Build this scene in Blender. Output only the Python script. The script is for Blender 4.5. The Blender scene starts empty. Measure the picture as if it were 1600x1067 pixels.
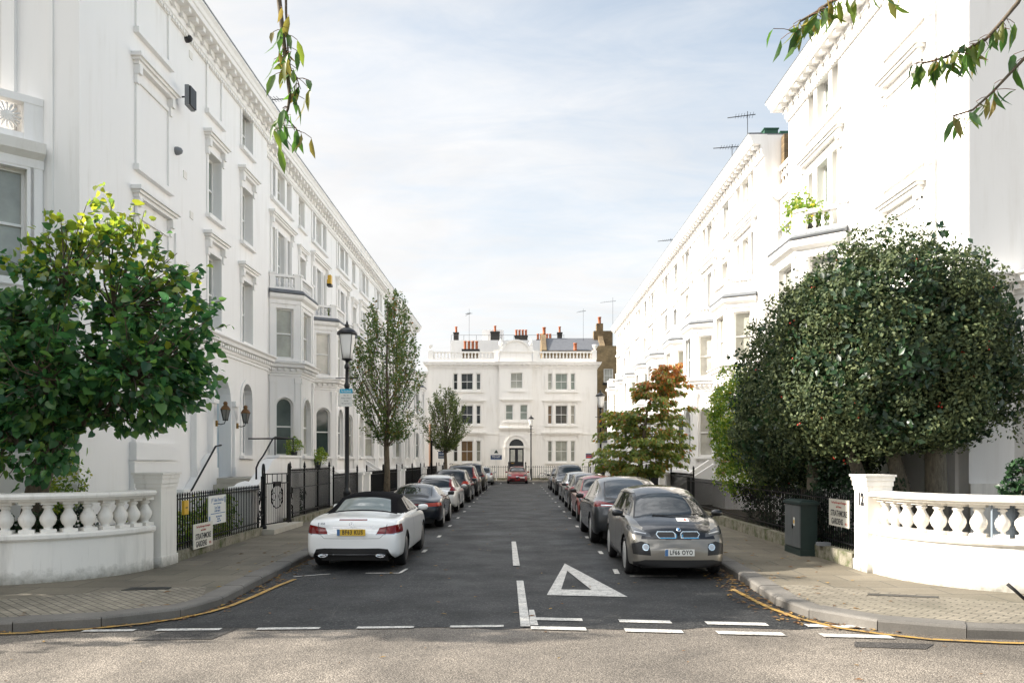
import bpy, bmesh, math, random
import numpy as np
from mathutils import Vector, Matrix
random.seed(7)
RNG = np.random.default_rng(11)
S = bpy.context.scene
COL = S.collection
PI = math.pi
R = math.radians

# ------------------------------------------------------------------ helpers
class MB:
    """collects polygons of one mesh"""
    def __init__(s):
        s.v = []; s.f = []; s.m = []; s.mats = []; s.sm = []; s.rec = []
    def mi(s, mat):
        if mat not in s.mats: s.mats.append(mat)
        return s.mats.index(mat)
    def add(s, verts, faces, mat=None, smooth=False):
        o = len(s.v); s.v.extend([tuple(p) for p in verts]); s.rec.append((o, len(s.v), len(s.f), len(s.f)+len(faces)))
        k = s.mi(mat) if mat is not None else 0
        for f in faces:
            s.f.append([i + o for i in f]); s.m.append(k); s.sm.append(smooth)
    def quad(s, a, b, c, d, mat=None): s.add([a, b, c, d], [(0, 1, 2, 3)], mat)
    def box(s, x0, x1, y0, y1, z0, z1, mat=None):
        v = [(x0,y0,z0),(x1,y0,z0),(x1,y1,z0),(x0,y1,z0),(x0,y0,z1),(x1,y0,z1),(x1,y1,z1),(x0,y1,z1)]
        s.add(v, [(0,3,2,1),(4,5,6,7),(0,1,5,4),(1,2,6,5),(2,3,7,6),(3,0,4,7)], mat)
    def obox(s, P, u0, u1, d0, d1, z0, z1, mat=None):
        """box in a wall frame P(u, d, z)"""
        v = [P(u0,d0,z0),P(u1,d0,z0),P(u1,d1,z0),P(u0,d1,z0),P(u0,d0,z1),P(u1,d0,z1),P(u1,d1,z1),P(u0,d1,z1)]
        s.add(v, [(0,1,2,3),(4,7,6,5),(0,4,5,1),(1,5,6,2),(2,6,7,3),(3,7,4,0)], mat)
    def tube(s, pts, rad, n=8, mat=None, caps=True, smooth=True):
        pts = [Vector(p) for p in pts]
        if not hasattr(rad, '__len__'): rad = [rad] * len(pts)
        vs = []; fs = []
        up = Vector((0.123, 0.31, 1)).normalized()
        t0 = (pts[1] - pts[0]).normalized()
        if abs(t0.dot(up)) > .95: up = Vector((1, .2, .1)).normalized()
        a = t0.cross(up).normalized()
        for i, p in enumerate(pts):
            if i == 0: t = pts[1] - p
            elif i == len(pts) - 1: t = p - pts[i-1]
            else: t = pts[i+1] - pts[i-1]
            t.normalize()
            a = (a - t * a.dot(t)).normalized(); b = t.cross(a)
            for k in range(n):
                an = 2 * PI * (k + .5) / n
                vs.append(p + a * (math.cos(an) * rad[i]) + b * (math.sin(an) * rad[i]))
        for i in range(len(pts) - 1):
            for k in range(n):
                k2 = (k + 1) % n
                fs.append((i*n+k, i*n+k2, (i+1)*n+k2, (i+1)*n+k))
        if caps:
            fs.append(tuple(range(n-1, -1, -1))); fs.append(tuple((len(pts)-1)*n + k for k in range(n)))
        s.add(vs, fs, mat, smooth)
    def lathe(s, prof, c=(0,0,0), n=16, mat=None, axis='z', smooth=True, rot=0.0):
        vs = []; fs = []
        for r, h in prof:
            for k in range(n):
                a = 2*PI*k/n + rot
                x, y = r*math.cos(a), r*math.sin(a)
                p = (x, y, h) if axis == 'z' else ((x, h, y) if axis == 'y' else (h, x, y))
                vs.append((p[0]+c[0], p[1]+c[1], p[2]+c[2]))
        for i in range(len(prof)-1):
            for k in range(n):
                k2 = (k+1) % n
                fs.append((i*n+k, i*n+k2, (i+1)*n+k2, (i+1)*n+k))
        if prof[0][0] > 1e-4: fs.append(tuple(range(n-1,-1,-1)))
        if prof[-1][0] > 1e-4: fs.append(tuple((len(prof)-1)*n+k for k in range(n)))
        s.add(vs, fs, mat, smooth)
    def sweep(s, plan, prof, mat=None, caps=True, smooth=False):
        """profile [(d, z)] carried along plan polyline, d outward to the right of travel, mitred"""
        n = len(plan); vs = []; m = len(prof)
        for i in range(n):
            p = Vector(plan[i])
            def nrm(a, b):
                t = (Vector(b) - Vector(a)).normalized(); return Vector((t.y, -t.x))
            if i == 0: o = nrm(plan[0], plan[1])
            elif i == n-1: o = nrm(plan[-2], plan[-1])
            else:
                n1 = nrm(plan[i-1], plan[i]); n2 = nrm(plan[i], plan[i+1])
                o = n1 + n2; o = o / max(.3, o.dot(n1))
            for d, z in prof: vs.append((p.x + o.x*d, p.y + o.y*d, z))
        fs = []
        for i in range(n-1):
            for k in range(m-1):
                fs.append((i*m+k, (i+1)*m+k, (i+1)*m+k+1, i*m+k+1))
        if caps:
            fs.append(tuple(range(m))); fs.append(tuple((n-1)*m+k for k in range(m-1,-1,-1)))
        s.add(vs, fs, mat, smooth)
    def prism(s, poly, z0, z1, mat=None):
        n = len(poly)
        vs = [(x,y,z0) for x,y in poly] + [(x,y,z1) for x,y in poly]
        fs = [tuple(range(n-1,-1,-1)), tuple(range(n,2*n))] + [(i,(i+1)%n,(i+1)%n+n,i+n) for i in range(n)]
        s.add(vs, fs, mat)
    def mesh(s, name, mat=None):
        me = bpy.data.meshes.new(name)
        me.from_pydata(s.v, [], s.f)
        mats = s.mats if s.mats else ([mat] if mat else [])
        if s.mats and None in s.mats: mats = [m or mat for m in s.mats]
        for m in mats: me.materials.append(m)
        if s.mats: me.polygons.foreach_set('material_index', s.m)
        me.polygons.foreach_set('use_smooth', s.sm)
        me.update()
        return me
    def split(s, name, parent, tol=.04):
        """one object for every cluster of shapes that touch"""
        n = len(s.rec); bb = []
        for a, b, _, _ in s.rec:
            q = np.array(s.v[a:b]); bb.append((q.min(0)-tol, q.max(0)+tol))
        par = list(range(n))
        def find(i):
            while par[i] != i: par[i] = par[par[i]]; i = par[i]
            return i
        lo = np.array([b[0] for b in bb]); hi = np.array([b[1] for b in bb])
        for i in range(n):
            for j in np.nonzero(((lo[i] <= hi) & (hi[i] >= lo)).all(1))[0]: par[find(int(j))] = find(i)
        groups = {}
        for i in range(n): groups.setdefault(find(i), []).append(i)
        for g in groups.values():
            m = MB()
            for i in g:
                a, b, f0, f1 = s.rec[i]
                for k in range(f0, f1): pass
                o = len(m.v); m.v.extend(s.v[a:b])
                for k in range(f0, f1): m.f.append([x-a+o for x in s.f[k]]); m.m.append(m.mi(s.mats[s.m[k]])); m.sm.append(s.sm[k])
            m.build(name, parent=parent)
    def build(s, name, mat=None, parent=None, loc=None):
        o = bpy.data.objects.new(name, s.mesh(name, mat)); COL.objects.link(o)
        if parent: o.parent = parent
        if loc: o.location = loc
        return o

def tag(o, label=None, cat=None, group=None, kind=None):
    if label: o['label'] = label
    if cat: o['category'] = cat
    if group: o['group'] = group
    if kind: o['kind'] = kind
    return o
def empty(name, loc=(0,0,0), rz=0.0, label=None, cat=None, group=None):
    o = bpy.data.objects.new(name, None); COL.objects.link(o)
    o.location = loc; o.rotation_euler = (0,0,rz); o.empty_display_size = .3
    return tag(o, label, cat, group)
def kids(o): return [c for c in COL.objects if c.parent is o]
def copy_tree(o, parent=None):
    c = o.copy(); COL.objects.link(c)
    c.parent = parent
    for ch in kids(o): copy_tree(ch, c)
    return c
def text_mesh(body, size, mat, parent, M, name='lettering', bold=0.0, sx=1.0, align='CENTER', spc=1.0):
    cu = bpy.data.curves.new(name, 'FONT'); cu.body = body; cu.size = size
    cu.align_x = align; cu.align_y = 'CENTER'; cu.offset = bold; cu.extrude = .0015
    cu.resolution_u = 3; cu.space_character = spc
    t = bpy.data.objects.new(name + '_src', cu); COL.objects.link(t)
    dg = bpy.context.evaluated_depsgraph_get(); dg.update()
    me = bpy.data.meshes.new_from_object(t.evaluated_get(dg))
    bpy.data.objects.remove(t); bpy.data.curves.remove(cu)
    me.name = name
    me.transform(Matrix.Diagonal((sx,1,1,1))); me.transform(M)
    me.materials.clear(); me.materials.append(mat)
    o = bpy.data.objects.new(name, me); COL.objects.link(o); o.parent = parent
    return o
def frame_mat(origin, xdir, up=(0,0,1)):
    """text plane: x along xdir, y up, z out"""
    x = Vector(xdir).normalized(); y = Vector(up).normalized(); z = x.cross(y).normalized(); y = z.cross(x)
    return Matrix(((x.x,y.x,z.x,origin[0]),(x.y,y.y,z.y,origin[1]),(x.z,y.z,z.z,origin[2]),(0,0,0,1)))

# ------------------------------------------------------------------ materials
class NT:
    def __init__(s, name):
        s.mat = bpy.data.materials.new(name); s.mat.use_nodes = True
        s.t = s.mat.node_tree; s.n = s.t.nodes; s.n.clear()
        s.out = s.n.new('ShaderNodeOutputMaterial')
        s.b = s.n.new('ShaderNodeBsdfPrincipled')
        s.l(s.b.outputs[0], s.out.inputs[0])
    def l(s, a, b): s.t.links.new(a, b)
    def node(s, typ, **kw):
        x = s.n.new(typ)
        for k, v in kw.items(): setattr(x, k, v)
        return x
    def coord(s, kind='Object', scale=(1,1,1), rot=(0,0,0), loc=(0,0,0)):
        c = s.node('ShaderNodeTexCoord'); m = s.node('ShaderNodeMapping')
        m.inputs['Scale'].default_value = scale; m.inputs['Rotation'].default_value = rot; m.inputs['Location'].default_value = loc
        s.l(c.outputs[kind], m.inputs[0]); return m.outputs[0]
    def pos(s, scale=(1,1,1), rot=(0,0,0), loc=(0,0,0)):
        c = s.node('ShaderNodeNewGeometry'); m = s.node('ShaderNodeMapping')
        m.inputs['Scale'].default_value = scale; m.inputs['Rotation'].default_value = rot; m.inputs['Location'].default_value = loc
        s.l(c.outputs['Position'], m.inputs[0]); return m.outputs[0]
    def noise(s, vec, scale, detail=4, rough=.55, dist=0):
        n = s.node('ShaderNodeTexNoise'); s.l(vec, n.inputs['Vector'])
        n.inputs['Scale'].default_value = scale; n.inputs['Detail'].default_value = detail
        n.inputs['Roughness'].default_value = rough; n.inputs['Distortion'].default_value = dist
        return n.outputs[0]
    def voro(s, vec, scale, feature='F1', out=0):
        n = s.node('ShaderNodeTexVoronoi'); n.feature = feature; s.l(vec, n.inputs['Vector'])
        n.inputs['Scale'].default_value = scale; return n.outputs[out]
    def ramp(s, fac, stops, interp='LINEAR'):
        r = s.node('ShaderNodeValToRGB'); s.l(fac, r.inputs[0]); e = r.color_ramp.elements
        r.color_ramp.interpolation = interp
        while len(e) < len(stops): e.new(.5)
        for i, (p, c) in enumerate(stops):
            e[i].position = p
            c = (c, c, c) if not hasattr(c, '__len__') else c
            e[i].color = (*c, 1)
        return r.outputs[0]
    def mix(s, fac, a, b, mode='MIX'):
        m = s.node('ShaderNodeMix', data_type='RGBA', blend_type=mode)
        for sock, val in ((m.inputs[0], fac), (m.inputs[6], a), (m.inputs[7], b)):
            if hasattr(val, 'is_linked') or isinstance(val, bpy.types.NodeSocket): s.l(val, sock)
            elif hasattr(val, '__len__'): sock.default_value = (*val, 1)
            else: sock.default_value = val
        return m.outputs[2]
    def math(s, op, a, b=0.0):
        m = s.node('ShaderNodeMath', operation=op)
        for sock, val in ((m.inputs[0], a), (m.inputs[1], b)):
            if isinstance(val, bpy.types.NodeSocket): s.l(val, sock)
            else: sock.default_value = val
        return m.outputs[0]
    def bump(s, h, strength=.3, dist=.01):
        b = s.node('ShaderNodeBump'); s.l(h, b.inputs['Height']); b.inputs['Strength'].default_value = strength
        b.inputs['Distance'].default_value = dist; s.l(b.outputs[0], s.b.inputs['Normal'])
    def base(s, c):
        if isinstance(c, bpy.types.NodeSocket): s.l(c, s.b.inputs['Base Color'])
        else: s.b.inputs['Base Color'].default_value = (*c, 1)
    def set(s, **kw):
        for k, v in kw.items():
            i = s.b.inputs[k.replace('_', ' ')]
            if isinstance(v, bpy.types.NodeSocket): s.l(v, i)
            else: i.default_value = (*v, 1) if hasattr(v, '__len__') and len(v) == 3 else v

M = {}
def simple(name, col, rough=.5, metal=0.0, var=0.0, scale=8, **kw):
    t = NT(name)
    if var:
        n = t.noise(t.coord(), scale, 5)
        t.base(t.mix(n, tuple(max(0, c*(1-var)) for c in col), tuple(min(1, c*(1+var)) for c in col)))
    else: t.base(col)
    t.set(Roughness=rough, Metallic=metal, **kw)
    M[name] = t.mat
    return t.mat

def stucco(name, col, dirt=.10, dirtcol=(.42,.37,.28)):
    t = NT(name)
    p = t.pos()
    big = t.noise(p, .55, 4, .6)
    streak = t.noise(t.pos(scale=(2.6,2.6,.22)), 1.6, 5, .65)
    speck = t.noise(p, 9, 5, .7)
    d = t.math('MULTIPLY', t.ramp(streak, [(.50,0),(.80,1)]), t.ramp(big, [(.35,0),(.75,1)]))
    d = t.math('MULTIPLY', d, dirt*4)
    d2 = t.math('ADD', d, t.math('MULTIPLY', t.ramp(speck, [(.62,0),(.85,1)]), dirt*.5))
    c = t.mix(big, tuple(x*.965 for x in col), col)
    c = t.mix(t.math('MINIMUM', d2, .8), c, dirtcol)
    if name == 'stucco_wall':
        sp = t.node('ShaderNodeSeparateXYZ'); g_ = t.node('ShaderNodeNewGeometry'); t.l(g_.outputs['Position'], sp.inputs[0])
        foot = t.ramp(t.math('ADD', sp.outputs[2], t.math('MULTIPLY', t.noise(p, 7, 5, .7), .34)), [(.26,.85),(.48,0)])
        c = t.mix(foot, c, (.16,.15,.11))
        led = t.ramp(t.noise(t.pos(scale=(6,6,.5)), 1.5, 5, .7), [(.55,0),(.72,.45)])
        c = t.mix(led, c, (.48,.45,.38))
    t.base(c); t.set(Roughness=.62)
    fine = t.noise(p, 38, 3); h = t.math('ADD', fine, t.math('MULTIPLY', t.noise(p, 2.2, 3), 2.5))
    t.bump(h, .10, .008)
    M[name] = t.mat
stucco('stucco', (.88,.86,.83), .12)
stucco('stucco_old', (.86,.835,.79), .17)
stucco('stucco_wall', (.81,.775,.71), .20, (.20,.19,.16))

def asphalt(name, lo, hi, stones, scale):
    t = NT(name); p = t.pos()
    n = t.noise(p, .9, 5, .6); fine = t.noise(p, scale*1.3, 3, .7)
    v = t.voro(p, scale); vc = t.voro(p, scale, 'F1', 1)
    sep = t.node('ShaderNodeSeparateColor'); t.l(vc, sep.inputs[0])
    st = t.ramp(sep.outputs[0], [(.0, lo), (.55, tuple((a+b)/2 for a, b in zip(lo, hi))), (.86, hi), (1, stones)])
    c = t.mix(t.ramp(v, [(.30,0),(.62,1)]), st, tuple(x*.45 for x in lo))
    patch = t.ramp(t.noise(p, .42, 6, .7, .8), [(.36,.68),(.52,1.0),(.66,1.42)])
    c = t.mix(1.0, c, patch, 'MULTIPLY')
    long = t.noise(t.pos(scale=(1.3,.10,1)), 1.2, 4)
    c = t.mix(1.0, c, t.ramp(long, [(.35,.84),(.65,1.08)]), 'MULTIPLY')
    t.base(c)
    t.set(Roughness=t.ramp(n, [(.3,.55),(.7,.85)]))
    t.bump(t.math('ADD', t.math('MULTIPLY', v, -1.0), fine), .45, .012)
    M[name] = t.mat
asphalt('asphalt', (.015,.0165,.0175), (.048,.049,.047), (.13,.125,.115), 42)
asphalt('asphalt_side', (.21,.18,.145), (.325,.282,.23), (.43,.38,.315), 70)
asphalt('asphalt_patch', (.07,.063,.055), (.12,.108,.094), (.18,.165,.145), 60)

def flags(name, c1, c2, mortar, w, h, scale=1.0, rot=0.0, mort=.012, moss=.35):
    t = NT(name)
    v = t.pos(rot=(0,0,rot))
    b = t.node('ShaderNodeTexBrick'); t.l(v, b.inputs['Vector'])
    b.inputs['Scale'].default_value = 1; b.inputs['Brick Width'].default_value = w; b.inputs['Row Height'].default_value = h
    b.inputs['Mortar Size'].default_value = mort; b.inputs['Mortar Smooth'].default_value = .3; b.offset = .5
    b.inputs['Color1'].default_value = (*c1,1); b.inputs['Color2'].default_value = (*c2,1); b.inputs['Mortar'].default_value = (*mortar,1)
    p = t.pos()
    n = t.noise(p, .8, 5, .65); f = t.noise(p, 45, 4, .7)
    c = t.mix(1.0, b.outputs[0], t.ramp(n, [(.3,.70),(.7,1.15)]), 'MULTIPLY')
    c = t.mix(1.0, c, t.ramp(f, [(.3,.80),(.7,1.16)]), 'MULTIPLY')
    g = t.ramp(t.noise(t.pos(loc=(4,2,0)), .45, 5), [(.52,0),(.75,moss)])
    c = t.mix(g, c, (.062,.065,.035))
    t.base(c); t.set(Roughness=.8)
    t.bump(t.math('ADD', t.math('MULTIPLY', b.outputs[1], -1.2), t.math('MULTIPLY', f, .35)), .5, .008)
    M[name] = t.mat
flags('flagstone', (.13,.112,.08), (.18,.156,.113), (.07,.068,.055), .92, .62, mort=.012)
flags('block_paving', (.20,.174,.13), (.265,.232,.176), (.085,.08,.06), .21, .105, rot=R(45), mort=.010, moss=.25)
def granite():
    t = NT('granite'); p = t.pos()
    n = t.noise(p, 60, 4, .8); b = t.noise(p, 1.3, 5, .6)
    c = t.mix(n, (.085,.078,.068), (.215,.20,.175)); c = t.mix(1.0, c, t.ramp(b, [(.3,.65),(.7,1.1)]), 'MULTIPLY')
    t.base(c); t.set(Roughness=.75); t.bump(n, .3, .01); M['granite'] = t.mat
granite()
def plinth():
    t = NT('mossy_stone'); p = t.pos()
    n = t.noise(p, 3.5, 6, .7); f = t.noise(p, 40, 4, .7)
    c = t.ramp(n, [(.36,(.07,.085,.025)),(.50,(.20,.185,.13)),(.68,(.33,.30,.24))])
    c = t.mix(1.0, c, t.ramp(f, [(.3,.7),(.7,1.15)]), 'MULTIPLY')
    t.base(c); t.set(Roughness=.9); t.bump(f, .5, .01); M['mossy_stone'] = t.mat
plinth()
def paint(name, col, worn):
    t = NT(name); p = t.pos()
    n = t.noise(p, 7, 6, .75); v = t.voro(p, 45)
    k = t.math('ADD', t.math('MULTIPLY', n, .8), t.math('MULTIPLY', v, .35))
    f = t.ramp(k, [(.50,0),(.72,1)])
    t.base(t.mix(t.math('MULTIPLY', f, worn), col, (.07,.068,.065))); t.set(Roughness=.7); M[name] = t.mat
paint('road_paint', (.62,.60,.55), .6)
paint('yellow_paint', (.46,.27,.05), .75)
def soil():
    t = NT('soil'); p = t.pos(); n = t.noise(p, 6, 6, .7)
    t.base(t.ramp(n, [(.3,(.03,.025,.018)),(.7,(.085,.07,.045))])); t.set(Roughness=.95); t.bump(n, .6, .03); M['soil'] = t.mat
soil()
def brick(name, c1, c2, mortar, w=.225, h=.075, axis='y'):
    t = NT(name)
    rot = (R(90), 0, 0) if axis == 'y' else (R(90), 0, R(90))
    c = t.node('ShaderNodeNewGeometry'); sep = t.node('ShaderNodeSeparateXYZ'); t.l(c.outputs['Position'], sep.inputs[0])
    cb = t.node('ShaderNodeCombineXYZ'); t.l(sep.outputs['X' if axis == 'y' else 'Y'], cb.inputs[0]); t.l(sep.outputs['Z'], cb.inputs[1])
    b = t.node('ShaderNodeTexBrick'); t.l(cb.outputs[0], b.inputs['Vector'])
    b.inputs['Scale'].default_value = 1; b.inputs['Brick Width'].default_value = w; b.inputs['Row Height'].default_value = h; b.inputs['Mortar Size'].default_value = .008
    b.inputs['Color1'].default_value = (*c1,1); b.inputs['Color2'].default_value = (*c2,1); b.inputs['Mortar'].default_value = (*mortar,1)
    n = t.noise(t.pos(), 1.6, 5, .7)
    t.base(t.mix(1.0, b.outputs[0], t.ramp(n, [(.3,.6),(.7,1.25)]), 'MULTIPLY')); t.set(Roughness=.9)
    t.bump(b.outputs[1], -.4, .01); M[name] = t.mat
brick('stock_brick', (.20,.135,.06), (.27,.185,.085), (.22,.19,.13))
brick('old_brick', (.15,.10,.05), (.26,.18,.085), (.12,.10,.07))
brick('garden_brick', (.17,.11,.06), (.26,.16,.085), (.13,.11,.09), axis='x')

simple('iron', (.004,.0045,.005), .5, var=.3); M['iron'].node_tree.nodes['Principled BSDF'].inputs['Specular IOR Level'].default_value = .25
simple('lamp_black', (.006,.0065,.007), .4)
simple('lead', (.15,.16,.17), .6, var=.25, scale=4)
simple('slate', (.11,.115,.125), .6, var=.35, scale=3)
simple('terracotta', (.42,.13,.055), .8, var=.35, scale=6)
simple('soot', (.035,.033,.03), .9, var=.4)
simple('timber_white', (.78,.77,.74), .4, var=.03)
simple('door_black', (.008,.009,.012), .25)
simple('brass', (.30,.19,.06), .4, .9)
simple('old_copper', (.16,.085,.035), .45, .7, var=.4)
simple('step_stone', (.44,.41,.34), .75, var=.2, scale=5)
simple('sign_white', (.76,.75,.70), .4, var=.05, scale=3)
simple('sign_cream', (.66,.63,.54), .45, var=.10, scale=4)
simple('ink', (.02,.02,.022), .5)
simple('ink_red', (.42,.06,.04), .5)
simple('ink_blue', (.06,.16,.34), .5)
simple('navy', (.018,.045,.12), .45)
simple('cyan', (.03,.40,.60), .45)
simple('board_red', (.55,.045,.04), .45)
simple('petrol', (.02,.09,.15), .45)
simple('yellow_box', (.68,.40,.03), .4)
simple('cab_green', (.014,.030,.026), .5, var=.25, scale=5)
simple('cab_door', (.105,.115,.115), .45, var=.15, scale=5)
simple('green_tile', (.02,.085,.05), .5, var=.3)
simple('rust', (.16,.08,.04), .8, var=.4)
simple('planter', (.05,.052,.05), .6)
simple('grey_plastic', (.20,.21,.22), .5)
simple('oxide_door', (.40,.48,.53), .45)
simple('mesh_blue', (.20,.24,.28), .6)

def glassy(name, stops, rough=.04):
    t = NT(name)
    oi = t.node('ShaderNodeObjectInfo')
    c = t.ramp(oi.outputs['Random'], stops, 'CONSTANT')
    n = t.noise(t.pos(), 1.1, 4, .6)
    c = t.mix(1.0, c, t.ramp(n, [(.35,.72),(.65,1.12)]), 'MULTIPLY')
    t.base(c); t.set(Roughness=rough, IOR=1.52)
    w = t.noise(t.pos(), 2.0, 2); t.bump(w, .05, .02)
    M[name] = t.mat
glassy('pane', [(0,(.055,.075,.075)),(.30,(.42,.41,.34)),(.52,(.12,.145,.135)),(.68,(.50,.48,.42)),(.86,(.03,.036,.036))])
glassy('pane_dark', [(0,(.018,.024,.026)),(.5,(.05,.062,.06)),(.75,(.09,.10,.095))])
glassy('pane_warm', [(0,(.17,.105,.055)),(.4,(.30,.29,.24)),(.7,(.06,.055,.045))])
glassy('pane_pale', [(0,(.34,.345,.30)),(.4,(.25,.29,.25)),(.7,(.42,.42,.37))])

def blinds():
    t = NT('pane_slats'); w = t.node('ShaderNodeTexWave', wave_type='BANDS', bands_direction='Z'); t.l(t.pos(), w.inputs['Vector'])
    w.inputs['Scale'].default_value = 5.2; w.inputs['Distortion'].default_value = .15
    t.base(t.ramp(w.outputs[0], [(.35,(.01,.014,.014)),(.75,(.10,.13,.125))])); t.set(Roughness=.08); M['pane_slats'] = t.mat
blinds()

def leaf(name, stops, trans=.35, rough=.4, spec=.5, tcol=None):
    t = NT(name)
    g = t.node('ShaderNodeNewGeometry')
    n = t.noise(t.pos(), .9, 3)
    f = t.math('ADD', t.math('MULTIPLY', g.outputs['Random Per Island'], .72), t.math('MULTIPLY', n, .28))
    c = t.ramp(f, stops)
    t.base(c); t.set(Roughness=rough); t.b.inputs['Specular IOR Level'].default_value = spec
    tr = t.node('ShaderNodeBsdfTranslucent')
    hs = t.node('ShaderNodeHueSaturation'); t.l(c, hs.inputs['Color']); hs.inputs['Value'].default_value = 2.4; hs.inputs['Saturation'].default_value = 1.08
    hs.inputs['Hue'].default_value = .485
    t.l(hs.outputs[0], tr.inputs[0])
    mx = t.node('ShaderNodeMixShader'); mx.inputs[0].default_value = trans
    t.l(t.b.outputs[0], mx.inputs[1]); t.l(tr.outputs[0], mx.inputs[2]); t.l(mx.outputs[0], t.out.inputs[0])
    M[name] = t.mat
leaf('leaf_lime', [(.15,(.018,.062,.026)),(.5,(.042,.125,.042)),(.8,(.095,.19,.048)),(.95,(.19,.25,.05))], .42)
leaf('leaf_lime_backlit', [(.1,(.075,.14,.026)),(.5,(.15,.21,.032)),(.85,(.24,.27,.04))], .5)  # sun shining through the top leaves, painted as a yellower green
leaf('leaf_holly', [(.15,(.032,.052,.024)),(.5,(.075,.102,.044)),(.85,(.14,.165,.068)),(.97,(.21,.22,.085))], .16, .6, .3)
leaf('leaf_pear', [(.15,(.042,.085,.024)),(.66,(.080,.135,.034)),(.80,(.13,.145,.036)),(.90,(.26,.10,.036)),(.98,(.38,.11,.035))], .4)
leaf('leaf_pear_green', [(.15,(.046,.080,.026)),(.6,(.085,.125,.036)),(.9,(.15,.155,.045))], .4)
leaf('leaf_amber_top', [(.1,(.20,.10,.034)),(.45,(.34,.145,.045)),(.72,(.36,.20,.055)),(.86,(.17,.18,.045))], .4)
leaf('leaf_amber_low', [(.15,(.075,.125,.032)),(.55,(.135,.19,.042)),(.80,(.21,.20,.048)),(.95,(.32,.19,.05))], .45)
leaf('leaf_shrub', [(.15,(.055,.12,.022)),(.5,(.12,.21,.032)),(.8,(.24,.28,.042)),(.95,(.40,.33,.07))], .4)
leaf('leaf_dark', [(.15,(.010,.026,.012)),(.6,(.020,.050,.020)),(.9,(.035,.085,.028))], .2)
leaf('leaf_cherry', [(.15,(.030,.080,.018)),(.42,(.055,.125,.024)),(.62,(.11,.17,.030)),(.78,(.15,.14,.035)),(.93,(.24,.13,.03))], .42)
leaf('leaf_fallen', [(.15,(.10,.055,.025)),(.5,(.20,.10,.035)),(.8,(.30,.19,.05)),(.95,(.10,.11,.03))], .1, .8)
def bark(name, a, b):
    t = NT(name); n = t.noise(t.coord(scale=(1,1,.25)), 22, 6, .75)
    t.base(t.ramp(n, [(.3,a),(.7,b)])); t.set(Roughness=.9); t.bump(n, .6, .02); M[name] = t.mat
bark('bark', (.045,.035,.024), (.17,.135,.09))
bark('bark_grey', (.09,.08,.062), (.26,.225,.165))
simple('berry', (.55,.03,.015), .3)
simple('flower_yellow', (.75,.42,.02), .5)
simple('flower_pink', (.62,.30,.22), .5)

# car materials
def carpaint(name, col, metal=.0, rough=.28, coat=1.0):
    t = NT(name)
    n = t.noise(t.coord(), 3, 5, .6)
    t.base(t.mix(n, tuple(c*.94 for c in col), col)); t.set(Roughness=rough, Metallic=metal)
    t.b.inputs['Coat Weight'].default_value = coat; t.b.inputs['Coat Roughness'].default_value = .03; t.b.inputs['Coat IOR'].default_value = 1.38; t.b.inputs['Specular IOR Level'].default_value = .3
    M[name] = t.mat
carpaint('paint_white', (.84,.84,.82))
carpaint('paint_black', (.006,.007,.009))
carpaint('paint_navy', (.004,.006,.011), .1)
carpaint('paint_taupe', (.225,.212,.185), .7, .34)
carpaint('paint_graphite', (.028,.031,.034), .6, .3)
carpaint('paint_pearl', (.62,.62,.60), .25, .3)
carpaint('paint_charcoal', (.018,.019,.021), .4, .3)
carpaint('paint_bronze', (.030,.029,.026), .5, .3)
carpaint('paint_silver', (.42,.43,.43), .8, .32)
carpaint('paint_red', (.21,.010,.012), .1)
carpaint('paint_coral', (.27,.026,.018), .1)
simple('soft_top', (.004,.004,.005), .9, var=.3, scale=60); M['soft_top'].node_tree.nodes['Principled BSDF'].inputs['Specular IOR Level'].default_value = .08
simple('car_glass', (.006,.010,.011), .015, IOR=1.62)
simple('car_glass_clear', (.14,.17,.16), .03, IOR=1.7)
simple('rubber', (.008,.008,.0085), .75, var=.2)
simple('black_plastic', (.006,.006,.0065), .5)
simple('seam', (.004,.004,.004), .9)
simple('alloy', (.62,.62,.61), .35, .55)
simple('alloy_dark', (.16,.16,.16), .35, .6)
simple('chrome', (.75,.76,.78), .08, 1.0)
simple('tail_red', (.15,.003,.004), .08, IOR=1.5, var=.5, scale=14)
simple('tail_orange', (.34,.030,.010), .12, IOR=1.5)
simple('lamp_clear', (.48,.50,.52), .10, .6)
simple('plate_yellow', (.66,.42,.035), .4)
simple('plate_white', (.70,.70,.66), .4)
simple('grille_blue', (.05,.32,.62), .25)
simple('grille_frame', (.55,.66,.72), .2, .6)
def lampglass():
    t = NT('lamp_glass'); t.base((.84,.83,.80)); t.set(Roughness=.25); M['lamp_glass'] = t.mat
lampglass()
simple('lantern_glass', (.16,.165,.15), .08)
# ------------------------------------------------------------------ ground, road, pavements
PZ = .12
def sheet(name, poly, z, mat, kind='structure'):
    mb = MB(); mb.add([(x, y, z) for x, y in poly], [tuple(range(len(poly)))], M[mat])
    return tag(mb.build(name), kind=kind)
def strips(name, polys, z, mat):
    mb = MB()
    for p in polys: mb.add([(x, y, z) for x, y in p], [tuple(range(len(p)))], M[mat])
    return tag(mb.build(name), kind='structure')
sheet('ground', [(-220,-120),(220,-120),(220,260),(-220,260)], -.06, 'soil')
sheet('side_road', [(-90,-1.6),(90,-1.6),(90,10.8),(-90,10.8)], -.004, 'asphalt_side')
sheet('pavement_near', [(-90,-6),(90,-6),(90,-1.6),(-90,-1.6)], .10, 'flagstone')
rr = random.Random(4)
edge = [(-9 + .35*i, 9.50 - .012*abs(-9+.35*i) + rr.uniform(-.09,.09)) for i in range(52)]
sheet('street_road', edge + [(9.2,71.5),(-9,71.5)], 0.0, 'asphalt')

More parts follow.
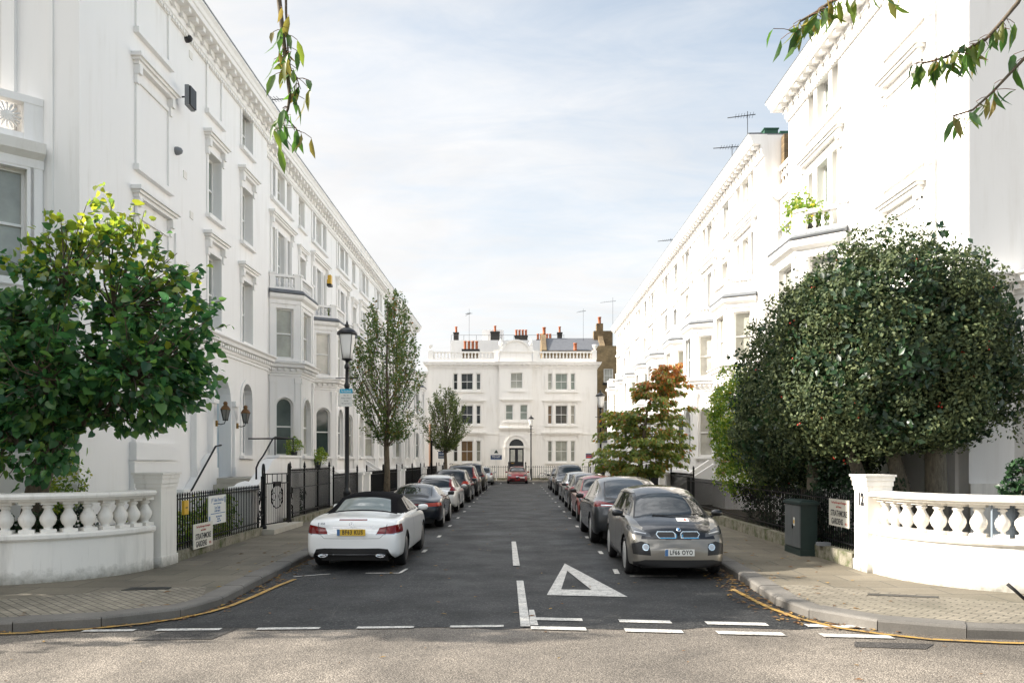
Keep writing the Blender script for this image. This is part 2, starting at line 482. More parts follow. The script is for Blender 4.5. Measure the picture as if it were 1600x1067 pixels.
LK = [(-4.15,70.8),(-4.12,40),(-4.10,16),(-4.02,12.4),(-3.98,11.0),(-4.03,10.5),(-4.2,10.08),(-4.48,9.76),(-4.87,9.54),(-5.32,9.38),(-5.9,9.24),(-8,9.1),(-14,8.95),(-45,8.4)]
RK = [(3.78,70.8),(3.72,30),(3.68,14.5),(3.56,12.2),(3.49,10.95),(3.56,10.25),(3.80,9.72),(4.14,9.37),(4.55,9.08),(5.28,8.90),(6.2,8.8),(12,8.65),(45,8.2)]
def offset(path, d):
    out = []
    for i, p in enumerate(path):
        p = Vector(p)
        def nr(a, b):
            t = (Vector(b)-Vector(a)).normalized(); return Vector((t.y,-t.x))
        if i == 0: o = nr(path[0], path[1])
        elif i == len(path)-1: o = nr(path[-2], path[-1])
        else:
            n1 = nr(path[i-1],path[i]); n2 = nr(path[i],path[i+1]); o = n1+n2; o = o/max(.4,o.dot(n1))
        q = p + o*d; out.append((q.x,q.y))
    return out
def resample(path, step):
    out = [Vector(path[0])]; need = step
    for a, b in zip(path[:-1], path[1:]):
        a = Vector(a); b = Vector(b); L = (b-a).length; s = 0
        while L - s >= need:
            s += need; out.append(a + (b-a)*(s/L)); need = step
        need -= (L - s)
    return out
kb = MB()
def kerbs(path, side):
    pts = resample(path, .92)
    r = random.Random(3)
    for a, b in zip(pts[:-1], pts[1:]):
        if a.y < 7: break
        t = (b-a).normalized(); a2 = a + t*.006; b2 = b - t*.006
        dz = r.uniform(-.006,.006)
        prof = [(0,-.05),(0,.095+dz),(.018,.120+dz),(.05,.128+dz),(.29,.128+dz),(.29,-.05)]
        if side < 0: kb.sweep([a2[:], b2[:]][::-1], prof, M['granite'])
        else: kb.sweep([a2[:], b2[:]], prof, M['granite'])
kerbs(LK, 1); kerbs(RK, -1); kerbs([(-4.3,70.8),(3.9,70.8)][::-1], 1)
tag(kb.build('kerb'), kind='structure')
li = offset(LK, .285); ri = offset(RK, -.285)
sheet('pavement_left', li + [(-45,72.5),(-4.4,72.5)], PZ, 'flagstone')
sheet('pavement_right', ri + [(45,72.5),(4,72.5)], PZ, 'flagstone')
sheet('pavement_end', [(-9,71.08),(9,71.08),(9,76),(-9,76)], PZ+.004, 'flagstone')
lb = [p for p in li if p[1] < 11.2 and p[0] > -9]
sheet('block_paving_left', lb + [(-9,10.45),(-6.9,10.65),(-5.2,11.7),(-4.5,11.8)], PZ+.005, 'block_paving')
rb = [p for p in ri if p[1] < 11.5 and p[0] < 8]
sheet('block_paving_right', rb + [(8,10.0),(6.6,10.35),(5.2,11.3),(4.2,12.0),(3.85,11.9)], PZ+.005, 'block_paving')
sheet('garden_ground_left', [(-30,14.1),(-30,12.15),(-8.3,12.15),(-6.9,12.8),(-6.35,13.9),(-6.45,27),(-6.6,71),(-30,71)], PZ+.012, 'soil')
sheet('garden_ground_right', [(30,14.1),(30,11.4),(7.9,11.4),(6.6,12.0),(6.05,13.4),(6.0,27),(6.1,71),(30,71)], PZ+.012, 'soil')

# markings -----------------------------------------------------------
def dash(x0, x1, y, w, tilt=-.10, yo=0.0):
    return [(x0, y+tilt*x0-w/2), (x1, y+tilt*x1-w/2), (x1, y+tilt*x1+w/2), (x0, y+tilt*x0+w/2)]
P = []
for a, b in ((.16,.80),(1.24,1.89),(2.27,3.0),(3.40,4.15)): P.append(dash(a, b, 9.52, .17, -.125))
for a, b in ((.20,.80),(1.24,1.86),(2.27,2.98),(3.42,4.06)): P.append(dash(a, b, 10.06, .17, -.125))
for a, b in ((-4.98,-4.40),(-4.16,-3.43),(-3.02,-2.30),(-1.87,-1.21),(-.79,-.16)): P.append(dash(a, b, 9.60, .11, .055))
strips('give_way_line', P, .009, 'road_paint')
def line(a, b, w):
    a = Vector(a); b = Vector(b); t = (b-a).normalized(); n = Vector((-t.y,t.x))*w/2
    return [tuple(a-n), tuple(b-n), tuple(b+n), tuple(a+n)]
C = [[(-.01,13.15),(.10,13.15),(.155,9.55),(.04,9.55)], [(.155,10.6),(.22,10.6),(.25,9.62),(.155,9.62)], [(-.135,19.4),(-.03,19.4),(.05,15.0),(-.075,15.0)]]
strips('centre_line', C, .013, 'road_paint')
A, B, D = (.90,15.35), (.43,11.78), (1.58,11.62)
a, b, d = (.885,14.35), (.665,12.28), (1.12,12.24)
strips('give_way_triangle', [[A,a,b,B],[B,b,d,D],[D,d,a,A]], .009, 'road_paint')
K = []
K.append(line((-2.62,14.05),(-2.02,14.05),.055)); K.append(line((-2.03,14.08),(-1.98,14.62),.055)); K.append(line((-3.75,13.62),(-3.2,13.95),.055))
y = 17.2
while y < 62: K.append(line((-1.99,y),(-1.985,y+.50),.085)); y += 3.3
K.append(line((1.72,13.95),(1.75,14.55),.09)); K.append(line((1.9,13.7),(2.7,13.7),.05))
y = 16.9
while y < 62: K.append(line((1.76,y),(1.765,y+.50),.085)); y += 3.35
for x in (-1.35, 1.35): K.append(line((x,65.5),(x*.97,67.4),.10))
strips('parking_bay_lines', K, .009, 'road_paint')
def ribbon(path, w):
    o = offset(path, w); return [[path[i], path[i+1], o[i+1], o[i]] for i in range(len(path)-1)]
LY = [(-3.60,13.3),(-3.68,12.6),(-3.74,11.5),(-3.80,10.9),(-3.93,10.40),(-4.16,9.98),(-4.46,9.68),(-4.95,9.36),(-5.6,9.14),(-6.6,9.0),(-9,8.87),(-25,8.5)]
RY = [(3.22,12.3),(3.26,11.4),(3.30,10.75),(3.44,10.0),(3.70,9.46),(4.05,9.12),(4.50,8.83),(5.2,8.66),(6.2,8.55),(12,8.4),(25,8.1)]
strips('yellow_line', ribbon(LY, .075) + ribbon(RY, -.075), .014, 'yellow_paint')
strips('road_patch', [[(-3.95,9.42),(-3.25,9.50),(-3.35,8.92),(-4.2,8.85)], [(3.65,8.80),(4.45,8.68),(4.25,8.45),(3.55,8.55)]], .002, 'asphalt_patch')
def cover(name, poly, z, label):
    mb = MB(); mb.prism(poly, z-.02, z+.004, M['iron'])
    tag(mb.build(name), label, 'access cover')
cover('access_cover', [(-5.58,11.45),(-4.95,11.55),(-4.99,11.75),(-5.55,11.72)], PZ+.006, 'dark rectangular access cover set in the shaded paving by the left kerb corner')
cover('access_cover', [(4.75,11.05),(5.6,10.82),(5.68,10.95),(4.85,11.2)], PZ+.006, 'dark narrow access cover in the paving below the right balustrade')
def leaves_litter():
    mb = MB(); r = random.Random(9)
    def one(x, y, z, s):
        a = r.uniform(0, 2*PI); ca, sa = math.cos(a)*s, math.sin(a)*s; k = r.uniform(.3,.5); t = r.uniform(.0,.35)*s
        mb.add([(x-ca,y-sa,z),(x-sa*k,y+ca*k,z+t),(x+ca,y+sa,z+.2*t),(x+sa*k,y-ca*k,z+t*.6)], [(0,1,2,3)], M['leaf_fallen'])
    def along(path, n, lo, hi, z, y0, y1):
        pts = [p for p in resample(path, .05) if y0 < p.y < y1]
        for _ in range(n):
            p = r.choice(pts); d = lo + (hi-lo)*r.random()**2
            q = (p.x + d, p.y + r.uniform(-.1,.1)); one(q[0], q[1], z, r.uniform(.025,.06))
    along(LK, 620, .02, .34, .012, 9.2, 30)
    along(RK, 560, -.02, -.50, .012, 9.2, 20); along(RK, 320, -.02, -.3, .012, 20, 50)
    along(LK, 60, -.3, -1.6, PZ+.012, 9.6, 26); along(RK, 160, .3, 1.6, PZ+.012, 10, 26)
    for _ in range(170): one(r.uniform(-3.9,3.5), r.uniform(10,46), .012, r.uniform(.03,.055))
    for _ in range(24): one(r.uniform(-6,6), r.uniform(6.6,9.3), .006, r.uniform(.02,.045))
    tag(mb.build('fallen_leaves'), 'brown autumn leaves lying in the gutters and on the road', 'leaves', kind='stuff')
leaves_litter()
# ------------------------------------------------------------------ facade kit
def wallframe(A, B):
    A = Vector(A); B = Vector(B); t = (B-A).normalized(); n = Vector((t.y,-t.x)); L = (B-A).length
    def P(u, d, z): q = A + t*u + n*d; return (q.x, q.y, z)
    return P, L
NARC = 10
def arcpts(u0, u1, zs):
    r = (u1-u0)/2; c = (u0+u1)/2
    return [(c - r*math.cos(PI*i/NARC), zs + r*math.sin(PI*i/NARC)) for i in range(NARC+1)]
def panel(mb, P, L, z0, z1, holes=(), depth=.18, mat=None, u0=0.0, back=None):
    """wall face with openings (a,b,c,e[,arch]); reveals go in to depth"""
    us = sorted({u0, L, *[h[0] for h in holes], *[h[1] for h in holes]})
    def top(h): return h[3] + (h[1]-h[0])/2 if len(h) > 4 and h[4] else h[3]
    zs = sorted({z0, z1, *[h[2] for h in holes], *[top(h) for h in holes]})
    zs = [z for z in zs if z0 - 1e-6 <= z <= z1 + 1e-6]
    for i in range(len(us)-1):
        for k in range(len(zs)-1):
            um, zm = (us[i]+us[i+1])/2, (zs[k]+zs[k+1])/2
            if any(h[0] < um < h[1] and h[2] < zm < top(h) for h in holes): continue
            mb.quad(P(us[i],0,zs[k]), P(us[i+1],0,zs[k]), P(us[i+1],0,zs[k+1]), P(us[i],0,zs[k+1]), mat)
    for h in holes:
        a, b, c, e = h[:4]; arch = len(h) > 4 and h[4]; D = -depth
        mb.quad(P(a,0,c),P(a,0,e),P(a,D,e),P(a,D,c),mat); mb.quad(P(b,0,e),P(b,0,c),P(b,D,c),P(b,D,e),mat)
        mb.quad(P(b,0,c),P(a,0,c),P(a,D,c),P(b,D,c),mat)
        if not arch: mb.quad(P(a,0,e),P(b,0,e),P(b,D,e),P(a,D,e),mat)
        else:
            ap = arcpts(a,b,e); zt = top(h)
            for (ua,za),(ub,zb) in zip(ap[:-1],ap[1:]):
                mb.quad(P(ua,0,za),P(ub,0,zb),P(ub,0,zt),P(ua,0,zt),mat)
                mb.quad(P(ua,0,za),P(ub,0,zb),P(ub,D,zb),P(ua,D,za),mat)
def window(parent, P, h, depth=.18, pane='pane', bars=0, rail=.5, frame=.055, name='window'):
    a, b, c, e = h[:4]; arch = len(h) > 4 and h[4]
    f = MB(); D0 = -depth-.02; D1 = -depth+.045; W = M['timber_white']
    f.obox(P, a, a+frame, D0, D1, c, e, W); f.obox(P, b-frame, b, D0, D1, c, e, W)
    f.obox(P, a+frame, b-frame, D0, D1, c, c+frame*1.3, W)
    H = e - c + ((b-a)/2 if arch else 0)
    zr = c + H*rail
    f.obox(P, a+frame, b-frame, D0, D1+.01, zr-.025, zr+.025, W)
    if arch:
        o = arcpts(a,b,e); i_ = [((a+b)/2+(u-(a+b)/2)*(1-2*frame/(b-a)), e+(z-e)*(1-2*frame/(b-a))) for u,z in o]
        for k in range(NARC):
            f.quad(P(o[k][0],D1,o[k][1]),P(o[k+1][0],D1,o[k+1][1]),P(i_[k+1][0],D1,i_[k+1][1]),P(i_[k][0],D1,i_[k][1]),W)
            f.quad(P(i_[k][0],D1,i_[k][1]),P(i_[k+1][0],D1,i_[k+1][1]),P(i_[k+1][0],D0,i_[k+1][1]),P(i_[k][0],D0,i_[k][1]),W)
    else: f.obox(P, a+frame, b-frame, D0, D1, e-frame, e, W)
    for k in range(bars):
        u = a+frame+(b-a-2*frame)*(k+1)/(bars+1); f.obox(P, u-.012, u+.012, D0, D1-.01, c+frame, e-frame*(0 if arch else 1), W)
    wo = f.build(name, parent=parent)
    g = MB(); d = -depth+.004
    pts = [P(a+.01,d,c+.01), P(b-.01,d,c+.01)]
    if arch: pts += [P(u,d,z) for u,z in reversed(arcpts(a+.01,b-.01,e))]
    else: pts += [P(b-.01,d,e-.01), P(a+.01,d,e-.01)]
    g.add(pts, [tuple(range(len(pts)))], M[pane])
    g.build('pane', parent=wo)
    return wo
def hood(mb, P, a, b, z, proj=.30, h=.20, consoles=True, mat=None):
    """moulded head over a window carried on consoles"""
    if not isinstance(mb, MB): m2 = MB(); hood(m2, P, a, b, z, proj, h, consoles, mat); return m2.build('window_hood', parent=mb)
    proj *= .78; h *= .92
    steps = [(.55,0,.35),(.78,.35,.62),(1.0,.62,1.0)]
    for k, (p, y0, y1) in enumerate(steps):
        mb.obox(P, a-.02-.06*k, b+.02+.06*k, -.02, proj*p, z+h*y0, z+h*y1, mat)
    if consoles:
        for u in (a+.07, b-.07):
            mb.obox(P, u-.07, u+.07, -.02, proj*.62, z-.20, z-.002, mat); mb.obox(P, u-.06, u+.06, -.02, proj*.36, z-.40, z-.202, mat)
def surround(mb, P, h, w=.11, proj=.05, mat=None, sill=True):
    if not isinstance(mb, MB): m2 = MB(); surround(m2, P, h, w, proj, mat, sill); return m2.build('window_surround', parent=mb)
    a, b, c, e = h[:4]; arch = len(h) > 4 and h[4]
    mb.obox(P, a-w, a-.002, -.02, proj, c, e, mat); mb.obox(P, b+.002, b+w, -.02, proj, c, e, mat)
    if arch:
        o = arcpts(a-w,b+w,e); i_ = arcpts(a-.002,b+.002,e)
        for k in range(NARC):
            p = [o[k],o[k+1],i_[k+1],i_[k]]
            v = [P(u,proj,z) for u,z in p] + [P(u,-.02,z) for u,z in p]
            mb.add(v, [(0,1,2,3),(0,4,5,1),(2,6,7,3)], mat)
    else: mb.obox(P, a-w, b+w, -.02, proj, e+.002, e+w, mat)
    if sill: mb.obox(P, a-w-.04, b+w+.04, -.02, proj+.09, c-.11, c-.003, mat)
CORN = [(-.05,-.78),(.05,-.78),(.05,-.70),(.10,-.66),(.10,-.52),(.14,-.50),(.14,-.36),(.42,-.33),(.44,-.22),(.47,-.20),(.50,-.10),(.56,-.03),(.56,0),(-.1,0)]
def cornice(parent, plan, ztop, scale=1.0, name='cornice', brackets=True, gutter=True):
    mb = MB(); W = M['stucco']
    mb.sweep(plan, [(d*scale, ztop+z*scale) for d, z in CORN], W)
    for a, b in zip(plan[:-1], plan[1:]):
        P, L = wallframe(a, b)
        if brackets:
            n = max(1, int(L/.46))
            for k in range(n):
                u = (k+.5)*L/n; mb.obox(P, u-.075, u+.075, .12*scale, .36*scale, ztop-.45*scale, ztop-.335*scale, W); mb.obox(P, u-.06, u+.06, .12*scale, .20*scale, ztop-.56*scale, ztop-.452*scale, W)
            n = int(L/.16)
            for k in range(n):
                u = (k+.5)*L/n; mb.obox(P, u-.045, u+.045, .03, .085*scale, ztop-.775*scale, ztop-.705*scale, W)
    o = mb.build(name, parent=parent)
    if gutter:
        g = MB(); g.sweep(plan, [(.10*scale,ztop+.003),(.55*scale,ztop+.003),(.57*scale,ztop+.05),(.10*scale,ztop+.06)], M['lead']); g.build('gutter', parent=o)
    return o
STR = [(-.04,-.48),(.04,-.48),(.04,-.40),(.07,-.38),(.07,-.22),(.10,-.20),(.20,-.17),(.22,-.08),(.28,-.03),(.28,0),(-.04,.05)]
def stringcourse(mb, plan, ztop, mat, dentils=True, sc=1.0):
    if not isinstance(mb, MB): m2 = MB(); stringcourse(m2, plan, ztop, mat, dentils, sc); return m2.build('string_course', parent=mb)
    mb.sweep(plan, [(d*sc, ztop+z*sc) for d, z in STR], mat)
    if dentils:
        for a, b in zip(plan[:-1], plan[1:]):
            P, L = wallframe(a, b); n = max(1, int(L/.19))
            for k in range(n):
                u = (k+.5)*L/n; mb.obox(P, u-.05, u+.05, .05*sc, .16*sc, ztop-.30*sc, ztop-.205*sc, mat)
BAL = [(.055,0),(.055,.05),(.035,.06),(.034,.10),(.058,.17),(.066,.24),(.058,.31),(.034,.40),(.030,.44),(.045,.46),(.045,.50),(.034,.52),(.036,.60),(.055,.66),(.055,.72)]
def balustrade(mb, P, L, z0, z1, d=0.0, mat=None, pitch=.19, rad=1.0, inset=.12, thick=.16):
    """bottom rail, turned balusters, top rail along one straight face"""
    hb = z1 - z0
    mb.obox(P, 0, L, d-thick/2, d+thick/2, z0, z0+hb*.16, mat); mb.obox(P, 0, L, d-thick*.62, d+thick*.62, z1-hb*.17, z1, mat)
    n = max(2, int((L-2*inset)/pitch)); H = hb*.67
    for k in range(n):
        u = inset + (k+.5)*(L-2*inset)/n; c = P(u, d, z0+hb*.16)
        mb.lathe([(r*rad, h/.72*H) for r, h in BAL], c, 7, mat)
def pier_box(mb, P, u, w, d0, d1, z0, z1, mat): 
    mb.obox(P, u-w/2, u+w/2, d0, d1, z0, z1, mat); mb.obox(P, u-w/2-.03, u+w/2+.03, d0-.03, d1+.03, z1+.001, z1+.07, mat)

TOPW = (11.45, 12.62)
# ------------------------------------------------------------------ a terrace house of 10.6 m with two bays
def terrace_house():
    W = 10.6; H = 13.42; root = empty('terrace_house')
    st = M['stucco']; P, L = wallframe((0,0),(0,W))
    holes = []; wins = []
    for uc in (2.4, 8.2):
        for a, b in ((-1.2,-.74),(-.46,.46),(.74,1.2)):
            wins.append(((uc+a,uc+b,*TOPW),.22,'pane')); wins.append(((uc+a,uc+b,8.12,10.42),.22,'pane'))
    wins += [((4.85,5.75,*TOPW),.22,'pane'), ((4.85,5.75,8.3,10.2),.22,'pane'), ((4.85,5.75,5.75,7.4),.22,'pane')]
    door = (4.70,5.90,1.46,3.75,True)
    allh = [w[0] for w in wins] + [door]
    allh += [(uc-1.35,uc+1.35,1.2,7.6) for uc in (2.4,8.2)]
    mb = MB(); panel(mb, P, L, 0, H-.5, allh, .22, st)
    mb.quad((-10,0,0),(0,0,0),(0,0,H-.5),(-10,0,H-.5),st); mb.quad((0,W,0),(-10,W,0),(-10,W,H-.5),(0,W,H-.5),st); mb.quad((-10,W,0),(-10,0,0),(-10,0,H),(-10,W,H),st)
    mb.box(-10,.0,.001,W-.001,H-.5,H-.02,st)
    mb.build('wall', parent=root)
    rf = MB(); rf.box(-9.9,.2,.003,W-.003,H-.018,H+.03,M['lead']); rf.build('roof', parent=root)
    tr = MB()
    for uc in (2.4, 8.2):
        for z0, z1 in (TOPW,):
            tr.obox(P, uc-1.4, uc+1.4, -.02, .14, z0-.16, z0-.04, st)
            for u in (-1.3,1.3): tr.obox(P, uc+u-.08, uc+u+.08, -.02, .05, z0, z1+.08, st)
        hood(root, P, uc-1.4, uc+1.4, 10.68, .30, .24, True, st)
        for u in (-.6,.6): tr.obox(P, uc+u-.07, uc+u+.07, -.02, .045, 8.12, 10.42, st)
        for u in (-1.32,1.32): tr.obox(P, uc+u-.09, uc+u+.09, -.02, .05, 8.12, 10.5, st)
    for z0, z1 in ((8.3,10.2),(5.75,7.4)):
        surround(root, P, (4.85,5.75,z0,z1), .11, .05, st); hood(root, P, 4.7, 5.9, z1+.24, .24, .2, True, st)
    tr.obox(P, 4.7, 5.9, -.02, .12, 11.45-.15, 11.45-.03, st)
    stringcourse(root, [(0,0),(0,.88)], 5.45, st); stringcourse(root, [(0,3.92),(0,6.68)], 5.45, st); stringcourse(root, [(0,9.72),(0,W)], 5.45, st)
    surround(root, P, door, .20, .07, st, False); tr.obox(P, 4.4, 4.66, -.02, .14, 1.4, 3.75, st); tr.obox(P, 5.94, 6.2, -.02, .14, 1.4, 3.75, st)
    tr.split('moulding', root)
    cornice(root, [(0,0),(0,W)], H)
    for h, d, pm in wins: window(root, P, h, d, pm)
    dm = MB(); dm.obox(P, 4.71, 5.89, -.24, -.17, 1.46, 3.62, M['door_black'])
    for ua, ub in ((4.82,5.24),(5.36,5.78)):
        dm.obox(P, ua, ub, -.172, -.155, 1.6, 2.2, M['door_black']); dm.obox(P, ua, ub, -.172, -.155, 2.32, 3.4, M['door_black'])
    dm.obox(P, 4.71, 5.89, -.25, -.15, 3.62, 3.72, M['timber_white'])
    do = dm.build('door', parent=root)
    g = MB(); g.add([P(4.72,-.2,3.72),P(5.88,-.2,3.72)] + [P(u,-.2,z) for u,z in reversed(arcpts(4.72,5.88,3.75))], [tuple(range(NARC+3))], M['pane_dark']); g.build('fanlight', parent=do)
    for uc in (2.4, 8.2):
        plan = [(0,uc-1.5),(.95,uc-.93),(.95,uc+.93),(0,uc+1.5)]
        b = MB(); ws = []
        for i in range(3):
            Pf, Lf = wallframe(plan[i], plan[i+1]); c = Lf/2; hw = .55 if i == 1 else .31
            h1 = (c-hw,c+hw,5.6,7.4); h0 = (c-hw,c+hw,2.1,4.2-hw,True)
            panel(b, Pf, Lf, 0, 7.95, [h1,h0], .16, st); ws.append((Pf,h1)); ws.append((Pf,h0))
            surround(b, Pf, h0, .09, .035, st); surround(b, Pf, h1, .09, .035, st)
            for u in (.10, Lf-.10):
                b.obox(Pf, u-.09, u+.09, -.02, .045, 1.5, 4.72, st); b.obox(Pf, u-.11, u+.11, -.02, .075, 4.72, 4.9, st); b.obox(Pf, u-.08, u+.08, -.02, .04, 5.5, 7.55, st)
        b.sweep(plan, [(-.02,0),(.08,0),(.08,1.45),(.04,1.5),(-.02,1.5)], st)
        stringcourse(b, plan, 5.45, st)
        b.sweep(plan, [(-.02,7.56),(.05,7.56),(.05,7.7),(.16,7.78),(.20,7.9),(-.02,7.92)], st)
        bo = b.build('bay', parent=root)
        for Pf, h in ws: window(bo, Pf, h, .16, 'pane')
        ld = MB(); ld.sweep(plan, [(-.3,7.93),(.18,7.93),(.20,7.96),(.12,8.07),(-.3,8.09)], M['lead'])
        ld.add([(0,uc-1.5,8.06),(.8,uc-.93,8.06),(.8,uc+.93,8.06),(0,uc+1.5,8.06)], [(0,1,2,3)], M['lead']); ld.build('lead_roof', parent=bo)
        ba = MB()
        for i in range(3):
            Pf, Lf = wallframe(plan[i], plan[i+1]); balustrade(ba, Pf, Lf, 8.08, 8.62, -.06, st, .17, .8)
            pier_box(ba, Pf, .1 if i else .12, .2, -.16, .04, 8.07, 8.6, st); pier_box(ba, Pf, Lf-.1, .2, -.16, .04, 8.07, 8.6, st)
        ba.build('balcony', parent=bo)
    sp = MB()
    for k in range(8): sp.box(.02, .32+.27*(7-k), 4.55, 6.05, .10+.165*k, .10+.165*(k+1)-.002, M['step_stone'])
    for u in (4.32, 6.05):
        sp.add([(.02,u,.1),(2.35,u,.1),(2.35,u,.75),(.5,u,1.95),(.02,u,1.95),(.02,u+.23,.1),(2.35,u+.23,.1),(2.35,u+.23,.75),(.5,u+.23,1.95),(.02,u+.23,1.95)],
               [(0,1,2,3,4),(9,8,7,6,5),(1,6,7,2),(2,7,8,3),(3,8,9,4)], st)
    sp.build('entrance_steps', parent=root)
    return root
def railing_run(mb, a, b, zp, ztop, sp=.115, r=.010, spear=True):
    """upright bars between two plan points"""
    a = Vector(a); b = Vector(b); L = (b-a).length; n = int(L/sp)
    I = M['iron']
    for k in range(n):
        q = a + (b-a)*((k+.5)/n)
        mb.box(q.x-r, q.x+r, q.y-r, q.y+r, zp, ztop-.09, I)
        if spear: mb.lathe([(r*.9,0),(r*2.1,.025),(r*1.5,.05),(.001,.09)], (q.x,q.y,ztop-.09), 4, I, smooth=False)
def rails(mb, a, b, zs, w=.022, h=.012):
    a = Vector(a); b = Vector(b); P, L = wallframe(a, b)
    for z in zs: mb.obox(P, 0, L, -w, w, z-h, z+h, M['iron'])
def terrace_railing():
    root = empty('iron_railing')
    pl = MB(); ba = MB(); ra = MB(); po = MB()
    for y0, y1 in ((.02,4.35),(6.25,10.58)):
        pl.box(2.35,2.62,y0,y1,.1,.34,M['mossy_stone'])
        railing_run(ba, (2.48,y0+.1), (2.48,y1-.1), .342, 1.48, .13); rails(ra, (2.48,y0), (2.48,y1), (.46,1.32))
        for y in (y0+.07,y1-.07): po.lathe([(.03,0),(.03,1.2),(.045,1.22),(.03,1.26),(.04,1.32),(.002,1.42)], (2.48,y,.342), 8, M['iron'])
    for y in (4.5,6.1): pl.box(2.32,2.66,y-.15,y+.15,.1,1.35,M['stucco']); pl.box(2.27,2.71,y-.2,y+.2,1.352,1.45,M['stucco'])
    pl.split('plinth', root, .3); ba.split('bars', root, .1); ra.split('rail', root); po.split('post', root)
    return root
hs = terrace_house(); rg = terrace_railing()
ORD = ['first','second','third','fourth']
LX, RX = -8.85, 8.72
for side, X0, Y0, rz in (('left', LX, 28.1, 0.0), ('right', RX, 28.65, PI)):
    for k in range(4):
        first = side == 'left' and k == 0
        a = hs if first else copy_tree(hs); b = rg if first else copy_tree(rg)
        y = Y0 + 10.62*k + (10.6 if rz else 0)
        shade = 'sunlit' if side == 'right' else 'shaded'
        for o in (a, b): o.location = (X0, y, 0); o.rotation_euler = (0,0,rz)
        tag(a, f'{shade} white bay-fronted house, {ORD[k]} beyond the corner house on the {side} side', 'house', 'white terrace houses along the street')
        tag(b, f'black iron railing fronting the {ORD[k]} terrace house on the {side} side', 'railing', 'railings in front of the terrace houses')

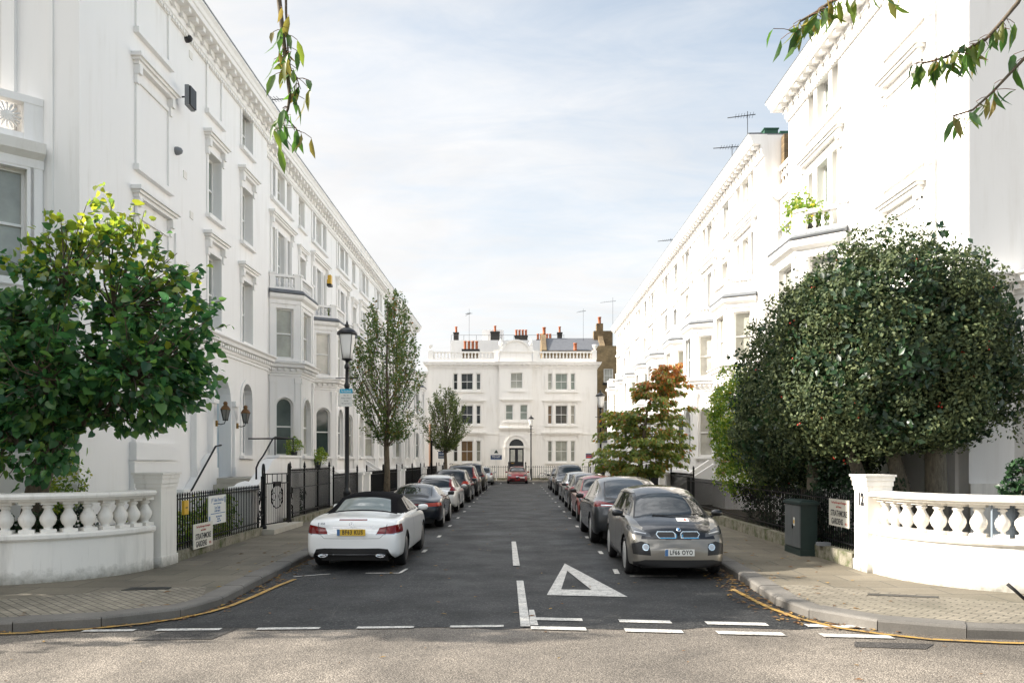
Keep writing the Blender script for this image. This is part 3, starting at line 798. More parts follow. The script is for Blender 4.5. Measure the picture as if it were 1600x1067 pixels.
# ------------------------------------------------------------------ the corner house on the left
def corner_left():
    root = empty('corner_house', (0,0,0), 0, 'white stucco corner house with arched door and blank window panels beside the lime tree', 'house')
    st = M['stucco']; X, Y0, Y1, H = -8.4, 15.6, 27.3, 13.40
    P, L = wallframe((X,Y0),(X,Y1)); u = lambda y: y - Y0
    wins = [((u(24.75),u(25.72),11.48,12.72),.24,'pane_pale'),((u(22.05),u(23.0),8.62,10.35),.26,'pane_pale'),((u(24.75),u(25.72),8.62,10.3),.26,'pane_pale'),
            ((u(22.05),u(23.0),5.55,7.6),.26,'pane_pale'),((u(24.75),u(25.72),5.55,7.45),.26,'pane_pale'),((u(24.75),u(25.65),2.10,3.85,True),.24,'pane_dark')]
    door = (u(22.42),u(23.66),1.47,3.66,True)
    blank = [(u(22.02),u(23.0),11.42,12.72),(u(17.95),u(19.5),11.45,12.75),(u(17.95),u(19.5),8.45,10.3),(u(17.95),u(19.5),5.3,7.3)]
    mb = MB(); panel(mb, P, L, 0, H-.4, [w[0] for w in wins]+[door], .30, st)
    Pf, Lf = wallframe((-16.5,Y0),(X,Y0)); panel(mb, Pf, Lf, 0, H-.4, [], .2, st)
    mb.quad((X,Y1,0),(-8.85,Y1,0),(-8.85,Y1,H),(X,Y1,H),st); mb.quad((-8.85,Y1,0),(-8.85,28.1,0),(-8.85,28.1,H-.4),(-8.85,Y1,H-.4),st)
    mb.quad((-16.5,28.1,0),(-16.5,Y0,0),(-16.5,Y0,H),(-16.5,28.1,H),st); mb.quad((-8.85,28.1,0),(-16.5,28.1,0),(-16.5,28.1,H),(-8.85,28.1,H),st)
    mb.box(-16.4,X-.02,Y0+.02,28.05,H-.41,H-.05,st)
    mb.build('wall', parent=root)
    rf = MB(); rf.box(-16.3,X-.1,Y0+.1,28.1,H-.048,H+.03,M['lead']); rf.build('roof', parent=root)
    cornice(root, [(-16.5,Y0),(X,Y0),(X,Y1+.3)], H)
    t = MB()
    for a, b, c, e in blank:
        t.obox(P,a-.10,a,-.02,.045,c,e,st); t.obox(P,b,b+.10,-.02,.045,c,e,st); t.obox(P,a-.1,b+.1,-.02,.045,e+.001,e+.10,st); t.obox(P,a-.16,b+.16,-.02,.12,c-.13,c-.002,st)
    for a, b, z in ((u(17.8),u(19.65),10.62),(u(17.8),u(19.65),7.72),(u(21.9),u(23.15),10.62),(u(24.6),u(25.85),10.62),(u(21.9),u(23.15),7.9),(u(24.6),u(25.85),7.72)):
        hood(root, P, a, b, z, .30, .24, True, st)
    for w in wins[:5]: surround(root, P, w[0], .10, .04, st)
    surround(root, P, wins[5][0], .13, .05, st); surround(root, P, door, .22, .07, st, False); surround(root, P, (door[0]-.22,door[1]+.22,*door[2:]), .08, .035, st, False)
    for y in (22.2, 23.88): t.obox(P, u(y)-.13, u(y)+.13, -.02, .15, 1.47, 3.5, st); t.obox(P, u(y)-.18, u(y)+.18, -.02, .20, 3.502, 3.66, st); t.obox(P, u(y)-.17, u(y)+.17, -.02, .19, 1.47, 1.75, st)
    stringcourse(root, [(X,21.0),(X,Y1),(-8.85,Y1)], 5.42, st)
    t.obox(P, u(20.9), u(21.15), -.02, .16, .1, 5.0, st)
    t.obox(P, u(17.7), u(19.75), -.02, .10, 2.35, 4.9, st); t.obox(P, u(17.6), u(19.85), -.02, .16, 1.95, 2.35, st); t.obox(P, u(17.6), u(19.85), -.02, .12, .1, 1.94, st)
    t.obox(P, u(19.9), u(20.5), -.02, .05, 6.4, 7.5, st)
    for y, z in ((20.55,9.15),(20.9,12.35),(20.95,8.25),(20.7,6.9),(21.1,11.15)):
        t.obox(P, u(y)-.10, u(y)+.10, -.02, .018, z-.09, z+.09, M['stucco_wall'])
    t.obox(Pf, 0, Lf, -.02, .07, .1, 1.5, st)
    t.split('moulding', root)
    for h, d, pm in wins: window(root, P, h, d, pm)
    d = MB(); d.obox(P, door[0], door[1], -.34, -.28, 1.47, 4.3, M['oxide_door']); d.obox(P, door[0]+.14, door[1]-.14, -.282, -.265, 1.7, 2.5, M['oxide_door']); d.obox(P, door[0]+.14, door[1]-.14, -.282, -.265, 2.62, 3.5, M['oxide_door'])
    d.build('door', parent=root)
    # bay on the side-street front
    plan = [(-13.7,Y0),(-12.5,Y0-1.15),(-10.3,Y0-1.15),(-9.1,Y0)]
    b = MB(); ws = []
    for i in range(3):
        Pb, Lb = wallframe(plan[i], plan[i+1]); c = Lb/2; hw = .55 if i != 1 else .8
        h1 = (c-hw,c+hw,5.35,7.45); h0 = (c-hw,c+hw,2.1,4.2); panel(b, Pb, Lb, 0, 7.95, [h1,h0], .18, st); ws += [(Pb,h1),(Pb,h0)]
        surround(b, Pb, h1, .12, .05, st); surround(b, Pb, h0, .12, .05, st)
        for uu in (.12,Lb-.12): b.obox(Pb, uu-.1, uu+.1, -.02, .05, 5.5, 7.6, st)
    stringcourse(b, plan, 5.1, st); b.sweep(plan, [(-.02,7.5),(.06,7.5),(.06,7.66),(.2,7.76),(.26,7.94),(-.3,7.98)], st)
    bo = b.build('bay', parent=root)
    for Pb, h in ws: window(bo, Pb, h, .18, 'pane_pale')
    ba = MB()
    for i in range(3):
        Pb, Lb = wallframe(plan[i], plan[i+1])
        ba.obox(Pb, 0, Lb, -.18, -.02, 7.985, 8.15, st); ba.obox(Pb, 0, Lb, -.2, .02, 8.72, 8.86, st)
        for uu in (.16,Lb-.16): ba.obox(Pb, uu-.16, uu+.16, -.19, .01, 8.0, 8.85, st)
        for c0 in (Lb*.35, Lb*.65):
            for k in range(8):
                a0 = PI*k/8; du, dz = .24*math.cos(a0), .24*math.sin(a0)
                ba.tube([P_ for P_ in (Pb(c0-du,-.1,8.435-dz), Pb(c0+du,-.1,8.435+dz))], .022, 4, st)
    ba.build('balcony', parent=bo)
    f2 = MB(); 
    for xx in (-13.9, -9.72): f2.obox(Pf, xx+16.5-.12, xx+16.5+.12, -.02, .09, 8.0, 12.5, st)
    for xx in (-8.95,): f2.obox(Pf, xx+16.5-.05, xx+16.5+.05, -.02, .03, 0, 12.6, st)
    f2.split('pilaster', root)
    for ua, ub in ((3.0,4.0),(5.45,6.55)):
        hw_ = (ua, ub, 8.9, 11.0)
        window(root, (lambda q: (lambda a_, d_, z_: q(a_, d_+.20, z_)))(Pf), hw_, .18, 'pane_pale')
    # stair rising along the wall to the landing
    s = MB()
    for k in range(8): s.box(-8.18, -6.98, 20.25+.27*k, 24.6, .10+.17*k, .10+.17*(k+1)-.002, M['step_stone'])
    s.build('entrance_steps', parent=root)
    w = MB()
    def ramp(x0, x1, pts):
        n = len(pts); v = [(x0,y,z) for y,z in pts] + [(x1,y,z) for y,z in pts]
        w.add(v, [tuple(range(n)), tuple(range(2*n-1,n-1,-1))] + [(i,i+n,(i+1)%n+n,(i+1)%n) for i in range(n)], st)
    ramp(-8.39,-8.19,[(19.9,.1),(22.2,.1),(22.2,2.15),(21.9,2.12),(21.4,1.85),(20.5,1.25),(20.2,1.15),(19.9,1.15)])
    ramp(-6.97,-6.67,[(20.6,.1),(24.9,.1),(24.9,2.02),(22.7,2.02),(22.2,1.95),(21.7,1.66),(21.0,1.34),(20.6,1.26)])
    w.box(-7.05,-6.58,20.1,20.6,.1,1.2,st); w.box(-7.12,-6.5,20.02,20.68,1.202,1.30,st); w.lathe([(.30,0),(.22,.07),(.14,.10),(.001,.13)], (-6.81,20.35,1.302), 4, st, smooth=False, rot=PI/4)
    w.box(-7.03,-6.62,22.6,24.95,2.022,2.09,st)
    w.box(-8.45,-8.12,19.72,20.0,.1,1.15,st); w.box(-8.5,-8.06,19.66,20.06,1.152,1.24,st)
    w.split('stair_wall', root)
    hr = MB(); I = M['iron']
    hr.tube([(-8.12,20.1,1.15),(-8.12,20.3,1.22),(-8.12,21.9,2.32),(-8.12,22.3,2.36)], .025, 6, I)
    hr.tube([(-6.82,21.25,1.45),(-6.82,21.25,1.75),(-6.82,21.45,1.9),(-6.82,21.8,2.05),(-6.82,22.7,2.55),(-6.82,22.95,2.60),(-6.82,24.8,2.60),(-8.2,24.8,2.60)], .024, 6, I)
    for y in (22.9, 24.75): hr.tube([(-6.82,y,2.0),(-6.82,y,2.6)], .018, 5, I)
    hr.split('handrail', root)
    return root
corner_left()

# ------------------------------------------------------------------ the corner house on the right
def corner_right():
    root = empty('corner_house', (0,0,0), 0, 'sunlit white corner house with a balcony bay and drainpipe behind the holly trees', 'house')
    st = M['stucco']; X, Y0, Y1, H = 8.45, 15.2, 25.3, 13.25
    P, L = wallframe((X,Y1),(X,Y0)); u = lambda y: Y1 - y
    wins = []
    uc = u(22.5)
    for a, b in ((-1.1,-.68),(-.42,.42),(.68,1.1)):
        wins.append(((uc+a,uc+b,11.3,12.55),.26,'pane_pale')); wins.append(((uc+a,uc+b,8.05,10.2),.26,'pane_pale'))
    mb = MB(); panel(mb, P, L, 0, H-.4, [w[0] for w in wins]+[(uc-1.3,uc+1.3,1.5,7.4)], .28, st)
    Pf, Lf = wallframe((X,Y0),(24,Y0)); panel(mb, Pf, Lf, 0, H-.4, [], .2, st)
    mb.quad((9.3,Y1,0),(X,Y1,0),(X,Y1,H),(9.3,Y1,H),st); mb.quad((24,Y0,0),(24,28.6,0),(24,28.6,H),(24,Y0,H),st); mb.quad((24,Y1,0),(9.3,Y1,0),(9.3,Y1,H),(24,Y1,H),st)
    mb.box(X+.02,23.9,Y0+.02,Y1-.02,H-.41,H-.05,st)
    mb.build('wall', parent=root)
    rf = MB(); rf.box(X+.1,23.8,Y0+.1,Y1-.1,H-.048,H+.03,M['lead']); rf.build('roof', parent=root)
    cornice(root, [(9.3,Y1),(X,Y1),(X,Y0),(24,Y0)], H)
    t = MB()
    t.obox(P, uc-1.35, uc+1.35, -.02, .13, 11.3-.14, 11.3-.02, st)
    hood(root, P, uc-1.4, uc+1.4, 10.5, .30, .24, True, st)
    for uu in (-1.22,-.55,.55,1.22): t.obox(P, uc+uu-.07, uc+uu+.07, -.02, .045, 8.05, 10.3, st)
    ub = u(17.8)
    for c, e, hd in ((8.25,10.2,True),(5.3,7.35,True),(11.25,12.5,False)):
        a, b = ub-.78, ub+.78
        t.obox(P,a-.10,a,-.02,.045,c,e,st); t.obox(P,b,b+.10,-.02,.045,c,e,st); t.obox(P,a-.1,b+.1,-.02,.045,e+.001,e+.10,st); t.obox(P,a-.18,b+.18,-.02,.13,c-.13,c-.002,st)
        if hd: hood(root, P, a-.1, b+.1, e+.25, .30, .24, True, st)
    t.obox(P, u(20.2), u(19.9), -.02, .02, 9.0, 9.25, M['stucco_wall']); t.obox(P, u(20.0), u(19.75), -.02, .03, 6.7, 6.95, M['rust'])
    t.obox(P, u(16.3), u(15.55), -.02, .07, .1, 4.9, st); stringcourse(root, [(X,20.5),(X,Y0),(9.3,Y0)], 5.42, st, False)
    t.obox(Pf, 0, Lf, -.02, .06, .1, 1.52, M['stucco_wall'])
    t.split('moulding', root)
    for h, d, pm in wins: window(root, P, h, d, pm)
    pp = MB(); pp.tube([(X-.10,16.4,.1),(X-.10,16.4,12.5)], .05, 8, st)
    for z in (3.2,5.9,7.9,10.9): pp.lathe([(.07,0),(.07,.12)], (X-.10,16.4,z), 8, st)
    pp.build('drainpipe', parent=root)
    plan = [(X,24.25),(X-1.0,23.35),(X-1.0,21.65),(X,20.75)]
    b = MB(); ws = []
    for i in range(3):
        Pb, Lb = wallframe(plan[i], plan[i+1]); c = Lb/2; hw = .55 if i == 1 else .38
        h1 = (c-hw,c+hw,5.5,7.3); h0 = (c-hw,c+hw,2.1,4.2-hw,True); panel(b, Pb, Lb, 0, 7.95, [h1,h0], .18, st); ws += [(Pb,h1),(Pb,h0)]
        surround(b, Pb, h1, .11, .04, st); surround(b, Pb, h0, .10, .04, st)
        for uu in (.12,Lb-.12): b.obox(Pb, uu-.1, uu+.1, -.02, .05, 5.5, 7.4, st)
    stringcourse(b, plan, 5.42, st); b.sweep(plan, [(-.02,7.36),(.06,7.36),(.06,7.5),(.2,7.58),(.24,7.74),(-.3,7.78)], st)
    bo = b.build('bay', parent=root)
    for Pb, h in ws: window(bo, Pb, h, .18, 'pane_pale')
    ld = MB(); ld.sweep(plan, [(-.3,7.785),(.22,7.785),(.24,7.82),(.10,7.92),(-.3,7.94)], M['lead']); ld.add([(X,20.75,7.9),(X-.8,21.65,7.9),(X-.8,23.35,7.9),(X,24.25,7.9)],[(0,1,2,3)],M['lead']); ld.build('lead_roof', parent=bo)
    ba = MB()
    for i in range(3):
        Pb, Lb = wallframe(plan[i], plan[i+1]); balustrade(ba, Pb, Lb, 7.93, 8.55, -.06, st, .20, .85)
        for uu in (.13,Lb-.13): pier_box(ba, Pb, uu, .24, -.17, .05, 7.92, 8.52, st)
    ba.build('balcony', parent=bo)
    # portico bay on the side-street front, mostly outside the view
    pl2 = [(9.3,Y0),(9.9,Y0-.9),(14,Y0-.9),(14.6,Y0)]
    q = MB()
    for i in range(3):
        Pb, Lb = wallframe(pl2[i], pl2[i+1]); panel(q, Pb, Lb, 0, 4.9, [(Lb/2-.3,Lb/2+.3,2.2,4.2)] if i != 1 else [(.6,1.8,2.2,4.2),(2.3,3.5,2.2,4.2)], .18, st)
        for h in ([(Lb/2-.3,Lb/2+.3,2.2,4.2)] if i != 1 else [(.6,1.8,2.2,4.2),(2.3,3.5,2.2,4.2)]): ws.append((Pb,h))
    stringcourse(q, pl2, 5.42, st); q.sweep(pl2,[(-.02,.1),(.06,.1),(.06,1.5),(-.02,1.52)],M['stucco_wall'])
    qo = q.build('side_bay', parent=root)
    for Pb, h in ws[6:]: window(qo, Pb, h, .18, 'pane_pale')
    return root
corner_right()
def link_right():
    root = empty('link_house', (0,0,0), 0, 'narrow set-back white link building with pierced parapet between the right corner house and terrace', 'building')
    st = M['stucco']; P, L = wallframe((9.25,28.6),(9.25,25.32))
    mb = MB(); h = (1.0,2.2,8.3,10.2); panel(mb, P, L, 0, 11.1, [h], .2, st); mb.box(9.3,20,25.32,28.6,11.0,11.08,M['lead']); mb.build('wall', parent=root)
    window(root, P, h, .2, 'pane_pale')
    t = MB(); hood(root, P, .8, 2.4, 10.45, .25, .2, True, st); surround(root, P, h, .1, .04, st); t.sweep([(9.25,28.6),(9.25,25.32)],[(-.1,11.08),(.1,11.08),(.25,11.2),(.28,11.32),(-.1,11.34)],st); t.split('moulding', root)
    pa = MB(); pa.obox(P,0,L,-.12,0,11.35,11.5,st); pa.obox(P,0,L,-.14,.02,12.1,12.25,st)
    for k in range(11):
        for j in range(2): pa.obox(P, .02+.3*k+.05*j, .16+.3*k+.05*j, -.10,-.02, 11.5+.3*j, 11.62+.3*j, st); pa.tube([P(.05+.3*k,-.06,11.5),P(.30+.3*k,-.06,12.1)],.03,4,st); pa.tube([P(.30+.3*k,-.06,11.5),P(.05+.3*k,-.06,12.1)],.03,4,st)
    pa.build('parapet', parent=root)
    br = MB(); br.box(9.3,18,28.3,28.62,11.1,13.3,M['old_brick']); br.build('party_wall', parent=root)
    gh = MB(); gh.box(8.80,9.28,28.9,29.7,13.4,13.70,M['green_tile']); gh.box(8.77,9.31,28.87,29.73,13.702,13.74,M['green_tile']); gh.box(9.29,10.4,28.7,29.7,13.4,13.56,M['green_tile']); gh.build('roof_hatch', parent=root)
link_right()

# ------------------------------------------------------------------ the house closing the street
def end_house():
    root = empty('end_house', (0,0,0), 0, 'weathered cream stucco house closing the end of the street behind the red car', 'house')
    st = M['stucco_old']; Y = 74.5; xs = [(-8.2,-1.62,Y),(-1.62,1.38,Y-.35),(1.38,7.33,Y)]
    mb = MB(); wins = []
    trip = lambda c, z0, z1: [(c-1.25,c-.85,z0,z1),(c-.55,c+.55,z0,z1),(c+.85,c+1.25,z0,z1)]
    for i, (a, b, y) in enumerate(xs):
        P, L = wallframe((a,y),(b,y)); hs_ = []
        if i == 1:
            c = -.06 - a
            hs_ = [(c-.55,c+.55,8.42,9.86),(c-1.0,c-.32,5.56,6.95),(c+.32,c+1.0,5.56,6.95),(c-.68,c+.68,.5,3.15,True)]
            pm = 'pane_pale'
        else:
            c = (-4.6 if i == 0 else 4.05) - a
            hs_ = trip(c,8.33,9.85)+trip(c,5.2,6.92)+trip(c,1.75,3.67); pm = None
        panel(mb, P, L, 0, 10.6, hs_, .2, st)
        for k, h in enumerate(hs_):
            if i == 1 and k == 3: continue
            p_ = pm or ('pane_dark' if (i == 0 and k < 6) else 'pane_warm' if i == 0 or 3 <= k < 6 else 'pane_pale')
            wins.append((P,h,p_))
    for x in (-1.62,1.38): mb.quad((x,Y-.35,0),(x,Y,0),(x,Y,10.6),(x,Y-.35,10.6),st)
    for x in (-8.2,7.33): mb.quad((x,Y,0),(x,Y+9,0),(x,Y+9,10.6),(x,Y,10.6),st)
    mb.box(-8.19,7.32,Y+.01,Y+9,10.0,10.62,st)
    mb.build('wall', parent=root)
    for P, h, p_ in wins: window(root, P, h, .2, p_, bars=1 if (h[1]-h[0]) > .9 else 0)
    t = MB()
    for i, (a, b, y) in enumerate(xs):
        P, L = wallframe((a,y),(b,y))
        if i == 1:
            c = -.06 - a
            hood(root,P,c-1.35,c+1.35,7.25,.28,.22,False,st); hood(root,P,c-1.45,c+1.45,4.62,.30,.25,False,st); t.obox(P,c-1.2,c+1.2,-.02,.1,5.28,5.42,st); t.obox(P,c-.8,c+.8,-.02,.1,8.1,8.24,st)
            surround(root,P,(c-.68,c+.68,.5,3.15,True),.22,.06,st,False); surround(root,P,(c-.95,c+.95,.5,3.15,True),.10,.10,st,False)
            for s_ in (-1,1): t.obox(P,c+s_*.92-.2,c+s_*.92+.2,-.02,.14,3.0,3.14,st)
        else:
            c = (-4.6 if i == 0 else 4.05) - a
            t.obox(P,c-1.5,c+1.5,-.02,.14,8.1,8.22,st); t.obox(P,c-1.5,c+1.5,-.02,.14,4.98,5.1,st); t.obox(P,c-1.5,c+1.5,-.02,.14,1.55,1.68,st)
            hood(root,P,c-1.6,c+1.6,7.2,.25,.2,True,st); hood(root,P,c-1.65,c+1.65,4.2,.32,.28,True,st)
            v = [P(c-.9,.0,7.4),P(c+.9,.0,7.4),P(c,.0,7.95),P(c-.9,.2,7.4),P(c+.9,.2,7.4),P(c,.2,7.95)]; t.add(v,[(3,4,5),(0,3,5,2),(1,2,5,4)],st)
            for u_ in (-1.42,-.7,.7,1.42):
                for z0,z1 in ((8.33,9.95),(5.2,7.0),(1.75,3.8)): t.obox(P,c+u_-.09,c+u_+.09,-.02,.06,z0,z1,st)
            t.obox(P,0,L,-.02,.05,4.25,4.38,st)
    t.split('moulding', root)
    cornice(root, [(-8.2,Y+1.5),(-8.2,Y),(-1.62,Y),(-1.62,Y-.35),(1.38,Y-.35),(1.38,Y),(7.33,Y),(7.33,Y+1.5)][0:8], 10.85, .75, gutter=False)
    pa = MB()
    for a, b in ((-8.1,-1.75),(1.55,7.25)):
        P, L = wallframe((a,Y),(b,Y)); pa.obox(P,0,L,-.2,.1,10.86,11.1,st); balustrade(pa,P,L,11.1,11.85,-.05,st,.30,1.5,.35,.22)
        for u_ in (.18,L-.18): pa.obox(P,u_-.22,u_+.22,-.2,.12,11.1,11.95,st)
    for x in (-8.0,7.15): pa.lathe([(.10,0),(.08,.12),(.16,.2),(.26,.42),(.28,.5),(.2,.52),(.001,.55)],(x,Y+.05,11.95),10,st)
    pa.split('balustrade', root, .2)
    pe = MB(); P, L = wallframe((-1.62,Y-.35),(1.38,Y-.35))
    pe.obox(P,.05,L-.05,-.3,.1,10.86,11.9,st)
    op = [(L/2-1.1*math.cos(PI*i/14), 11.9+.85*math.sin(PI*i/14)) for i in range(15)]
    v = [P(u_,.1,z) for u_,z in op]+[P(u_,-.3,z) for u_,z in op]
    pe.add(v,[tuple(range(14,-1,-1))]+[(i,i+1,i+16,i+15) for i in range(14)],st)
    o2 = [(L/2-1.25*math.cos(PI*i/14), 11.88+1.0*math.sin(PI*i/14)) for i in range(15)]
    for i in range(14): 
        q4 = [o2[i],o2[i+1],op[i+1],op[i]]; vv=[P(u_,.22,z) for u_,z in q4]+[P(u_,-.3,z) for u_,z in q4]; pe.add(vv,[(0,1,2,3),(0,4,5,1),(2,6,7,3)],st)
    pe.obox(P,-.1,L+.1,-.3,.2,11.72,11.88,st)
    for u_ in (.12,L-.12): pe.obox(P,u_-.18,u_+.18,-.25,.15,11.885,12.3,st); pe.lathe([(.08,0),(.16,.12),(.2,.3),(.1,.42),(.05,.5),(.09,.58),(.001,.7)],P(u_,-.05,12.3),8,st)
    pe.build('pediment', parent=root)
    rf = MB(); rf.box(-8.0,7.2,Y+.2,Y+9,10.63,10.8,M['lead']); rf.build('roof', parent=root)
    d = MB(); P, L = wallframe((-1.62,Y-.35),(1.38,Y-.35)); c = 1.56
    d.obox(P,c-.66,c+.66,-.24,-.17,.5,3.02,M['door_black'])
    for s_ in (-1,1): d.obox(P,c+s_*.34-.2,c+s_*.34+.2,-.172,-.15,1.75,2.85,M['mesh_blue'] if False else M['pane_pale']); d.obox(P,c+s_*.34-.2,c+s_*.34+.2,-.172,-.15,.7,1.5,M['door_black'])
    d.obox(P,c-.5,c-.2,-.15,-.13,1.58,1.66,M['brass']); d.obox(P,c-.68,c+.68,-.25,-.12,3.02,3.2,st)
    do = d.build('door', parent=root)
    g = MB(); g.add([P(c-.66,-.18,3.2),P(c+.66,-.18,3.2)]+[P(u_,-.18,z) for u_,z in reversed(arcpts(c-.66,c+.66,3.2))],[tuple(range(NARC+3))],M['pane_dark']); g.build('fanlight', parent=do)
    sp = MB()
    for k in range(3): sp.box(-.95,.85,Y-.9-.28*(2-k)-.35,Y-.36,.12+.13*k,.12+.13*(k+1)-.002,M['step_stone'])
    sp.build('doorstep', parent=root)
    ch = MB(); ch.box(-5.35,-3.75,Y+5,Y+6,10.6,12.55,M['old_brick']); ch.box(-5.42,-3.68,Y+4.93,Y+6.07,12.552,12.75,M['soot'])
    co = ch.build('chimney', parent=root)
    for k in range(4):
        p = MB(); p.lathe([(.16,0),(.13,.1),(.12,.72),(.155,.76),(.155,.84)],(-5.12+.38*k,Y+5.5,12.75),10,M['terracotta']); p.build('chimney_pot', parent=co)
    dp = MB(); dp.tube([(1.30,Y-.12,.1),(1.30,Y-.12,10.1)],.05,6,M['stucco_old']); dp.tube([(-7.95,Y-.12,.1),(-7.95,Y-.12,5.2)],.10,6,M['rust']); dp.split('drainpipe', root)
end_house()
def chimney_pots(parent, pts, stack, r=.14, h=.7):
    for (x, y, z) in pts:
        p = MB(); p.lathe([(r*1.25,0),(r,.08),(r*.95,h*.85),(r*1.25,h*.9),(r*1.25,h)],(x,y,z),8,M['terracotta']); p.build('chimney_pot', parent=parent)
def rear_block():
    root = empty('rear_block', (0,0,0), 0, 'plain white block with a flat roof rising behind the pediment of the end house', 'building')
    st = M['stucco']; Y = 100; mb = MB()
    P, L = wallframe((-8.2,Y),(5.9,Y)); hs_ = [(4.9,6.0,12.0,14.0),(8.1,9.1,12.0,14.0),(12.6,13.6,12.0,14.2)]
    panel(mb,P,L,0,16.6,hs_,.2,st); mb.box(-8.19,5.89,Y+.02,Y+12,16.0,16.62,st); mb.quad((5.9,Y,0),(5.9,Y+12,0),(5.9,Y+12,16.6),(5.9,Y,16.6),st); mb.quad((-8.2,Y+12,0),(-8.2,Y,0),(-8.2,Y,16.6),(-8.2,Y+12,16.6),st)
    mb.box(-4.4,-1.7,Y+2,Y+6,16.6,18.2,st); mb.build('wall', parent=root)
    for h in hs_: window(root,P,h,.2,'pane_pale',bars=2)
    rl = MB(); rl.tube([(-8.1,Y+.1,17.25),(5.8,Y+.1,17.25)],.02,4,M['iron'])
    for k in range(10): rl.tube([(-8.1+1.54*k,Y+.1,16.6),(-8.1+1.54*k,Y+.1,17.25)],.02,4,M['iron'])
    rl.build('roof_rail', parent=root)
    for x0, x1, n, zt in ((-7.9,-7.3,1,17.9),(-3.3,-2.2,1,18.0),(-.3,1.3,4,17.5),(5.0,5.6,1,17.9),(2.4,4.3,5,17.0)):
        c = MB(); c.box(x0,x1,Y+1,Y+1.7,16.62,zt-.3,M['soot']); c.box(x0-.05,x1+.05,Y+.95,Y+1.75,zt-.298,zt-.15,M['soot']); co = c.build('chimney', parent=root)
        chimney_pots(co,[(x0+(x1-x0)*(k+.5)/n,Y+1.35,zt-.15) for k in range(n)],None,.14,.75)
rear_block()
def slate_house():
    root = empty('slate_roof_house', (0,0,0), 0, 'brick house with a grey slate roof rising over the right balustrade of the end house', 'house')
    Y = 84; mb = MB(); mb.box(2.6,8.9,Y,Y+8,0,13.2,M['stock_brick']); mb.build('wall', parent=root)
    r = MB(); r.add([(3.1,Y-.2,13.2),(8.7,Y-.2,13.2),(8.7,Y+3.5,15.0),(3.1,Y+3.5,15.0),(8.7,Y+8,13.2),(3.1,Y+8,13.2)],[(0,1,2,3),(3,2,4,5)],M['slate']); r.build('roof', parent=root)
    g = MB()
    for x in (2.8,8.9):
        g.add([(x-.25,Y-.4,13.2),(x+.25,Y-.4,13.2),(x+.25,Y+3.5,15.5),(x-.25,Y+3.5,15.5),(x-.25,Y+8.2,13.2),(x+.25,Y+8.2,13.2)],[(0,1,2,3),(3,2,5,4),(1,5,2),(0,3,4)],M['old_brick'])
    g.split('gable_wall', root)
    c = MB(); c.box(8.2,10.2,Y+2.9,Y+3.9,13.2,15.7,M['old_brick']); c.box(8.5,9.2,Y+2.9,Y+3.9,15.7,16.5,M['old_brick']); co = c.build('chimney', parent=root)
    chimney_pots(co,[(8.85,Y+3.4,16.5),(2.9,Y+3.4,15.4),(6.0,Y-.1,13.2)],None,.17,.75)
slate_house()
def brick_house():
    root = empty('brick_house', (0,0,0), 0, 'yellow brown stock brick house with white sash windows right of the end house', 'house')
    Y = 77; mb = MB(); P, L = wallframe((7.45,Y),(12.5,Y)); hs_ = [(.75,1.65,9.25,10.55),(.75,1.65,5.9,7.5)]
    panel(mb,P,L,3.6,12.7,hs_,.12,M['stock_brick']); panel(mb,P,L,0,3.6,[(.3,1.4,.5,2.8)],.12,M['stucco_old'])
    mb.box(7.46,12.49,Y+.02,Y+8,12.2,12.72,M['stock_brick']); mb.quad((7.45,Y+8,0),(7.45,Y,0),(7.45,Y,12.7),(7.45,Y+8,12.7),M['stock_brick']); mb.build('wall', parent=root)
    for h in hs_: window(root,P,h,.10,'pane_pale',bars=2,frame=.08)
    window(root,P,(.3,1.4,.5,2.8),.1,'pane_pale',name='door')
    s = MB()
    for h in hs_: s.obox(P,h[0]-.1,h[1]+.1,-.02,.15,h[2]-.25,h[2]-.05,M['soot'])
    s.obox(P,0,L,-.02,.10,3.55,3.8,M['lead']); s.split('sill', root)
    dish = MB(); dish.lathe([(.001,0),(.2,.03),(.34,.10),(.36,.12)],(8.35,Y-.5,5.2),14,M['iron'],axis='y'); dish.tube([(8.35,Y-.4,5.2),(8.35,Y,5.0)],.03,5,M['iron'])
    tag(dish.build('satellite_dish'),'dark round satellite dish on the brick wall beside the far right street lamp','satellite dish')
brick_house()
def far_side():
    # the street's surroundings that a step aside would show
    mb = MB(); Y = 92; mb.box(-30,-9.5,Y,Y+8,0,11.5,M['stucco_old']); mb.box(-30.2,-9.3,Y-.2,Y+8.2,11.502,11.9,M['stucco_old'])
    for k in range(6):
        for z in (2,5.2,8.4): mb.box(-28+3*k,-27+3*k,Y-.03,Y+.03,z,z+1.8,M['pane_dark'])
    tag(mb.build('far_terrace'),'distant cream terrace glimpsed past the left end of the street','house')
far_side()

# roof aerials ------------------------------------------------------
def aerial(x, y, z, h, heading, lab, n=7, boom=.75):
    mb = MB(); I = M['iron']; mb.tube([(x,y,z),(x,y,z+h)],.013,5,I)
    c, s = math.cos(heading), math.sin(heading)
    mb.tube([(x-c*.3,y-s*.3,z+h*.93),(x+c*boom,y+s*boom,z+h*.90)],.016,4,I)
    for k in range(n):
        f = -.2+boom*k/n; l = .28-.012*k; q = (x+c*f,y+s*f,z+h*.92); mb.tube([(q[0]-s*l,q[1]+c*l,q[2]),(q[0]+s*l,q[1]-c*l,q[2])],.008,4,I)
    tag(mb.build('tv_aerial'), lab, 'aerial')
aerial(8.9,31.4,13.4,2.0,R(170),'tall roof aerial above the near end of the right terrace')
aerial(8.7,32.9,13.4,1.3,R(175),'lower roof aerial just beyond the tall one on the right terrace')
aerial(8.8,46.5,13.4,1.2,R(165),'small aerial on the middle of the right terrace roofline')
aerial(-8.9,29.0,13.4,1.5,R(-12),'aerial leaning over the gutter of the left terrace')
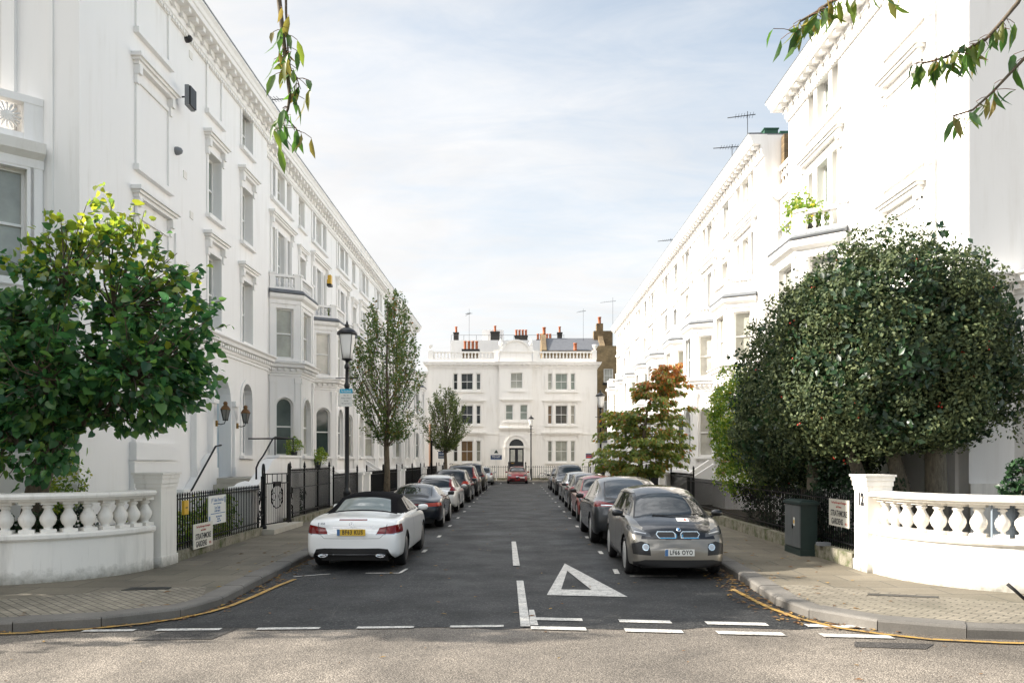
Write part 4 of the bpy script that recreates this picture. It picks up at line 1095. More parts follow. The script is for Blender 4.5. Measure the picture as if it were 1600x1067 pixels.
aerial(-4.6,78,10.8,5.6,R(120),'very tall thin mast aerial above the four chimney pots of the end house',6,.8)
aerial(9.3,79,12.7,5.0,R(175),'tall thin aerial on the roof of the stock brick house',6,1.2)
aerial(7.0,86,14.5,3.4,R(150),'slim aerial beside the chimney of the slate roofed house',6,.8)
# ------------------------------------------------------------------ front walls of the corner gardens
def arc_path(cx, cy, r, a0, a1, n):
    return [(cx+r*math.cos(R(a0+(a1-a0)*i/n)), cy+r*math.sin(R(a0+(a1-a0)*i/n))) for i in range(n+1)]
BALU = [(.088,0),(.088,.045),(.060,.060),(.060,.085),(.095,.125),(.118,.19),(.112,.24),(.075,.30),(.056,.345),(.056,.365),(.080,.38),(.080,.40),(.060,.41),(.078,.425),(.078,.445)]
def make_baluster():
    mb = MB(); st = M['stucco_wall']
    mb.lathe(BALU, (0,0,0), 14, st); mb.box(-.105,.105,-.105,.105,-.02,.05,st); mb.box(-.105,.105,-.105,.105,.425,.47,st)
    return mb.mesh('baluster')
BM = make_baluster()
def garden_wall(name_label, path, zb=.12):
    """path runs so that the street is on the right of travel"""
    st = M['stucco_wall']
    root = empty('balustrade_wall', (path[0][0], path[0][1], -.045), 0, name_label, 'garden wall')
    o = Vector((path[0][0], path[0][1]))
    pl = [(p[0]-o.x, p[1]-o.y) for p in path]
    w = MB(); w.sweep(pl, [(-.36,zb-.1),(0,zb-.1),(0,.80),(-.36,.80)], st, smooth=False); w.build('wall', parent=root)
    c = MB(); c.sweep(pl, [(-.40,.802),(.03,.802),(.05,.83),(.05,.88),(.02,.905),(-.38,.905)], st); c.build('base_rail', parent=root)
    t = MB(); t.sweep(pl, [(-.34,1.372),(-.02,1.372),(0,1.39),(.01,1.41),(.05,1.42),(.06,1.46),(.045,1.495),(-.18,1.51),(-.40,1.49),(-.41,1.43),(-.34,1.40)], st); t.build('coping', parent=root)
    pts = resample(pl, .305)
    for k, p in enumerate(pts):
        q = pts[min(k+1, len(pts)-1)]; 
        tdir = (q - p) if k < len(pts)-1 else (p - pts[k-1])
        if tdir.length < 1e-6: continue
        tdir.normalize(); n = Vector((tdir.y,-tdir.x)); c_ = p + tdir*.14 - n*.18
        b = bpy.data.objects.new('baluster', BM); COL.objects.link(b); b.parent = root
        b.location = (c_.x, c_.y, .905); b.rotation_euler = (0,0,math.atan2(tdir.y,tdir.x))
    return root
# left: travel from the far left towards the pier keeps the street on the right
garden_wall('shaded white balustrade wall curving round the left corner below the lime tree', [(-13.5,11.85),(-8.2,11.85)] + arc_path(-8.2,13.9,2.05,270,356,12)[1:])
garden_wall('sunlit white balustrade wall curving round the right corner beside the pier numbered 12', list(reversed([(13.0,11.0),(7.9,11.0)] + arc_path(7.9,13.1,2.1,270,184,12)[1:] + [(5.79,13.30)])))
def gate_pier(x0, x1, y0, y1, z1, lab):
    mb = MB(); st = M['stucco_wall']
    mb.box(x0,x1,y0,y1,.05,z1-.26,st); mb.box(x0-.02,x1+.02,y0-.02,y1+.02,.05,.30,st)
    sq = [(x0,y0),(x1,y0),(x1,y1),(x0,y1)]
    def ring(d, za, zb): mb.box(x0-d,x1+d,y0-d,y1+d,za,zb,st)
    ring(.015,z1-.26,z1-.19); ring(.03,z1-.188,z1-.10); ring(.045,z1-.098,z1-.035)
    mb.box(x0-.065,x1+.065,y0-.065,y1+.065,z1-.033,z1,M['mossy_stone'] if False else st)
    o = mb.build('gate_pier'); tag(o, lab, 'gate pier'); return o
gate_pier(-6.52,-6.10,13.92,14.56,1.74,'shaded white gate pier between the left balustrade and the black railing')
gp = gate_pier(5.72,6.10,13.26,13.78,1.72,'white gate pier bearing the number 12')
text_mesh('12', .27, M['ink'], gp, frame_mat((5.714,13.52,1.30),(0,-1,0)), 'number', .014, .85)

# ------------------------------------------------------------------ corner railings
def left_railing():
    root = empty('iron_railing', (0,0,0), 0, 'black spiked railing carrying the signs between the left pier and the open gate', 'railing')
    a, b = (-6.22,14.6), (-6.34,20.0)
    pl = MB(); P, L = wallframe(b, a); 
    for k in range(6): pl.obox(P, L*k/6+.004, L*(k+1)/6-.004, -.07, .17, .08, .30, M['mossy_stone'])
    pl.build('plinth', parent=root)
    ba = MB(); railing_run(ba, a, b, .302, 1.36, .118, .0095); ba.split('bars', root, .12)
    ra = MB(); rails(ra, a, b, (.42,1.24)); ra.split('rail', root)
left_railing()
def left_railing_far():
    root = empty('iron_railing', (0,0,0), 0, 'taller black railing with a clipped hedge behind it beyond the open gate on the left', 'railing')
    a, b = (-6.38,22.75), (-6.45,28.0)
    pl = MB(); P, L = wallframe(b, a); pl.obox(P, 0, L, -.14, .16, .08, .32, M['mossy_stone']); pl.build('plinth', parent=root)
    ba = MB(); railing_run(ba, a, b, .322, 1.72, .125, .0095); ba.split('bars', root, .12)
    ra = MB(); rails(ra, a, b, (.44,1.15,1.60)); ra.split('rail', root)
    po = MB()
    for t in (.02,.33,.66,.98): po.lathe([(.028,0),(.028,1.4),(.05,1.43),(.03,1.47),(.03,1.52),(.002,1.6)], (a[0]+(b[0]-a[0])*t,a[1]+(b[1]-a[1])*t,.322), 8, M['iron'])
    po.split('post', root)
left_railing_far()
def scroll(mb, c, r0, turns, P, flip=1, w=.014, n=26, start=0.0):
    pts = []
    for k in range(n+1):
        a = start + turns*2*PI*k/n; r = r0*(1-.78*k/n); pts.append(P(c[0]+flip*r*math.cos(a), 0, c[1]+r*math.sin(a)))
    mb.tube(pts, w, 5, M['iron'])
def gate():
    st = MB(); st.box(-6.62,-5.98,20.02,22.7,.09,.24,M['step_stone']); tag(st.build('gate_threshold'), 'stone threshold slab under the open iron gate on the left', 'step')
    for yb, s, lab in ((20.25,-1,'scrolled cast iron gate post on the camera side of the left entrance'),(22.5,1,'scrolled cast iron gate post on the far side of the left entrance')):
        root = empty('gate_post', (0,0,0), 0, lab, 'gate post')
        P = lambda u, d, z, yb=yb, s=s: (-6.32+d, yb+s*u*0+u*s, z)
        mb = MB(); I = M['iron']
        mb.box(-6.37,-6.27,yb-.05,yb+.05,.242,1.55,I); mb.lathe([(.085,0),(.085,.06),(.06,.10)],(-6.32,yb,.242),8,I); mb.lathe([(.05,0),(.075,.03),(.05,.07)],(-6.32,yb,1.0),8,I)
        mb.build('column', parent=root)
        sc = MB(); lp = [( -6.32, yb+.075*math.cos(a), 1.66+.19*math.sin(a)) for a in [2*PI*k/18 for k in range(19)]]; sc.tube(lp,.022,6,I)
        scroll(sc,(.27,.62),.17,1.4,P,1,.018,26,PI*.6); scroll(sc,(.30,1.12),.10,1.3,P,1,.014,22,-PI*.4)
        sc.tube([P(.05,0,1.5),P(.12,0,1.25),P(.26,0,.98),P(.34,0,.86)],.018,5,I); sc.tube([P(.42,0,.25),P(.42,0,.52),P(.36,0,.58),P(.05,0,.60)],.018,5,I); sc.tube([P(.05,0,.28),P(.46,0,.26)],.02,5,I)
        sc.build('scrollwork', parent=root)
    g = empty('iron_gate', (-6.32,20.35,0), R(78), 'open wrought iron gate with a ring panel swung inward by the left entrance', 'gate')
    mb = MB(); I = M['iron']; Wd = 1.25
    for z in (.34,1.36,1.60): mb.box(0,Wd,-.014,.014,z-.014,z+.014,I)
    for x in (.02,Wd-.02): mb.box(x-.016,x+.016,-.016,.016,.30,1.62,I)
    for k in range(11): x = .11+k*.103; mb.box(x-.008,x+.008,-.008,.008,.34,1.36,I)
    for k in range(5): x = .13+k*.25; mb.box(x-.007,x+.007,-.007,.007,1.36,1.60,I)
    mb.tube([(Wd/2+.30*math.cos(a),.0,1.02+.30*math.sin(a)) for a in [2*PI*k/24 for k in range(25)]],.014,5,I)
    for s_ in (-1,1): mb.tube([(Wd/2+s_*.18+.10*math.cos(a),0,1.02+.10*math.sin(a)) for a in [2*PI*k/14 for k in range(15)]],.010,5,I)
    mb.box(Wd/2-.16,Wd/2+.16,-.03,.03,1.28,1.40,I)
    mb.build('leaf', parent=g)
gate()
def right_railing():
    root = empty('iron_railing', (0,0,0), 0, 'long black railing on a mossy stone plinth below the holly trees', 'railing')
    a, b = (5.86,13.85), (5.92,28.4)
    pl = MB(); P, L = wallframe(a, b)
    r = random.Random(2); n = 12
    for k in range(n): pl.obox(P, L*k/n+.004, L*(k+1)/n-.004, -.16+r.uniform(-.01,.01), .14, .08, .36+r.uniform(-.01,.01), M['mossy_stone'])
    pl.build('plinth', parent=root)
    ba = MB(); railing_run(ba, a, b, .365, 1.44, .105, .008, False)
    ba.split('bars', root, .12)
    ra = MB(); rails(ra, a, b, (.48,1.24)); ra.split('rail', root)
right_railing()
def end_railing():
    root = empty('iron_railing', (0,0,0), 0, 'straight black railing on a low kerb closing the street behind the red car', 'railing')
    a, b = (-6.0,72.1), (6.3,72.1)
    pl = MB(); pl.box(-6.0,6.3,71.97,72.25,.1,.34,M['mossy_stone']); pl.build('plinth', parent=root)
    ba = MB(); railing_run(ba, a, (-.75,72.1), .342, 1.42, .19, .016); railing_run(ba, (.75,72.1), b, .342, 1.42, .19, .016); ba.split('bars', root, .12)
    ra = MB(); rails(ra, a, (-.75,72.1), (.45,1.30)); rails(ra, (.75,72.1), b, (.45,1.30)); ra.split('rail', root)
    po = MB()
    for x in (-.75,.75): po.lathe([(.045,0),(.045,1.25),(.07,1.3),(.001,1.45)], (x,72.1,.342), 8, M['iron'])
    po.split('post', root)
end_railing()

# ------------------------------------------------------------------ signs on the railings
def plate(name, lab, cat, org, xdir, w, h, mat, th=.014):
    """flat plate: origin = lower left seen from the front"""
    x = Vector(xdir).normalized(); z = Vector((0,0,1)); n = x.cross(z)
    o = Vector(org); mb = MB()
    c = [o, o+x*w, o+x*w+z*h, o+z*h]; v = c + [p - n*th for p in c]
    mb.add(v, [(0,1,2,3),(7,6,5,4),(0,4,5,1),(1,5,6,2),(2,6,7,3),(3,7,4,0)], mat)
    ob = mb.build(name); tag(ob, lab, cat)
    def put(text, u, v_, size, m, sx=1.0, bold=0.0, align='CENTER', nm='lettering'):
        return text_mesh(text, size, m, ob, frame_mat(o + x*(u*w) + z*(v_*h) + n*.001, xdir), nm, bold, sx, align)
    def bar(u0, u1, v0, v1, m, nm='stripe'):
        b = MB(); q = [o+x*(u*w)+z*(vv*h)+n*.0012 for u, vv in ((u0,v0),(u1,v0),(u1,v1),(u0,v1))]; vv = q + [p + n*.001 for p in q]
        b.add(vv, [(4,5,6,7),(0,1,5,4),(1,2,6,5),(2,3,7,6),(3,0,4,7)], m); b.build(nm, parent=ob)
    return ob, put, bar
_, put, bar = plate('street_sign', 'cream STRATHMORE GARDENS street sign fixed low on the left railing', 'street sign', (-6.10,15.32,.27), (.0,1,0), .97, .47, M['sign_cream'])
put('The Royal Borough of Kensington', .5, .87, .060, M['ink_red'], .85); put('and Chelsea', .5, .72, .060, M['ink_red'], .85)
put('STRATHMORE', .5, .46, .155, M['ink'], .78, .003); put('GARDENS', .40, .16, .155, M['ink'], .78, .003); put('W.8.', .86, .13, .075, M['ink_red'], .85)
_, put, bar = plate('street_sign', 'cream STRATHMORE GARDENS street sign hung high on the right railing beside the pier', 'street sign', (5.80,15.12,.76), (0,-1,0), .92, .49, M['sign_cream'])
put('The Royal Borough of Kensington', .5, .87, .058, M['ink_red'], .85); put('and Chelsea', .5, .72, .058, M['ink_red'], .85)
put('STRATHMORE', .5, .47, .150, M['ink'], .78, .003); put('GARDENS', .42, .17, .150, M['ink'], .78, .003); put('W.8.', .87, .12, .07, M['ink_red'], .85)
_, put, bar = plate('notice_board', 'white contractor notice with pale blue writing cable-tied to the left railing', 'notice board', (-6.12,16.12,.66), (0,1,0), .96, .58, M['sign_white'])
put('J P Tobin Electrical', .5, .84, .105, M['ink_blue'], .85); put('electrical contractors', .5, .72, .05, M['ink_blue']); put('Lee Toby', .5, .57, .10, M['ink_blue'], .8); put('07700 900412', .5, .45, .055, M['ink_blue'])
bar(.12,.95,.355,.38,M['ink_blue']); bar(.91,.965,.72,.93,M['ink_blue']); put('020 7946 0148', .58, .25, .05, M['ink_blue']); put('office@', .56, .17, .045, M['ink_blue']); put('London W8', .58, .09, .045, M['ink_blue'])
bar(.03,.09,.10,.30,M['ink_blue'])
_, put, bar = plate('meter_tag', 'small yellow plastic box clipped high on the left railing beside the pier', 'box', (-6.12,14.95,.95), (0,1,0), .20, .26, M['yellow_box'], .05)
bar(.25,.75,.45,.53,M['ink'],'slot')

# ------------------------------------------------------------------ lamps
def street_lamp(loc, H, lab, lit=False):
    root = empty('street_lamp', loc, 0, lab, 'street lamp', 'black lantern street lamps')
    I = M['lamp_black']; zb = H - 1.02
    p = MB(); p.lathe([(.13,0),(.13,.08),(.10,.12),(.10,.95),(.115,.98),(.085,1.04),(.062,1.15),(.055,zb-.75),(.075,zb-.72),(.075,zb-.66),(.05,zb-.6),(.045,zb-.25),(.07,zb-.22),(.07,zb-.16),(.04,zb-.10),(.05,zb-.03),(.14,zb),(.14,zb+.03)], (0,0,0), 14, I)
    p.box(-.30,.30,-.012,.012,zb-.50,zb-.475,I); p.build('post', parent=root)
    g = MB(); g.lathe([(.13,zb+.03),(.155,zb+.2),(.205,zb+.58),(.225,zb+.66)], (0,0,0), 14, M['lamp_glass']); g.build('lantern_glass', parent=root)
    c = MB(); c.lathe([(.25,zb+.655),(.27,zb+.67),(.26,zb+.72),(.20,zb+.78),(.11,zb+.84),(.06,zb+.86),(.05,zb+.89),(.07,zb+.91),(.035,zb+.95),(.03,zb+.98),(.001,zb+1.04)], (0,0,0), 14, I)
    for k in range(4):
        a = PI/4 + k*PI/2; c.tube([(.135*math.cos(a),.135*math.sin(a),zb+.03),(.228*math.cos(a),.228*math.sin(a),zb+.66)], .008, 4, I)
    c.build('lantern_cap', parent=root)
    return root
street_lamp((-4.5,21.5,PZ), 5.50, 'black lantern lamp with a blue topped parking sign in front of the left terrace')
street_lamp((4.62,45,PZ), 5.70, 'black lantern lamp rising behind the layered autumn tree on the right')
street_lamp((1.22,71.5,PZ), 5.75, 'black lantern lamp standing by the door of the end house')
def lamp_sign():
    mb = MB(); mb.box(-.165,.165,-.012,.012,0,.46,M['sign_white']); mb.box(-.165,.165,-.013,.0125,.35,.461,M['cyan'])
    o = mb.build('parking_sign'); o.location = (-4.5,21.40,3.36)
    tag(o, 'small parking sign with a cyan header strapped to the left street lamp', 'sign')
    text_mesh('Pay by phone', .062, M['sign_white'], o, frame_mat((0,-.0145,.405),(1,0,0)), 'lettering', .001, .8)
    for k, s in enumerate(('Mon - Fri','8.30 am - 6.30 pm','Saturday','Max stay 4 hours')): text_mesh(s, .042, M['ink'], o, frame_mat((0,-.0135,.29-.07*k),(1,0,0)), 'lettering', 0, .8)
    m2 = MB(); m2.box(-.012,.012,-.16,.16,0,.44,M['sign_white']); o2 = m2.build('side_plate', parent=o); o2.location = (-.20,.16,0)
lamp_sign()
def sign_post(x, y, h, lab):
    mb = MB(); mb.lathe([(.05,0),(.05,h-.05),(.06,h-.04),(.001,h)], (x,y,PZ), 10, M['lamp_black']); tag(mb.build('sign_post'), lab, 'post')
sign_post(-4.45,42.3,2.85,'slim black post on the left pavement between the two young street trees')
def board(x, y, w, zb, h, mat, lab, kind):
    root = empty('agent_board', (x,y,0), 0, lab, 'agent board')
    p = MB(); p.box(-.03,.03,.02,.07,.12,zb+h,M['timber_white']); p.build('post', parent=root)
    b = MB(); b.box(-w/2,w/2,-.01,.01,zb,zb+h,mat); bo = b.build('panel', parent=root)
    if kind == 'tri':
        c = MB(); c.box(-w/2,w/2,-.014,-.0105,zb+.05,zb+h*.42,M['navy']); c.box(-w/2,w/2,-.014,-.0105,zb,zb+.045,M['ink_blue']); c.build('band', parent=bo)
        t = MB(); t.add([(-.2,-.012,zb+h*.60),(.2,-.012,zb+h*.60),(0,-.012,zb+h*.92)],[(0,1,2)],M['cab_green']); t.build('emblem', parent=bo)
        text_mesh('TO LET', .22, M['sign_white'], bo, frame_mat((0,-.016,zb+h*.25),(1,0,0)), 'lettering', .004)
    else:
        text_mesh('FOR SALE' if kind == 'red' else 'TO LET', .13, M['board_red'] if kind == 'red' else M['sign_white'], bo, frame_mat((0,-.013,zb+h*.66),(1,0,0)), 'lettering', .004)
        c = MB(); c.box(-w*.42,w*.42,-.014,-.0105,zb+h*.12,zb+h*.42,M['board_red'] if kind == 'red' else M['grey_plastic']); c.build('band', parent=bo)
board(-1.85,71.9,1.0,1.95,.95,M['sign_white'],'white letting board with a green triangle and navy band before the end house','tri')
board(6.05,68.0,.62,2.05,.42,M['petrol'],'small blue and red board showing below the layered autumn tree','red')
board(-6.15,66.0,.52,2.05,.56,M['navy'],'small navy board beside the trunk of the farther left street tree','navy')
def wall_lantern(x, y, z, lab):
    root = empty('wall_lantern', (x,y,z), 0, lab, 'wall lantern', 'wall lanterns by the arched door'); root.scale = (.86,.86,.86)
    I = M['old_copper']; b = MB(); b.box(0,.05,-.05,.05,-.12,.06,M['brass']); b.tube([(.05,0,-.04),(.16,0,-.06),(.27,0,-.03),(.30,0,.06)],.016,6,M['iron']); b.build('bracket', parent=root)
    g = MB(); g.lathe([(.075,.09),(.145,.40)],(.30,0,0),6,M['lantern_glass'],smooth=False); g.build('lantern_glass', parent=root)
    c = MB(); c.lathe([(.09,.06),(.09,.09)],(.30,0,0),6,M['iron'],smooth=False); c.lathe([(.17,.40),(.16,.43),(.12,.50),(.07,.54),(.06,.58),(.08,.60),(.05,.66),(.001,.68)],(.30,0,0),8,I)
    for k in range(6): a = k*PI/3; c.tube([(.30+.078*math.cos(a),.078*math.sin(a),.09),(.30+.148*math.cos(a),.148*math.sin(a),.40)],.010,4,M['iron'])
    c.build('lantern_cap', parent=root)
wall_lantern(-8.25,22.27,2.98,'copper topped wall lantern on the camera side of the grey arched door')
wall_lantern(-8.25,23.92,2.98,'copper topped wall lantern between the grey arched door and the arched window')
# fittings on the left wall
mb = MB(); mb.tube([(-8.4,20.05,10.9),(-8.1,20.05,10.9)],.02,5,M['iron']); mb.box(-8.12,-8.02,19.85,20.25,10.62,11.12,M['grey_plastic']); mb.box(-8.02,-7.98,19.87,20.23,10.64,11.10,M['ink'])
tag(mb.build('floodlight'),'square grey floodlight bracketed high on the left corner house','floodlight')
for y, z, lab in ((20.6,12.62,'small black dome camera under the cornice of the left corner house'),(20.0,9.55,'small white camera below the floodlight on the left corner house')):
    mb = MB(); mb.lathe([(.10,0),(.10,.06),(.07,.14),(.001,.18)],(-8.4,y,z),10,M['ink' if z > 10 else 'grey_plastic'],axis='x'); tag(mb.build('security_camera'),lab,'camera')
mb = MB(); mb.box(-8.85,-8.62,37.6,37.9,10.1,10.5,M['yellow_box']); mb.box(-8.80,-8.60,37.58,37.92,9.98,10.09,M['ink']); tag(mb.build('alarm_box'),'small yellow alarm box high on the left terrace','alarm box')

# ------------------------------------------------------------------ cabinet
def cabinet():
    root = empty('utility_cabinet', (5.42,15.55,PZ), 0, 'dark green utility cabinet with grey double doors against the right railing', 'cabinet')
    b = MB(); b.box(0,.34,0,.92,0,.12,M['cab_green']); b.box(.012,.33,.012,.908,.12,.98,M['cab_green']); b.build('body', parent=root)
    l = MB(); l.box(-.03,.36,-.03,.95,.982,1.03,M['cab_green']); l.add([(-.03,-.03,1.03),(.36,-.03,1.03),(.36,.95,1.03),(-.03,.95,1.03),(.06,.06,1.065),(.27,.06,1.065),(.27,.86,1.065),(.06,.86,1.065)],[(0,1,5,4),(1,2,6,5),(2,3,7,6),(3,0,4,7),(4,5,6,7)],M['cab_green']); l.build('lid', parent=root)
    for y0, y1 in ((.03,.455),(.465,.89)):
        d = MB(); d.box(-.006,.012,y0,y1,.15,.95,M['cab_door']); do = d.build('door', parent=root)
        if y0 < .1:
            h = MB(); h.box(-.02,-.007,.40,.44,.50,.58,M['iron']); h.build('handle', parent=do)
            s = MB(); s.box(-.0085,-.0065,.30,.385,.56,.72,M['sign_white']); s.box(-.0095,-.0086,.31,.375,.60,.67,M['yellow_box']); s.build('warning_label', parent=do)
cabinet()
mb = MB(); mb.box(5.62,5.84,15.12,15.30,.36,.42,M['grey_plastic']); mb.tube([(5.72,15.2,.36),(5.74,15.2,.2)],.02,5,M['grey_plastic']); tag(mb.build('junction_box'),'little grey junction box on the plinth behind the utility cabinet','box')
mb = MB(); mb.tube([(5.985,9.92,.45),(6.06,9.90,.38),(6.22,9.86,.22)],[.022,.020,.018],8,M['rubber']); mb.tube([(6.22,9.86,.22),(6.27,9.85,.18),(6.28,9.85,.10)],.018,8,M['rubber'])
tag(mb.build('bent_pole'),'short bent black pole leaning in at the edge of the sunlit right pavement','pole')

# ------------------------------------------------------------------ bicycle at the far railing
def bicycle(x, y, lab):
    root = empty('bicycle', (x,y,PZ), 0, lab, 'bicycle'); I = M['rubber']
    for wx in (-.52,.52):
        w = MB(); w.tube([(wx+.33*math.cos(a),0,.34+.33*math.sin(a)) for a in [2*PI*k/22 for k in range(23)]],.02,5,I)
        for k in range(8): a = PI*k/8; w.tube([(wx-.32*math.cos(a),0,.34-.32*math.sin(a)),(wx+.32*math.cos(a),0,.34+.32*math.sin(a))],.004,3,M['chrome'])
        w.build('wheel', parent=root)
    f = MB(); c = M['grey_plastic']
    for a, b in (((-.52,.34),(-.05,.30)),((-.05,.30),(-.20,.80)),((-.52,.34),(-.18,.74)),((-.05,.30),(.38,.82)),((-.18,.74),(.36,.88)),((.52,.34),(.36,.92))): f.tube([(a[0],0,a[1]),(b[0],0,b[1])],.018,5,c)
    f.build('frame', parent=root)
    s = MB(); s.box(-.34,-.10,-.06,.06,.82,.87,I); s.build('saddle', parent=root)
    h = MB(); h.tube([(.36,0,.92),(.34,0,1.0),(.40,.0,1.02)],.016,5,c); h.tube([(.40,-.26,1.02),(.40,.26,1.02)],.014,5,I); h.build('handlebar', parent=root)
bicycle(2.75,71.85,'bicycle locked to the end railing right of the lamp post')
# ------------------------------------------------------------------ leaves and trees
SHAPES = {
 'rhomb': ([(0,0,0),(.45,.30,.07),(1,0,-.06),(.45,-.30,.07)], [(0,2,1),(0,3,2)]),
 'lime':  ([(0,0,0),(-.10,.26,.03),(.18,.47,.07),(.60,.38,.06),(1.05,0,-.10),(.60,-.38,.06),(.18,-.47,.07),(-.10,-.26,.03)], [(0,4,3,2,1),(0,7,6,5,4)]),
 'lance': ([(0,0,0),(.28,.115,.05),(.62,.125,-.02),(1,0,-.22),(.62,-.125,-.02),(.28,-.115,.05),(.30,0,.0),(.63,0,-.07)], [(0,6,1),(1,6,7,2),(2,7,3),(0,5,6),(5,4,7,6),(4,3,7)]),
}
def unit(v): return v / np.maximum(np.linalg.norm(v, axis=-1, keepdims=True), 1e-9)
def leaf_mesh(name, P_, D_, size, mat, parent, shape='rhomb', flat=.5, rng=RNG, nrm=None):
    """P_ leaf bases, D_ leaf axes; each leaf is its own small folded blade"""
    P_ = np.asarray(P_, float); D_ = unit(np.asarray(D_, float)); n = len(P_)
    size = np.broadcast_to(np.asarray(size, float), (n,))
    up = unit(rng.normal(size=(n,3))*(1-flat) + np.array([0,0,1.0])*flat*1.6)
    if nrm is not None: up = unit(nrm + .55*rng.normal(size=(n,3)))
    side = unit(np.cross(D_, up)); nor = np.cross(side, D_)
    T, F = SHAPES[shape]; T = np.array(T); k = len(T)
    V = P_[:,None,:] + size[:,None,None]*(T[None,:,0:1]*D_[:,None,:] + T[None,:,1:2]*side[:,None,:] + T[None,:,2:3]*nor[:,None,:])
    V = V.reshape(-1,3)
    lens = [len(f) for f in F]; loops = np.concatenate([np.array(f) for f in F])
    base = (np.arange(n)*k)[:,None]; L = (base + loops[None,:]).reshape(-1)
    ls = np.tile(np.array(lens), n); st = np.concatenate([[0], np.cumsum(ls)[:-1]])
    me = bpy.data.meshes.new(name); me.vertices.add(len(V)); me.vertices.foreach_set('co', V.ravel())
    me.loops.add(len(L)); me.loops.foreach_set('vertex_index', L.astype(np.int32))
    me.polygons.add(len(ls)); me.polygons.foreach_set('loop_start', st.astype(np.int32)); me.polygons.foreach_set('loop_total', ls.astype(np.int32))
    me.materials.append(M[mat]); me.update(calc_edges=True); me.validate()
    o = bpy.data.objects.new(name, me); COL.objects.link(o)
    if parent: o.parent = parent
    return o
def rdir(n, rng=RNG): return unit(rng.normal(size=(n,3)))
def shoot_leaves(A, B, per, rng=RNG, spread=.75, droop=.35, jitter=.03):
    """leaves set along shoots A->B, leaning outward and drooping"""
    A = np.asarray(A); B = np.asarray(B); n = len(A)
    t = rng.random((n,per))**.75; P_ = A[:,None,:]*(1-t[...,None]) + B[:,None,:]*t[...,None]
    ax = unit(B-A)[:,None,:]; d = ax + spread*rdir(n*per, rng).reshape(n,per,3); d[...,2] -= droop
    P_ = P_ + rng.normal(size=P_.shape)*jitter
    return P_.reshape(-1,3), d.reshape(-1,3)
def clump_leaves(blobs, nclump, rc, per, rng=RNG, inner=.72, zmin=None):
    """leaf clumps scattered over ellipsoid surfaces, leaves on each clump's outside"""
    C = []; O = []
    for (c, r, w) in blobs:
        m = int(nclump*w); d = rdir(m, rng); d[:,2] = d[:,2]*1.0
        rad = inner + (1.02-inner)*rng.random((m,1))**.6
        ph = rng.random(6)*6.28; lump = 1 + .10*np.sin(d[:,0]*5+ph[0])*np.sin(d[:,2]*6+ph[1]) + .08*np.sin(d[:,1]*7+d[:,0]*4+ph[2]) + .06*np.sin(d[:,2]*11+d[:,1]*5+ph[3])
        C.append(np.array(c) + d*np.array(r)*rad*lump[:,None]); O.append(unit(d/np.array(r)))
    C = np.concatenate(C); O = np.concatenate(O)
    if zmin is not None: k = C[:,2] > zmin; C = C[k]; O = O[k]
    m = len(C); d = unit(rdir(m*per, rng).reshape(m,per,3) + .55*O[:,None,:])
    rr_ = rc*(.55+.75*rng.random((m,1,1)))*(.55+.5*rng.random((m,per,1)))
    P_ = C[:,None,:] + d*rr_
    N_ = unit(d + .8*O[:,None,:]); D_ = np.cross(N_, rdir(m*per, rng).reshape(m,per,3)) + .35*N_; D_[...,2] += .12
    return P_.reshape(-1,3), D_.reshape(-1,3), N_.reshape(-1,3)
def wobble(a, b, n, amp, rng):
    a = np.array(a,float); b = np.array(b,float); t = np.linspace(0,1,n)[:,None]
    p = a*(1-t)+b*t; w = rng.normal(size=(n,3))*amp; w[0] = 0; w[-1] = 0
    return p + w

